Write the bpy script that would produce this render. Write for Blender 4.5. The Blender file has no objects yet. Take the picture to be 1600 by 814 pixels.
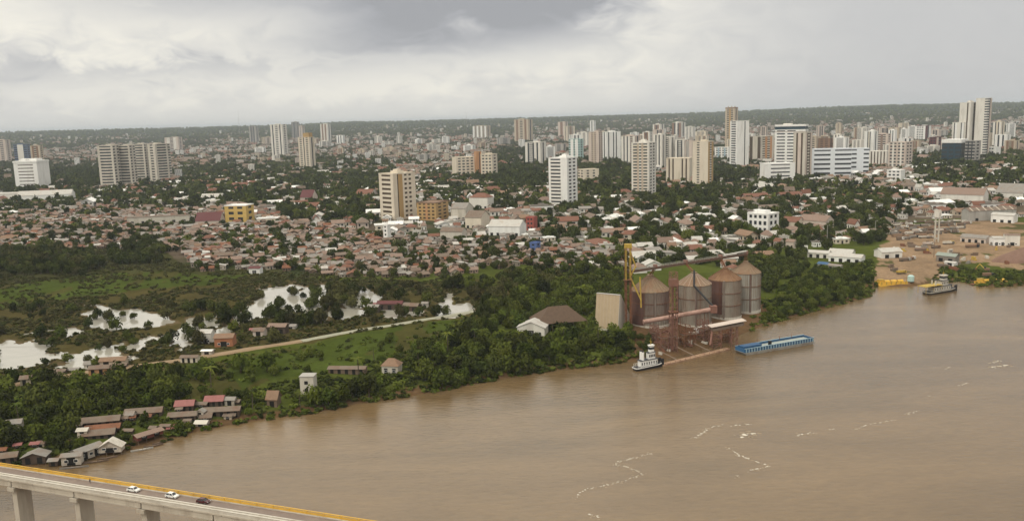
import bpy, math, random
import numpy as np
from mathutils import Vector, Matrix

# ------------------------------------------------------------------ camera
PW, PH, FPX = 1600.0, 814.0, 1350.0
CAM = Vector((0.0, 0.0, 125.0))
PITCH = math.atan(218.9 / FPX)
ROLL = math.radians(1.575)
F_ = Vector((0, math.cos(PITCH), -math.sin(PITCH)))
R0 = Vector((1, 0, 0))
U0 = Vector((0, math.sin(PITCH), math.cos(PITCH)))
XC = R0 * math.cos(ROLL) - U0 * math.sin(ROLL)
YC = R0 * math.sin(ROLL) + U0 * math.cos(ROLL)

scene = bpy.context.scene
COL = scene.collection
camd = bpy.data.cameras.new('camera')
cam = bpy.data.objects.new('camera', camd)
COL.objects.link(cam)
M = Matrix.Identity(4)
for i in range(3):
    M[i][0], M[i][1], M[i][2], M[i][3] = XC[i], YC[i], -F_[i], CAM[i]
cam.matrix_world = M
camd.sensor_width = 36.0
camd.lens = 36.0 * FPX / PW
camd.clip_start = 1.0
camd.clip_end = 120000.0
scene.camera = cam

# ------------------------------------------------------------------ world / sun / exposure
SUN_AZ, SUN_EL = math.radians(215), math.radians(48)     # azimuth clockwise from +Y (behind and to one side of the camera)
world = bpy.data.worlds.new('World')
scene.world = world
world.use_nodes = True
wn, wl = world.node_tree.nodes, world.node_tree.links
wn.clear()


def N(nodes, typ, **kw):
    n = nodes.new(typ)
    for k, v in kw.items():
        if k.startswith('i_'):
            key = k[2:]
            n.inputs[int(key) if key.isdigit() else key.replace('_', ' ')].default_value = v
        else:
            setattr(n, k, v)
    return n


def MATH(nodes, links, op, a, b=None, c=None, clamp=False):
    n = nodes.new('ShaderNodeMath')
    n.operation = op
    n.use_clamp = clamp
    for i, v in enumerate((a, b, c)):
        if v is None:
            continue
        if isinstance(v, (int, float)):
            n.inputs[i].default_value = v
        else:
            links.new(v, n.inputs[i])
    return n.outputs[0]


def build_sky():
    m = lambda op, a, b=None, c=None, clamp=False: MATH(wn, wl, op, a, b, c, clamp)
    out = N(wn, 'ShaderNodeOutputWorld')
    bg = N(wn, 'ShaderNodeBackground')
    bg.inputs['Strength'].default_value = 0.1
    tc = N(wn, 'ShaderNodeTexCoord')
    sep = N(wn, 'ShaderNodeSeparateXYZ')
    wl.new(tc.outputs['Generated'], sep.inputs[0])
    x, y, z = sep.outputs
    sky = N(wn, 'ShaderNodeTexSky', sky_type='NISHITA', sun_disc=False)
    sky.sun_elevation = SUN_EL
    sky.sun_rotation = SUN_AZ
    # cloud deck: horizontally stretched billows, warped
    zz = m('MAXIMUM', z, 0.0)
    comb = N(wn, 'ShaderNodeCombineXYZ')
    wl.new(m('MULTIPLY', x, 7.0), comb.inputs[0])
    wl.new(m('MULTIPLY', y, 7.0), comb.inputs[1])
    wl.new(m('MULTIPLY', zz, 17.0), comb.inputs[2])
    n1 = N(wn, 'ShaderNodeTexNoise', i_Scale=1.0, i_Detail=8.0, i_Roughness=0.52, i_Distortion=0.5)
    wl.new(comb.outputs[0], n1.inputs['Vector'])
    comb2 = N(wn, 'ShaderNodeCombineXYZ')
    wl.new(m('MULTIPLY', x, 21.0), comb2.inputs[0])
    wl.new(m('MULTIPLY', y, 21.0), comb2.inputs[1])
    wl.new(m('MULTIPLY', zz, 44.0), comb2.inputs[2])
    n2 = N(wn, 'ShaderNodeTexNoise', i_Scale=1.0, i_Detail=6.0, i_Roughness=0.55, i_Distortion=0.8)
    wl.new(comb2.outputs[0], n2.inputs['Vector'])
    w1 = m('SUBTRACT', n1.outputs[0], 0.5)
    w2 = m('SUBTRACT', n2.outputs[0], 0.5)
    xw = m('MULTIPLY_ADD', w1, 0.28, m('MULTIPLY_ADD', w2, 0.14, x))
    zw = m('MULTIPLY_ADD', w1, 0.09, m('MULTIPLY_ADD', w2, 0.06, z))

    def blob(x0, z0, sx, sz, amp, p=2):
        a = m('POWER', m('ABSOLUTE', m('DIVIDE', m('SUBTRACT', xw, x0), sx)), p)
        b = m('POWER', m('ABSOLUTE', m('DIVIDE', m('SUBTRACT', zw, z0), sz)), p)
        e = m('EXPONENT', m('MULTIPLY', m('ADD', a, b), -1.0))
        return m('MULTIPLY', e, amp)
    dark = blob(-0.05, 0.134, 0.17, 0.056, 0.52, 3)
    for args in ((-0.32, 0.136, 0.14, 0.026, 0.24, 2), (-0.17, 0.083, 0.15, 0.016, 0.16, 2), (-0.33, 0.058, 0.18, 0.010, 0.16, 2), (-0.25, 0.02, 0.5, 0.022, 0.12, 2),
                 (-0.56, 0.055, 0.11, 0.045, 0.17, 2)):
        dark = m('ADD', dark, blob(*args))
    # the rain curtain to one side is even grey
    mr = N(wn, 'ShaderNodeMapRange', interpolation_type='SMOOTHSTEP')
    mr.inputs['From Min'].default_value = 0.0
    mr.inputs['From Max'].default_value = 0.42
    mr.inputs['To Min'].default_value = 0.0
    mr.inputs['To Max'].default_value = 0.265
    wl.new(m('MULTIPLY_ADD', w1, 0.2, x), mr.inputs['Value'])
    dark = m('ADD', dark, mr.outputs[0])
    calm = m('SUBTRACT', 1.0, m('MULTIPLY', mr.outputs[0], 3.4))
    lowz = N(wn, 'ShaderNodeMapRange', interpolation_type='SMOOTHSTEP')
    lowz.inputs['From Min'].default_value = 0.015
    lowz.inputs['From Max'].default_value = 0.075
    lowz.inputs['To Min'].default_value = 0.25
    wl.new(z, lowz.inputs['Value'])
    calm = m('MULTIPLY', calm, lowz.outputs[0])
    dark = m('ADD', dark, m('MULTIPLY', m('MULTIPLY', w1, -0.55), calm))
    dark = m('ADD', dark, m('MULTIPLY', m('MULTIPLY', w2, -0.42), calm))
    lum = m('SUBTRACT', 0.81, dark)
    lum = m('MAXIMUM', lum, 0.36)
    lum = m('MINIMUM', lum, 0.90)
    # overcast luminance rises towards the zenith
    lum = m('MULTIPLY', lum, m('MULTIPLY_ADD', m('SUBTRACT', m('MAXIMUM', zz, 0.13), 0.13), 1.15, 1.0))
    ramp = N(wn, 'ShaderNodeValToRGB')
    ramp.color_ramp.elements[0].position = 0.40
    ramp.color_ramp.elements[0].color = (0.975, 0.985, 1.03, 1)
    ramp.color_ramp.elements[1].position = 0.82
    ramp.color_ramp.elements[1].color = (1.04, 1.0, 0.895, 1)
    wl.new(lum, ramp.inputs[0])
    vm = N(wn, 'ShaderNodeVectorMath', operation='SCALE')
    wl.new(ramp.outputs[0], vm.inputs[0])
    wl.new(m('MULTIPLY', lum, 10.0), vm.inputs['Scale'])
    mix = N(wn, 'ShaderNodeMix', data_type='RGBA')
    mix.inputs['Factor'].default_value = 0.97
    wl.new(sky.outputs[0], mix.inputs[6])
    wl.new(vm.outputs[0], mix.inputs[7])
    wl.new(mix.outputs[2], bg.inputs['Color'])
    wl.new(bg.outputs[0], out.inputs['Surface'])


build_sky()
sund = bpy.data.lights.new('sun', 'SUN')
sund.energy = 1.1
sund.angle = math.radians(14)
sund.color = (1.0, 0.92, 0.78)
sun = bpy.data.objects.new('sun', sund)
COL.objects.link(sun)
sdir = Vector((math.sin(SUN_AZ) * math.cos(SUN_EL), math.cos(SUN_AZ) * math.cos(SUN_EL), math.sin(SUN_EL)))
sun.rotation_euler = sdir.to_track_quat('Z', 'Y').to_euler()
sun.location = (0, -100, 400)

vs = scene.view_settings
scene.display_settings.display_device = 'sRGB'
vs.view_transform = 'Standard'
vs.look = 'None'
vs.gamma = 1.0
vs.use_curve_mapping = False
vs.exposure = 0.12
scene.render.engine = 'CYCLES'
cy = scene.cycles
cy.use_denoising = True
cy.max_bounces = 5
cy.diffuse_bounces = 2
cy.glossy_bounces = 2
cy.transmission_bounces = 2
cy.transparent_max_bounces = 4
cy.volume_bounces = 0
cy.caustics_reflective = False
cy.caustics_refractive = False
cy.use_adaptive_sampling = True
cy.adaptive_threshold = 0.02
scene.render.film_transparent = False

# ------------------------------------------------------------------ projection helpers
random.seed(11)
rng = np.random.default_rng(7)
ZW = -9.0                                   # river level


def ray(px, py):
    return (F_ * FPX + XC * (px - PW / 2) + YC * (PH / 2 - py)).normalized()


def at_z(px, py, z=0.0):
    d = ray(px, py)
    t = (z - CAM.z) / d.z
    return CAM + d * t


def project(p):
    v = Vector(p) - CAM
    w = v.dot(F_)
    return (PW / 2 + FPX * v.dot(XC) / w, PH / 2 - FPX * v.dot(YC) / w)


def project_np(P):
    v = P - np.array(CAM)
    w = v @ np.array(F_)
    w = np.where(w < 1, 1, w)
    return np.stack([PW / 2 + FPX * (v @ np.array(XC)) / w, PH / 2 - FPX * (v @ np.array(YC)) / w], 1)


def pip(pts, poly):
    poly = np.asarray(poly, float)
    x, y = pts[:, 0], pts[:, 1]
    inside = np.zeros(len(pts), bool)
    j = len(poly) - 1
    for i in range(len(poly)):
        xi, yi = poly[i]
        xj, yj = poly[j]
        if yi != yj:
            c = ((yi > y) != (yj > y)) & (x < (xj - xi) * (y - yi) / (yj - yi) + xi)
            inside ^= c
        j = i
    return inside


def seg_dist(pts, line):
    best = np.full(len(pts), 1e9)
    for a, b in zip(line[:-1], line[1:]):
        a = np.array(a, float)
        ab = np.array(b, float) - a
        t = np.clip(((pts - a) @ ab) / (ab @ ab), 0, 1)
        q = a + t[:, None] * ab
        best = np.minimum(best, np.hypot(*(pts - q).T))
    return best


_perm = rng.random((256, 256))


def vnoise(x, y):
    xi, yi = np.floor(x).astype(int), np.floor(y).astype(int)
    fx, fy = x - xi, y - yi
    fx, fy = fx * fx * (3 - 2 * fx), fy * fy * (3 - 2 * fy)
    g = lambda a, b: _perm[a & 255, b & 255]
    return (g(xi, yi) * (1 - fx) + g(xi + 1, yi) * fx) * (1 - fy) + (g(xi, yi + 1) * (1 - fx) + g(xi + 1, yi + 1) * fx) * fy


def fbm(x, y, o=3):
    s, a, t = 0, 1, 0
    for k in range(o):
        s = s + a * vnoise(x * 2 ** k + 17 * k, y * 2 ** k + 5 * k)
        t += a
        a *= .5
    return s / t


def sstep(a, b, x):
    t = np.clip((x - a) / (b - a), 0, 1)
    return t * t * (3 - 2 * t)


# shoreline, pixels at the water's edge
SHORE_PX = [(-60, 748), (0, 738), (60, 730), (120, 722), (165, 714), (200, 706), (262, 690), (300, 678), (360, 665), (430, 655), (500, 645), (560, 632),
            (640, 620), (700, 610), (760, 598), (830, 585), (900, 576), (985, 566), (1036, 564), (1080, 553), (1125, 540), (1160, 524), (1200, 508),
            (1262, 490), (1330, 472), (1362, 463), (1370, 448), (1410, 449), (1450, 447), (1482, 442), (1500, 440), (1530, 448), (1560, 449), (1600, 446),
            (1680, 440), (1800, 432)]
SHORE = [tuple(at_z(x, y, ZW).xy) for x, y in SHORE_PX]
_a, _b = np.array(SHORE[0]), np.array(SHORE[4])
SHORE.insert(0, tuple(_a + (_a - _b) / np.linalg.norm(_a - _b) * 3000))
_a, _b = np.array(SHORE[-1]), np.array(SHORE[-6])
SHORE.append(tuple(_a + (_a - _b) / np.linalg.norm(_a - _b) * 3000))
LAND = SHORE + [(90000, SHORE[-1][1]), (90000, 90000), (-90000, 90000), (-90000, SHORE[0][1])]


def W(poly, z=-2.0):
    return [tuple(at_z(x, y, z).xy) for x, y in poly]


POOLS_PX = [
    [(132, 505), (150, 496), (143, 478), (165, 480), (185, 487), (215, 483), (240, 492), (256, 504), (240, 508), (215, 512), (190, 514), (165, 512)],
    [(-30, 575), (0, 548), (20, 533), (40, 538), (70, 530), (80, 550), (60, 570), (20, 576)],
    [(78, 556), (110, 548), (140, 551), (165, 540), (190, 548), (170, 560), (120, 562)],
    [(254, 528), (275, 514), (290, 500), (310, 500), (330, 495), (330, 510), (305, 520), (285, 534)],
    [(364, 505), (380, 482), (402, 470), (412, 452), (440, 450), (455, 445), (465, 456), (492, 447), (507, 452), (500, 475), (494, 498), (480, 496), (462, 488), (430, 492), (400, 498), (380, 506)],
    [(543, 472), (556, 456), (563, 448), (575, 456), (592, 470), (602, 474), (580, 478), (556, 482)],
    [(676, 490), (684, 470), (692, 460), (706, 460), (712, 476), (740, 470), (744, 484), (715, 490), (690, 494)],
    [(206, 540), (225, 528), (250, 530), (235, 548), (215, 548)],
    [(600, 482), (625, 478), (650, 488), (620, 497), (600, 494)],
]
POOLS_PX += [[(100, 566), (140, 556), (200, 552), (215, 560), (170, 570), (120, 576)], [(255, 545), (280, 536), (300, 538), (280, 550)], [(332, 520), (352, 508), (372, 512), (356, 524)], [(505, 492), (540, 482), (570, 486), (540, 500)], [(60, 520), (100, 512), (130, 518), (100, 528)]]


def _grow(p, k=1.12):
    cx_, cy_ = sum(a for a, _ in p) / len(p), sum(b for _, b in p) / len(p)
    return [(cx_ + (a - cx_) * k, cy_ + (b - cy_) * k) for a, b in p]


POOLS = [W(_grow(p), -2.6) for p in POOLS_PX]
FLOOD = W([(-80, 440), (60, 420), (200, 425), (300, 440), (420, 430), (560, 438), (700, 440), (800, 445), (760, 480), (740, 492), (560, 520), (380, 548), (260, 575),
           (40, 600), (-80, 610)])
GRASS1 = W([(-60, 474), (0, 446), (110, 434), (180, 424), (240, 426), (330, 432), (400, 430), (300, 448), (130, 464), (0, 478)])
GRASS2 = W([(300, 570), (420, 548), (560, 522), (745, 490), (760, 500), (650, 560), (480, 580), (300, 620)])
PORT = W([(1368, 445), (1375, 405), (1380, 372), (1400, 350), (1450, 352), (1520, 345), (1660, 350), (1700, 420), (1600, 420), (1545, 412), (1478, 420), (1440, 446)])
SILO_YARD = W([(960, 530), (985, 505), (1100, 480), (1190, 470), (1230, 480), (1215, 505), (1160, 524), (1125, 545), (1036, 566), (1000, 562)], -4)
TOWNLINE = W([(-200, 410), (0, 392), (200, 392), (420, 422), (700, 432), (850, 424), (960, 420), (1010, 400), (1160, 380), (1280, 372), (1400, 345), (1700, 335)])


def skyline_rise(az):
    px = 800 + FPX * np.tan(np.clip(az, -1.1, 1.1)) / math.cos(PITCH)
    above = np.interp(px, [-800, 0, 200, 420, 470, 560, 640, 800, 1000, 1150, 1200, 1300, 1400, 1600, 2400],
                      [2, 1.2, 1, 1, 1.5, 3.0, 1.5, 1.5, 2, 2, 3.5, 5.0, 5.0, 3.5, 3])
    return 125 + above * 12000 / FPX


def shore_d(P):
    d = seg_dist(P, SHORE)
    return np.where(pip(P, LAND), d, -d)


def terrain_np(P, full=False):
    P = np.asarray(P, float)
    r = np.hypot(P[:, 0], P[:, 1])
    d = shore_d(P)
    nz = fbm(P[:, 0] / 9, P[:, 1] / 9, 2) - .5
    dd = d + nz * 5 * sstep(0, 6, np.abs(d))
    z = np.interp(dd, [-60, -8, 0, 5, 14, 45, 220, 420, 700], [-16, -11.5, ZW - .4, -8.2, -5.4, -2.35, -2.0, -0.8, 0.0])
    pm = np.zeros(len(P))
    near = (r < 1400) & (d > 0)
    if near.any():
        Q = P[near]
        wob = np.stack([fbm(Q[:, 0] / 20, Q[:, 1] / 20, 3) - .5, fbm(Q[:, 0] / 20 + 40, Q[:, 1] / 20, 3) - .5], 1) * 26
        inp = np.zeros(len(Q), bool)
        for pl in POOLS:
            inp |= pip(Q + wob, pl)
        fl = pip(Q, FLOOD)
        zq = z[near]
        zq = np.where(fl, -2.15 + nz[near] * .5, zq)
        rim = np.zeros(len(Q), bool)
        for pl in POOLS:
            c_ = np.mean(pl, 0)
            rim |= pip(Q + wob, [tuple(c_ + (np.array(q) - c_) * 1.14) for q in pl])
        zq = np.where(rim, -2.45 + nz[near] * .5, zq)
        zq = np.where(inp, -3.1, zq)
        pr_ = np.zeros(len(P))
        pr_[near] = rim
        z[near] = zq
        pm[near] = np.where(inp, 1.0, np.where(rim, .4, 0))
    az = np.arctan2(P[:, 0], np.maximum(P[:, 1], 1))
    far = sstep(4200, 12000, r) * (1 - sstep(13500, 19000, r))
    z = z + far * skyline_rise(az) + sstep(6000, 9000, r) * (fbm(P[:, 0] / 420, P[:, 1] / 420, 3) - .5) * 16 * far
    z = np.where(r > 20000, 0, z)
    return (z, d, pm) if full else z


def ground_z(x, y):
    return float(terrain_np(np.array([[x, y]]))[0])


_TT = np.geomspace(120, 19000, 420)


def ground(px, py):
    """where the sight line through a pixel meets the land or the river"""
    d = ray(px, py)
    t = _TT
    for _ in range(2):
        P = np.array(CAM) + t[:, None] * np.array(d)
        z = np.maximum(terrain_np(P[:, :2]), ZW)
        hit = np.nonzero(P[:, 2] < z)[0]
        if len(hit) == 0:
            k = len(t) - 1
            break
        k = hit[0]
        if k == 0:
            break
        t = np.linspace(t[k - 1], t[k], 24)
    k = min(k, len(P) - 1)
    return Vector((P[k, 0], P[k, 1], float(z[k])))


def scale_at(p):
    return FPX / (Vector(p) - CAM).dot(F_)        # photo pixels per metre


def height_for(p, ytop):
    lo, hi = 0.0, 400.0
    for _ in range(40):
        mid = (lo + hi) / 2
        if project((p.x, p.y, p.z + mid))[1] > ytop:
            lo = mid
        else:
            hi = mid
    return lo


# ------------------------------------------------------------------ materials
MATS = {}


def mat(name, col, rough=0.8, var=0.25, scale=0.6, spec=0.3, metal=0.0, stain=None, stain_amt=0.0, inst=0.0, bump=0.0, streak=False):
    """plain procedural paint / stone / tin: base colour, noise variation, optional stains"""
    if name in MATS:
        return MATS[name]
    m = bpy.data.materials.new(name)
    m.use_nodes = True
    nt = m.node_tree
    nn, ll = nt.nodes, nt.links
    b = nn['Principled BSDF']
    b.inputs['Roughness'].default_value = rough
    b.inputs['Specular IOR Level'].default_value = spec
    b.inputs['Metallic'].default_value = metal
    geo = nn.new('ShaderNodeNewGeometry')
    mp = nn.new('ShaderNodeMapping')
    mp.inputs['Scale'].default_value = (1, 1, 0.18) if streak else (1, 1, 1)
    ll.new(geo.outputs['Position'], mp.inputs['Vector'])
    no = N(nn, 'ShaderNodeTexNoise', i_Scale=scale, i_Detail=6.0, i_Roughness=0.62)
    ll.new(mp.outputs[0], no.inputs['Vector'])
    f = MATH(nn, ll, 'MULTIPLY_ADD', MATH(nn, ll, 'SUBTRACT', no.outputs[0], 0.5), var * 2.4, 1.0)
    if inst:
        oi = nn.new('ShaderNodeObjectInfo')
        f = MATH(nn, ll, 'MULTIPLY', f, MATH(nn, ll, 'MULTIPLY_ADD', MATH(nn, ll, 'SUBTRACT', oi.outputs['Random'], 0.5), inst * 2, 1.0))
    sc = N(nn, 'ShaderNodeVectorMath', operation='SCALE')
    sc.inputs[0].default_value = col[:3]
    ll.new(f, sc.inputs['Scale'])
    o = sc.outputs[0]
    if stain:
        n2 = N(nn, 'ShaderNodeTexNoise', i_Scale=scale * .45, i_Detail=5.0, i_Roughness=0.7)
        ll.new(mp.outputs[0], n2.inputs['Vector'])
        fac = MATH(nn, ll, 'MULTIPLY', MATH(nn, ll, 'SUBTRACT', n2.outputs[0], 0.55 - stain_amt * .22), 6.0, clamp=True)
        mx = N(nn, 'ShaderNodeMix', data_type='RGBA')
        mx.inputs[7].default_value = (*stain, 1)
        ll.new(MATH(nn, ll, 'MULTIPLY', fac, min(1, .35 + stain_amt * .6)), mx.inputs['Factor'])
        ll.new(o, mx.inputs[6])
        o = mx.outputs[2]
    ll.new(o, b.inputs['Base Color'])
    if bump:
        bp = nn.new('ShaderNodeBump')
        bp.inputs['Strength'].default_value = bump
        bp.inputs['Distance'].default_value = .3
        ll.new(no.outputs[0], bp.inputs['Height'])
        ll.new(bp.outputs[0], b.inputs['Normal'])
    MATS[name] = m
    return m


def foliage(name, col, col2, vary=0.35):
    if name in MATS:
        return MATS[name]
    m = bpy.data.materials.new(name)
    m.use_nodes = True
    nn, ll = m.node_tree.nodes, m.node_tree.links
    b = nn['Principled BSDF']
    b.inputs['Roughness'].default_value = .75
    b.inputs['Specular IOR Level'].default_value = .02
    oi = nn.new('ShaderNodeObjectInfo')
    geo = nn.new('ShaderNodeNewGeometry')
    no = N(nn, 'ShaderNodeTexNoise', i_Scale=.35, i_Detail=3.0)
    ll.new(geo.outputs['Position'], no.inputs['Vector'])
    mx = N(nn, 'ShaderNodeMix', data_type='RGBA')
    mx.inputs[6].default_value = (*col, 1)
    mx.inputs[7].default_value = (*col2, 1)
    ll.new(MATH(nn, ll, 'ADD', MATH(nn, ll, 'MULTIPLY', oi.outputs['Random'], .75), MATH(nn, ll, 'MULTIPLY', MATH(nn, ll, 'SUBTRACT', no.outputs[0], .35), .9), clamp=True), mx.inputs['Factor'])
    sc = N(nn, 'ShaderNodeVectorMath', operation='SCALE')
    ll.new(mx.outputs[2], sc.inputs[0])
    h = MATH(nn, ll, 'FRACT', MATH(nn, ll, 'MULTIPLY', oi.outputs['Random'], 37.3))
    ll.new(MATH(nn, ll, 'MULTIPLY_ADD', MATH(nn, ll, 'SUBTRACT', h, .5), vary * 2, 1.0), sc.inputs['Scale'])
    ll.new(sc.outputs[0], b.inputs['Base Color'])
    MATS[name] = m
    return m


def glass_mat(name, col=(.03, .035, .04), rough=.15):
    return mat(name, col, rough, .5, .35, spec=.6)


# paints, stone, tin
WHITE = mat('white paint', (.80, .79, .76), .7, .10, .25, stain=(.42, .39, .34), stain_amt=.12, streak=True)
OFFW = mat('off white paint', (.71, .68, .62), .75, .12, .25, stain=(.36, .32, .27), stain_amt=.2, streak=True)
CREAM = mat('cream paint', (.66, .585, .475), .75, .12, .25, stain=(.42, .34, .24), stain_amt=.2, streak=True)
TAN = mat('tan paint', (.50, .42, .32), .75, .14, .25, stain=(.3, .24, .17), stain_amt=.2, streak=True)
OCHRE = mat('ochre paint', (.43, .28, .12), .75, .14, .3, stain=(.3, .2, .08), stain_amt=.2, streak=True)
YELLOW = mat('yellow paint', (.70, .42, .06), .6, .14, .5, stain=(.38, .24, .08), stain_amt=.2)
ORANGE = mat('orange paint', (.47, .25, .12), .75, .12, .3, stain=(.35, .18, .08), stain_amt=.2, streak=True)
PINKISH = mat('pinkish render', (.57, .485, .42), .75, .12, .25, stain=(.38, .29, .25), stain_amt=.2, streak=True)
GREYC = mat('grey concrete', (.38, .36, .33), .85, .16, .3, stain=(.2, .18, .16), stain_amt=.3, streak=True)
PALEC = mat('pale concrete', (.55, .51, .44), .85, .14, .3, stain=(.3, .26, .2), stain_amt=.25, streak=True)
BROWNP = mat('brown paint', (.22, .13, .08), .75, .18, .3)
MAROON = mat('maroon paint', (.11, .034, .034), .7, .14, .3)
TEALP = mat('pale teal paint', (.42, .58, .55), .7, .12, .3)
BLUEG = mat('bluish white panel', (.70, .73, .76), .5, .08, .25)
STEELB = mat('slate blue panel', (.12, .16, .24), .5, .15, .3)
GLASS = glass_mat('dark window glass')
GLASSB = glass_mat('blue window glass', (.02, .05, .07), .1)
GLASSBR = glass_mat('brown window glass', (.075, .05, .03), .25)
RUST = mat('rusted steel', (.20, .085, .045), .85, .35, .8, stain=(.10, .05, .03), stain_amt=.3)
RUSTR = mat('faded red steel', (.21, .105, .078), .75, .3, .7, stain=(.22, .11, .07), stain_amt=.3)
TINB = mat('dull brown tin', (.17, .13, .098), .7, .3, .5, stain=(.15, .07, .04), stain_amt=.3)
TING = mat('grey tin', (.235, .215, .19), .6, .25, .4, stain=(.22, .13, .08), stain_amt=.25)
TINL = mat('light tin', (.46, .44, .40), .55, .18, .4, stain=(.34, .24, .17), stain_amt=.18)
TILE = mat('red clay tile', (.185, .085, .055), .85, .28, .7, stain=(.14, .07, .045), stain_amt=.25)
TILEP = mat('faded pink tile', (.235, .165, .128), .85, .25, .7, stain=(.22, .14, .1), stain_amt=.25)
TILEO = mat('orange clay tile', (.225, .145, .095), .85, .25, .7, stain=(.25, .12, .06), stain_amt=.2)
TIMBER = mat('weathered timber', (.17, .12, .085), .9, .35, .8)
DARK = mat('dark opening', (.012, .011, .010), .9, .2)
ASPH = mat('worn asphalt', (.115, .098, .088), .9, .15, .8, stain=(.18, .15, .12), stain_amt=.25)
BLUEP = mat('blue hull paint', (.022, .085, .19), .45, .2, .4, stain=(.10, .14, .2), stain_amt=.2)
LBLUE = mat('pale blue paint', (.30, .42, .48), .5, .2, .5)
HULLK = mat('black hull paint', (.02, .02, .022), .5, .3, .5)
DIRT = mat('brown dirt', (.20, .12, .065), .95, .3, .25, bump=.5)
TYRE = mat('rubber tyre', (.02, .02, .02), .85, .2)


# ------------------------------------------------------------------ mesh builder
class MB:
    def __init__(self):
        self.v, self.f = [], []

    def add(self, vs_, fs):
        o = len(self.v)
        self.v += [tuple(p) for p in vs_]
        self.f += [tuple(i + o for i in f) for f in fs]
        return self

    def box(self, x0, x1, y0, y1, z0, z1, R=None, T=None):
        p = [(x0, y0, z0), (x1, y0, z0), (x1, y1, z0), (x0, y1, z0), (x0, y0, z1), (x1, y0, z1), (x1, y1, z1), (x0, y1, z1)]
        if R is not None:
            p = [R @ Vector(q) for q in p]
        if T is not None:
            p = [Vector(q) + Vector(T) for q in p]
        return self.add(p, [(0, 3, 2, 1), (4, 5, 6, 7), (0, 1, 5, 4), (1, 2, 6, 5), (2, 3, 7, 6), (3, 0, 4, 7)])

    def tube(self, a, b, r0, r1=None, n=8, caps=True):
        a, b = Vector(a), Vector(b)
        r1 = r0 if r1 is None else r1
        d = (b - a).normalized()
        u = d.orthogonal().normalized()
        w = d.cross(u)
        vs_ = []
        for c, r in ((a, r0), (b, r1)):
            for k in range(n):
                t = 2 * math.pi * k / n
                vs_.append(c + u * math.cos(t) * r + w * math.sin(t) * r)
        fs = [(k, (k + 1) % n, n + (k + 1) % n, n + k) for k in range(n)]
        if caps:
            fs += [tuple(range(n - 1, -1, -1)), tuple(range(n, 2 * n))]
        return self.add(vs_, fs)

    def bar(self, a, b, w, h=None):
        """square bar between two points"""
        a, b = Vector(a), Vector(b)
        h = w if h is None else h
        d = (b - a).normalized()
        u = d.cross(Vector((0, 0, 1)))
        u = u.normalized() if u.length > 1e-4 else Vector((1, 0, 0))
        v = u.cross(d)
        p = []
        for c in (a, b):
            p += [c - u * w / 2 - v * h / 2, c + u * w / 2 - v * h / 2, c + u * w / 2 + v * h / 2, c - u * w / 2 + v * h / 2]
        return self.add(p, [(0, 3, 2, 1), (4, 5, 6, 7), (0, 1, 5, 4), (1, 2, 6, 5), (2, 3, 7, 6), (3, 0, 4, 7)])

    def lathe(self, prof, n=32, c=(0, 0)):
        vs_, fs = [], []
        for r, z in prof:
            for k in range(n):
                t = 2 * math.pi * k / n
                vs_.append((c[0] + r * math.cos(t), c[1] + r * math.sin(t), z))
        for i in range(len(prof) - 1):
            for k in range(n):
                fs.append((i * n + k, i * n + (k + 1) % n, (i + 1) * n + (k + 1) % n, (i + 1) * n + k))
        fs.append(tuple(range(n - 1, -1, -1)))
        fs.append(tuple((len(prof) - 1) * n + k for k in range(n)))
        return self.add(vs_, fs)

    def prism(self, prof, y0, y1):
        """profile in (x, z) extruded along y"""
        n = len(prof)
        vs_ = [(x, y0, z) for x, z in prof] + [(x, y1, z) for x, z in prof]
        fs = [(k, (k + 1) % n, n + (k + 1) % n, n + k) for k in range(n)]
        fs += [tuple(range(n - 1, -1, -1)), tuple(range(n, 2 * n))]
        return self.add(vs_, fs)

    def mesh(self, name, m=None, smooth=False):
        me = bpy.data.meshes.new(name)
        me.from_pydata(self.v, [], self.f)
        if m is not None:
            me.materials.append(m)
        if smooth:
            me.polygons.foreach_set('use_smooth', [True] * len(me.polygons))
        me.update()
        return me

    def build(self, name, m, parent=None, smooth=False):
        if not self.v:
            return None
        o = bpy.data.objects.new(name, self.mesh(name, m, smooth))
        COL.objects.link(o)
        if parent is not None:
            o.parent = parent
        return o


def empty(name, loc, rz=0.0, scl=None):
    o = bpy.data.objects.new(name, None)
    COL.objects.link(o)
    o.location = loc
    o.rotation_euler = (0, 0, rz)
    if scl:
        o.scale = scl
    o.empty_display_size = .5
    return o


def tag(o, label=None, cat=None, group=None, kind=None):
    if label:
        o['label'] = label
    if cat:
        o['category'] = cat
    if group:
        o['group'] = group
    if kind:
        o['kind'] = kind
    return o


def put(name, me, parent, m=None, loc=None, rot=None, scl=None):
    o = bpy.data.objects.new(name, me)
    COL.objects.link(o)
    o.parent = parent
    if m is not None:
        o.material_slots[0].link = 'OBJECT'
        o.material_slots[0].material = m
    if loc:
        o.location = loc
    if rot:
        o.rotation_euler = rot
    if scl:
        o.scale = scl
    return o


def view_angle(p):
    return -math.atan2(p[0], p[1])       # rotation that squares a front face (-y) to the camera


FOOT = []                                # footprints kept clear of houses and trees: (x, y, radius)
LANDMARKS = []                           # (px, py, phrase) used to say where a house or tree stands

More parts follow.
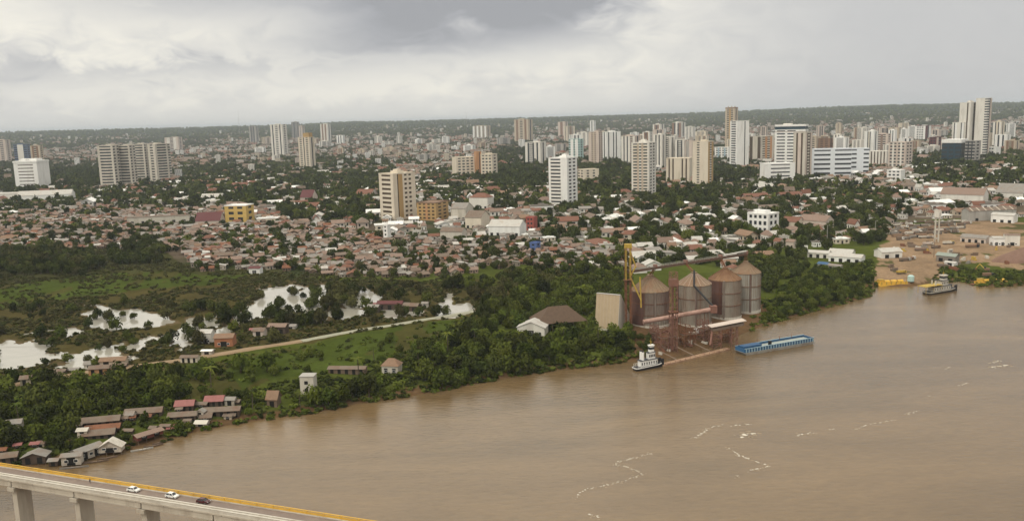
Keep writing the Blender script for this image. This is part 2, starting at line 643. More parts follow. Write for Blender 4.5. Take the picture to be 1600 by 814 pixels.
# ================================================================== SETTING
def attr_ground_mat():
    m = bpy.data.materials.new('ground cover')
    m.use_nodes = True
    nn, ll = m.node_tree.nodes, m.node_tree.links
    b = nn['Principled BSDF']
    b.inputs['Roughness'].default_value = .95
    b.inputs['Specular IOR Level'].default_value = .0
    at = N(nn, 'ShaderNodeAttribute', attribute_name='cover')
    geo = nn.new('ShaderNodeNewGeometry')
    n1 = N(nn, 'ShaderNodeTexNoise', i_Scale=.05, i_Detail=8.0, i_Roughness=.65)
    n2 = N(nn, 'ShaderNodeTexNoise', i_Scale=.45, i_Detail=4.0, i_Roughness=.7)
    n3 = N(nn, 'ShaderNodeTexNoise', i_Scale=.012, i_Detail=5.0, i_Roughness=.6)
    for n in (n1, n2, n3):
        ll.new(geo.outputs['Position'], n.inputs['Vector'])
    f = MATH(nn, ll, 'MULTIPLY_ADD', MATH(nn, ll, 'SUBTRACT', n1.outputs[0], .5), 1.3, 1.0)
    f = MATH(nn, ll, 'MULTIPLY', f, MATH(nn, ll, 'MULTIPLY_ADD', MATH(nn, ll, 'SUBTRACT', n2.outputs[0], .5), 1.1, 1.0))
    f = MATH(nn, ll, 'MULTIPLY', f, MATH(nn, ll, 'MULTIPLY_ADD', MATH(nn, ll, 'SUBTRACT', n3.outputs[0], .5), .8, 1.0))
    sc = N(nn, 'ShaderNodeVectorMath', operation='SCALE')
    ll.new(at.outputs['Color'], sc.inputs[0])
    ll.new(f, sc.inputs['Scale'])
    ll.new(sc.outputs[0], b.inputs['Base Color'])
    return m


def build_ground():
    fine = np.linspace(math.radians(-35), math.radians(35), 621)
    left = np.radians(np.array([-125, -105, -90, -75, -62, -52, -44, -39]))
    ang = np.concatenate([left, fine, -left[::-1]])
    rr = [110.0]
    while rr[-1] < 230:
        rr.append(rr[-1] * 1.03)
    while rr[-1] < 3200:
        rr.append(rr[-1] * 1.0055)
    while rr[-1] < 20000:
        rr.append(rr[-1] * 1.022)
    rr += [26000, 40000, 60000]
    rr = np.array(rr)
    A, Rr = np.meshgrid(ang, rr)
    P = np.stack([(Rr * np.sin(A)).ravel(), (Rr * np.cos(A)).ravel()], 1)
    z, d, pm = terrain_np(P, True)
    r = np.hypot(*P.T)
    col = np.zeros((len(P), 3))
    jit = (fbm(P[:, 0] / 30, P[:, 1] / 30, 3) - .5)
    Pj = P + np.stack([jit, fbm(P[:, 0] / 30 + 9, P[:, 1] / 30, 3) - .5], 1) * 40
    town = np.array([.105, .080, .057])
    green = np.array([.036, .044, .016])
    patch = fbm(P[:, 0] / 70, P[:, 1] / 70, 3)
    k = sstep(.40, .62, patch)[:, None]
    col[:] = town * (1 - k) + green * k
    bankc = np.array([.066, .080, .016])
    low = (d < 330) & (r < 1500)
    col[low] = bankc
    inn = pip(Pj, FLOOD)
    col[inn] = np.array([.066, .055, .020])
    lowg = pip(Pj, W([(-90, 380), (200, 382), (312, 424), (445, 422), (445, 440), (-90, 450)]))
    col[lowg] = np.array([.050, .050, .018])
    m1 = pip(Pj, GRASS1) | pip(Pj, GRASS2)
    col[m1] = np.array([.050, .066, .013])
    mx_ = m1 & (fbm(P[:, 0] / 16, P[:, 1] / 45, 3) > .56)
    col[mx_] = np.array([.062, .058, .018])
    mp = pip(P + (Pj - P) * .8, PORT)
    col[mp] = np.where((fbm(P[mp][:, 0] / 22, P[mp][:, 1] / 22, 3) > .67)[:, None], np.array([.085, .08, .03]), np.array([.25, .172, .108]))
    ms = pip(P + (Pj - P) * .3, SILO_YARD)
    col[ms] = np.array([.125, .075, .040])
    col[(pm > .3) & (pm < .5)] = np.array([.105, .078, .042])
    mud = (d < 8) & (d > -60)
    col[mud] = np.array([.115, .07, .036])
    fk = (sstep(3800, 6800, r) * (.45 + .55 * sstep(.3, .6, fbm(P[:, 0] / 500, P[:, 1] / 500, 3))))[:, None]
    col = col * (1 - fk) + np.array([.050, .060, .042]) * fk  # distance haze painted in: far forest ground lifted to a paler grey-green
    me = bpy.data.meshes.new('ground')
    na, nr = len(ang), len(rr)
    i = np.arange(nr - 1)[:, None] * na + np.arange(na - 1)[None, :]
    F = np.stack([i, i + 1, i + na + 1, i + na], -1).reshape(-1, 4)[:, ::-1]
    me.vertices.add(len(P))
    me.vertices.foreach_set('co', np.column_stack([P, z]).astype(np.float32).ravel())
    me.loops.add(F.size)
    me.loops.foreach_set('vertex_index', F.astype(np.int32).ravel())
    me.polygons.add(len(F))
    me.polygons.foreach_set('loop_start', np.arange(0, F.size, 4, dtype=np.int32))
    me.polygons.foreach_set('use_smooth', np.ones(len(F), bool))
    me.update(calc_edges=True)
    ca = me.attributes.new('cover', 'FLOAT_COLOR', 'POINT')
    ca.data.foreach_set('color', np.column_stack([col, np.ones(len(col))]).astype(np.float32).ravel())
    me.materials.append(attr_ground_mat())
    o = bpy.data.objects.new('ground', me)
    COL.objects.link(o)
    tag(o, kind='structure')


build_ground()


def water_mat(name, col, rough, ior, bump, patch):
    m = bpy.data.materials.new(name)
    m.use_nodes = True
    nn, ll = m.node_tree.nodes, m.node_tree.links
    b = nn['Principled BSDF']
    b.inputs['IOR'].default_value = ior
    geo = nn.new('ShaderNodeNewGeometry')
    mp = nn.new('ShaderNodeMapping')
    mp.inputs['Rotation'].default_value = (0, 0, math.radians(-28))
    mp.inputs['Scale'].default_value = (.3, 1.0, 1.0)
    ll.new(geo.outputs['Position'], mp.inputs['Vector'])
    big = N(nn, 'ShaderNodeTexNoise', i_Scale=.018, i_Detail=6.0, i_Roughness=.6, i_Distortion=1.2)
    fine_ = N(nn, 'ShaderNodeTexNoise', i_Scale=.55, i_Detail=6.0, i_Roughness=.65)
    ll.new(mp.outputs[0], big.inputs['Vector'])
    ll.new(mp.outputs[0], fine_.inputs['Vector'])
    f = MATH(nn, ll, 'MULTIPLY_ADD', MATH(nn, ll, 'SUBTRACT', big.outputs[0], .5), patch, 1.0)
    f = MATH(nn, ll, 'MULTIPLY', f, MATH(nn, ll, 'MULTIPLY_ADD', MATH(nn, ll, 'SUBTRACT', fine_.outputs[0], .5), patch * .55, 1.0))  # light and dark of the ripples painted into the base colour
    sc = N(nn, 'ShaderNodeVectorMath', operation='SCALE')
    sc.inputs[0].default_value = col
    ll.new(f, sc.inputs['Scale'])
    ll.new(sc.outputs[0], b.inputs['Base Color'])
    ll.new(MATH(nn, ll, 'MULTIPLY_ADD', MATH(nn, ll, 'SUBTRACT', big.outputs[0], .5), rough * 1.6, rough), b.inputs['Roughness'])
    if bump:
        bp = nn.new('ShaderNodeBump')
        bp.inputs['Strength'].default_value = bump
        bp.inputs['Distance'].default_value = .35
        ll.new(fine_.outputs[0], bp.inputs['Height'])
        ll.new(bp.outputs[0], b.inputs['Normal'])
    return m


river = MB().add([(-4000, -3500, ZW), (4000, -3500, ZW), (4000, 1150, ZW), (-4000, 1150, ZW)], [(0, 1, 2, 3)]).build(
    'river', water_mat('muddy river water', (.158, .104, .051), .12, 1.48, .6, 1.2))
tag(river, kind='structure')
POOLW = water_mat('still flood water', (.36, .34, .29), .05, 1.75, .1, .6)  # pale base colour stands in for part of the sky's reflection
for k, pl in enumerate(POOLS):
    a = np.array(pl)
    c = a.mean(0)
    hull = c + (a - c) * 1.35
    lo, hi = hull.min(0) - 12, hull.max(0) + 12
    o = MB().add([(lo[0], lo[1], -2.7 + k * .006), (hi[0], lo[1], -2.7 + k * .006), (hi[0], hi[1], -2.7 + k * .006), (lo[0], hi[1], -2.7 + k * .006)], [(0, 1, 2, 3)]).build(
        'flood_water', POOLW)
    tag(o, kind='structure')


def ribbon(name, pts, width, m, lift=.06, step=6.0, kind='structure', wob=.0):
    """a road laid on the terrain along world points"""
    P = [Vector((p[0], p[1])) for p in pts]
    fine_ = []
    for a, b in zip(P[:-1], P[1:]):
        n = max(1, int((b - a).length / step))
        fine_ += [a.lerp(b, t / n) for t in range(n)]
    fine_.append(P[-1])
    vs_, fs = [], []
    for i, p in enumerate(fine_):
        d = (fine_[min(i + 1, len(fine_) - 1)] - fine_[max(i - 1, 0)]).normalized()
        nrm = Vector((-d.y, d.x))
        zz = max(ground_z(p.x, p.y), -2.3) + lift
        for s in (-1, 1):
            q = p + nrm * s * (width / 2 + random.uniform(-wob, wob))
            vs_.append((q.x, q.y, zz))
    for i in range(len(fine_) - 1):
        fs.append((2 * i, 2 * i + 1, 2 * i + 3, 2 * i + 2))
    mb = MB().add(vs_, fs)
    # embankment shoulders, so that the road is a low dike with real sides
    for side in (0, 1):
        o = len(mb.v)
        for i, p in enumerate(fine_):
            d = (fine_[min(i + 1, len(fine_) - 1)] - fine_[max(i - 1, 0)]).normalized()
            nrm = Vector((-d.y, d.x)) * (1 if side else -1)
            q = p + nrm * (width / 2 + 2.2)
            mb.v.append((q.x, q.y, max(ground_z(q.x, q.y), -3.5) - .5))
        for i in range(len(fine_) - 1):
            a_, b_ = 2 * i + side, 2 * (i + 1) + side
            f = (a_, b_, o + i + 1, o + i)
            mb.f.append(f if not side else f[::-1])
    return tag(mb.build(name, m), kind=kind)


DIKE_PX = [(-40, 612), (40, 598), (100, 588), (150, 580), (205, 573), (290, 562), (345, 553), (400, 544), (470, 533), (560, 516), (650, 502), (742, 487)]
DIKE = [tuple(ground(x, y).xy) for x, y in DIKE_PX]
ribbon('dirt_road', DIKE[:9], 4.6, mat('pale dirt track', (.27, .19, .115), .95, .3, .3), .5, wob=.7)
ribbon('path', DIKE[8:], 3.4, mat('pale dike path', (.30, .29, .22), .95, .25, .3), .5, wob=.5)
for pts, w in (([(1165, 309), (1200, 304), (1232, 299)], 9), ([(700, 352), (760, 348), (830, 344), (900, 352)], 7), ([(1180, 372), (1260, 356), (1330, 348), (1400, 344)], 8),
               ([(1000, 400), (1080, 392), (1160, 382), (1230, 368)], 7)):
    ribbon('street', [ground(x, y).xy for x, y in pts], w, ASPH, .25)

# foam and flotsam lines on the river
FOAM = mat('river foam', (.60, .55, .46), .9, .25, 1.5)


def foam_lines():
    z8 = lambda pts: [(860 + x / 2.162, 540 + y / 2.162) for x, y in pts]
    lines = [(z8([(345, 362), (290, 378), (235, 390), (215, 402), (255, 408), (300, 425), (310, 435), (250, 455), (190, 470), (120, 485), (95, 498), (88, 515)]), .8),
             (z8([(120, 568), (150, 574), (175, 585)]), .9), (z8([(490, 312), (510, 300), (530, 280), (560, 270), (590, 266)]), 1.0), (z8([(610, 270), (650, 267), (685, 264)]), .9),
             (z8([(605, 345), (640, 370), (690, 390), (735, 405), (700, 415), (668, 420)]), .95), (z8([(630, 440), (645, 438)]), .7), (z8([(830, 302), (890, 292)]), 1.0),
             (z8([(920, 284), (960, 282)]), .7), (z8([(1030, 282), (1075, 265), (1095, 262), (1165, 250)]), .75), (z8([(1190, 232), (1235, 222)]), 1.0), (z8([(1275, 168), (1298, 174)]), .6),
             (z8([(1380, 135), (1410, 125)]), .9), (z8([(1490, 75), (1540, 65)]), 1.6), (z8([(1330, 80), (1350, 72)]), .8), (z8([(650, 305), (672, 300), (690, 296)]), 2.2), (z8([(1480, 60), (1520, 50)]), 1.0)]
    mb, film = MB(), MB()
    for pts, wd in lines:
        W3 = [at_z(x, y, ZW) for x, y in pts]
        for a, b in zip(W3[:-1], W3[1:]):
            L = (b - a).length
            n = max(2, int(L / .55))
            for k in range(n):
                if random.random() < .3:
                    continue
                c = a.lerp(b, (k + random.random()) / n) + Vector((random.gauss(0, .35), random.gauss(0, .35), 0)) * wd
                s = random.uniform(.12, .45) * wd
                nn_ = 6
                ph = random.random() * 6
                top = [(c.x + math.cos(ph + t * 6.283 / nn_) * s * random.uniform(.6, 1.3) * 1.3, c.y + math.sin(ph + t * 6.283 / nn_) * s * random.uniform(.6, 1.3), ZW + .02 + random.random() * .05) for t in range(nn_)]
                mb.add(top, [tuple(range(nn_))])
                for _ in range(2):
                    f_ = Vector((random.gauss(0, 1.0), random.gauss(0, 1.0), 0)) * wd
                    s2 = random.uniform(.2, .6) * wd
                    film.add([(c.x + f_.x + math.cos(t * 1.0472) * s2 * random.uniform(.5, 1.6), c.y + f_.y + math.sin(t * 1.0472) * s2 * random.uniform(.3, .9), ZW + .008) for t in range(6)], [tuple(range(6))])
    tag(mb.build('foam', FOAM), 'thin broken white foam lines drifting on the brown river', 'foam', kind='stuff')
    tag(film.build('foam_film', mat('thin scum', (.27, .205, .135), .8, .3, 1.5)), 'thin pale scum film beside the foam lines', 'foam', kind='stuff')


foam_lines()

# ================================================================== TOWN BUILDINGS
BAYW = {'R': 2.6, 's': .7, 'S': 1.6, 'g': 1.0, 'G': 2.2, 'r': .45, 'c': .8, 'C': 1.6, 'b': 1.7}
T_ = .4


def facade(parts, org, ux, nrm, width, H, floors, bays, inset=0.0, span=.5, balc=None, base=0.0):
    """one face: lattice of piers and spandrels standing proud of the glazing; parts = dict of MB by role"""
    tot = sum(BAYW[b] for b in bays)
    u = inset
    usable = width - 2 * inset
    fh = (H - base) / floors
    ux, nrm = Vector(ux), Vector(nrm)

    def pc(mb, u0, u1, z0, z1, n0, n1):
        a = Vector(org) + ux * u0 + nrm * n0
        p = [a, a + ux * (u1 - u0), a + ux * (u1 - u0) + nrm * (n1 - n0), a + nrm * (n1 - n0)]
        q = [Vector((v.x, v.y, z0)) for v in p] + [Vector((v.x, v.y, z1)) for v in p]
        mb.add(q, [(0, 1, 2, 3), (7, 6, 5, 4), (1, 0, 4, 5), (2, 1, 5, 6), (3, 2, 6, 7), (0, 3, 7, 4)])
    for b in bays:
        w = usable * BAYW[b] / tot
        u0, u1 = u, u + w
        if b in 'sS':
            pc(parts['wall'], u0, u1, 0, H, -T_, 0)
        elif b in 'cC':
            pc(parts['accent'], u0, u1, 0, H, -T_, .02)
        elif b in 'gGbR':
            for k in range(floors):
                z0 = base + k * fh
                pc(parts['wall'], u0, u1, z0 - (.0 if k else base), z0 + fh * span, -T_, -.06)
            pc(parts['wall'], u0, u1, H - fh * .12, H, -T_, -.06)
            if b == 'G':
                n = 3
                for j in range(1, n):
                    uu = u0 + w * j / n
                    pc(parts['wall'], uu - w * .05, uu + w * .05, 0, H, -T_, -.10)
            if b == 'b':
                for k in range(1, floors):
                    z0 = base + k * fh
                    mb = MB()
                    pc(mb, u0 + .1, u1 - .1, z0 - .12, z0 + fh * .36, .0, 1.1)
                    balc.append(mb)
        u = u1


def tower(name, label, cat, x0, xs, x1, ytop, ybase, side='R', yaw=28, wall=WHITE, accent=BROWNP, glass=GLASS, fl=12, front='sgsgsgs', flank='sgsgs', span=.5,
          roof=1, roofm=None, crown=None, group=None, balcm=None, sep_balc=False, fmax=None, phrase=None, dmin=9):
    yawr = math.radians(yaw)
    xc = xs if (x0 < xs < x1) else (x1 if side == 'R' else x0)
    C = ground(xc, ybase)
    s = scale_at(C)
    H = height_for(C, ytop)
    fpx, spx = ((xs - x0), (x1 - xs)) if side == 'R' else ((x1 - xs), (xs - x0))
    w = max(5, fpx / s / math.cos(yawr))
    d = max(dmin, spx / s / max(.2, math.sin(yawr)))
    d = min(d, fmax or 60)
    rot = view_angle(C) + (-yawr if side == 'R' else yawr)
    X = Vector((math.cos(rot), math.sin(rot), 0))
    Y = Vector((-math.sin(rot), math.cos(rot), 0))
    ctr = C + (X * (-w / 2) if side == 'R' else X * (w / 2)) + Y * (d / 2)
    base_z = min(ground_z(ctr.x, ctr.y), C.z) - .3
    root = empty(name, (ctr.x, ctr.y, base_z), rot)
    H = C.z + H - base_z
    tag(root, label, cat, group)
    P = {'wall': MB(), 'accent': MB()}
    balc = []
    hw, hd = w / 2, d / 2
    facade(P, (-hw, -hd, 0), (1, 0, 0), (0, -1, 0), w, H, fl, front, 0, span, balc)
    facade(P, (hw, hd, 0), (-1, 0, 0), (0, 1, 0), w, H, fl, front, 0, span, balc)
    facade(P, (hw, -hd, 0), (0, 1, 0), (1, 0, 0), d, H, fl, flank, T_, span, balc)
    facade(P, (-hw, hd, 0), (0, -1, 0), (-1, 0, 0), d, H, fl, flank, T_, span, balc)
    P['wall'].build('wall', wall, root)
    P['accent'].build('accent_strip', accent, root)
    fh = H / fl
    g = MB().box(-hw + T_ + .02, hw - T_ - .02, -hd + T_ + .02, hd - T_ - .02, .1, fh - .1)
    gm = g.mesh('window_band', glass)
    for k in range(fl):
        put('window_band', gm, root, loc=(0, 0, k * fh))
    if balc:
        if sep_balc:
            for mb in balc:
                mb.build('balcony', balcm or wall, root)
        else:
            allb = MB()
            for mb in balc:
                allb.add(mb.v, mb.f)
            tag(allb.build('balcony_rows', balcm or wall, root), kind='stuff')
    rm = roofm or wall
    MB().box(-hw - .25, hw + .25, -hd - .25, hd + .25, H, H + .35).build('roof_slab', rm, root)
    pr = MB()
    for a in ((-hw - .25, hw + .25, -hd - .25, -hd + .05), (-hw - .25, hw + .25, hd - .05, hd + .25), (-hw - .25, -hw + .05, -hd + .05, hd - .05), (hw - .05, hw + .25, -hd + .05, hd - .05)):
        pr.box(*a, H + .35, H + 1.2)
    pr.build('parapet', rm, root)
    if roof:
        rr = random.Random(label)
        bw, bd = w * rr.uniform(.28, .42), d * rr.uniform(.35, .55)
        ox = rr.uniform(-.15, .15) * w
        MB().box(ox - bw / 2, ox + bw / 2, -bd / 2, bd / 2, H + .35, H + 3.6).build('lift_house', wall, root)
        if roof > 1:
            MB().box(ox - bw * .3, ox + bw * .3, -bd * .3, bd * .3, H + 3.6, H + 3.6 + 2.2).build('water_tank', rm, root)
        ah = rr.uniform(3, 7)
        MB().tube((ox + bw * .3, 0, H + 3.6), (ox + bw * .3, 0, H + 3.6 + ah), .12, n=5).build('antenna', GREYC, root)
    if crown:
        crown(root, w, d, H)
    FOOT.append((ctr.x, ctr.y, .5 * math.hypot(w, d) + 2))
    if phrase:
        LANDMARKS.append(((x0 + x1) / 2, ybase, phrase))
    return root, w, d, H


def crown_yellow(root, w, d, H):
    MB().box(-w * .1, w * .42, -d * .35, d * .35, H + .4, H + 13).build('yellow_crown', OCHRE, root)


def crown_glassband(root, w, d, H):
    MB().box(-w / 2 + .8, w / 2 - .8, -d / 2 + .8, d / 2 - .8, H + .4, H + 8).build('glass_storey', GLASSB, root)
    MB().box(-w / 2 - .5, w / 2 + .5, -d / 2 - .5, d / 2 + .5, H + 8, H + 12).build('top_fascia', WHITE, root)
    MB().box(-w * .25, w * .02, -d * .25, d * .25, H + 12, H + 15).build('roof_plant', OFFW, root)
    MB().box(-w / 2 - .15, w / 2 + .15, -d / 2 - .15, d / 2 + .15, H - 4.6, H - 3.6).build('brown_line', BROWNP, root)


def crown_flare(root, w, d, H):
    MB().box(-w / 2 - 1.0, w / 2 + 1.0, -d / 2 - 1.0, d / 2 + 1.0, H - 3, H + .9).build('flared_top', WHITE, root)
    MB().box(-w * .3, -w * .05, -d * .3, d * .2, H + .9, H + 5.5).build('roof_house', WHITE, root)
    MB().box(w * .08, w * .4, -d * .3, d * .2, H + .9, H + 5.5).build('roof_house', WHITE, root)


def crown_spire(root, w, d, H):
    MB().tube((w * .2, 0, H), (w * .2, 0, H + 14), .5, .12, n=6).build('mast', OFFW, root)


def crown_darktop(root, w, d, H):
    MB().box(-w / 2 - .3, w / 2 + .3, -d / 2 - .3, d / 2 + .3, H + 1, H + 4.5).build('dark_top_band', BROWNP, root)
    for sx in (-.35, 0, .35):
        MB().box(sx * w - 1.6, sx * w + 1.6, -2, 2, H + 4.5, H + 9).build('roof_turret', PALEC, root)


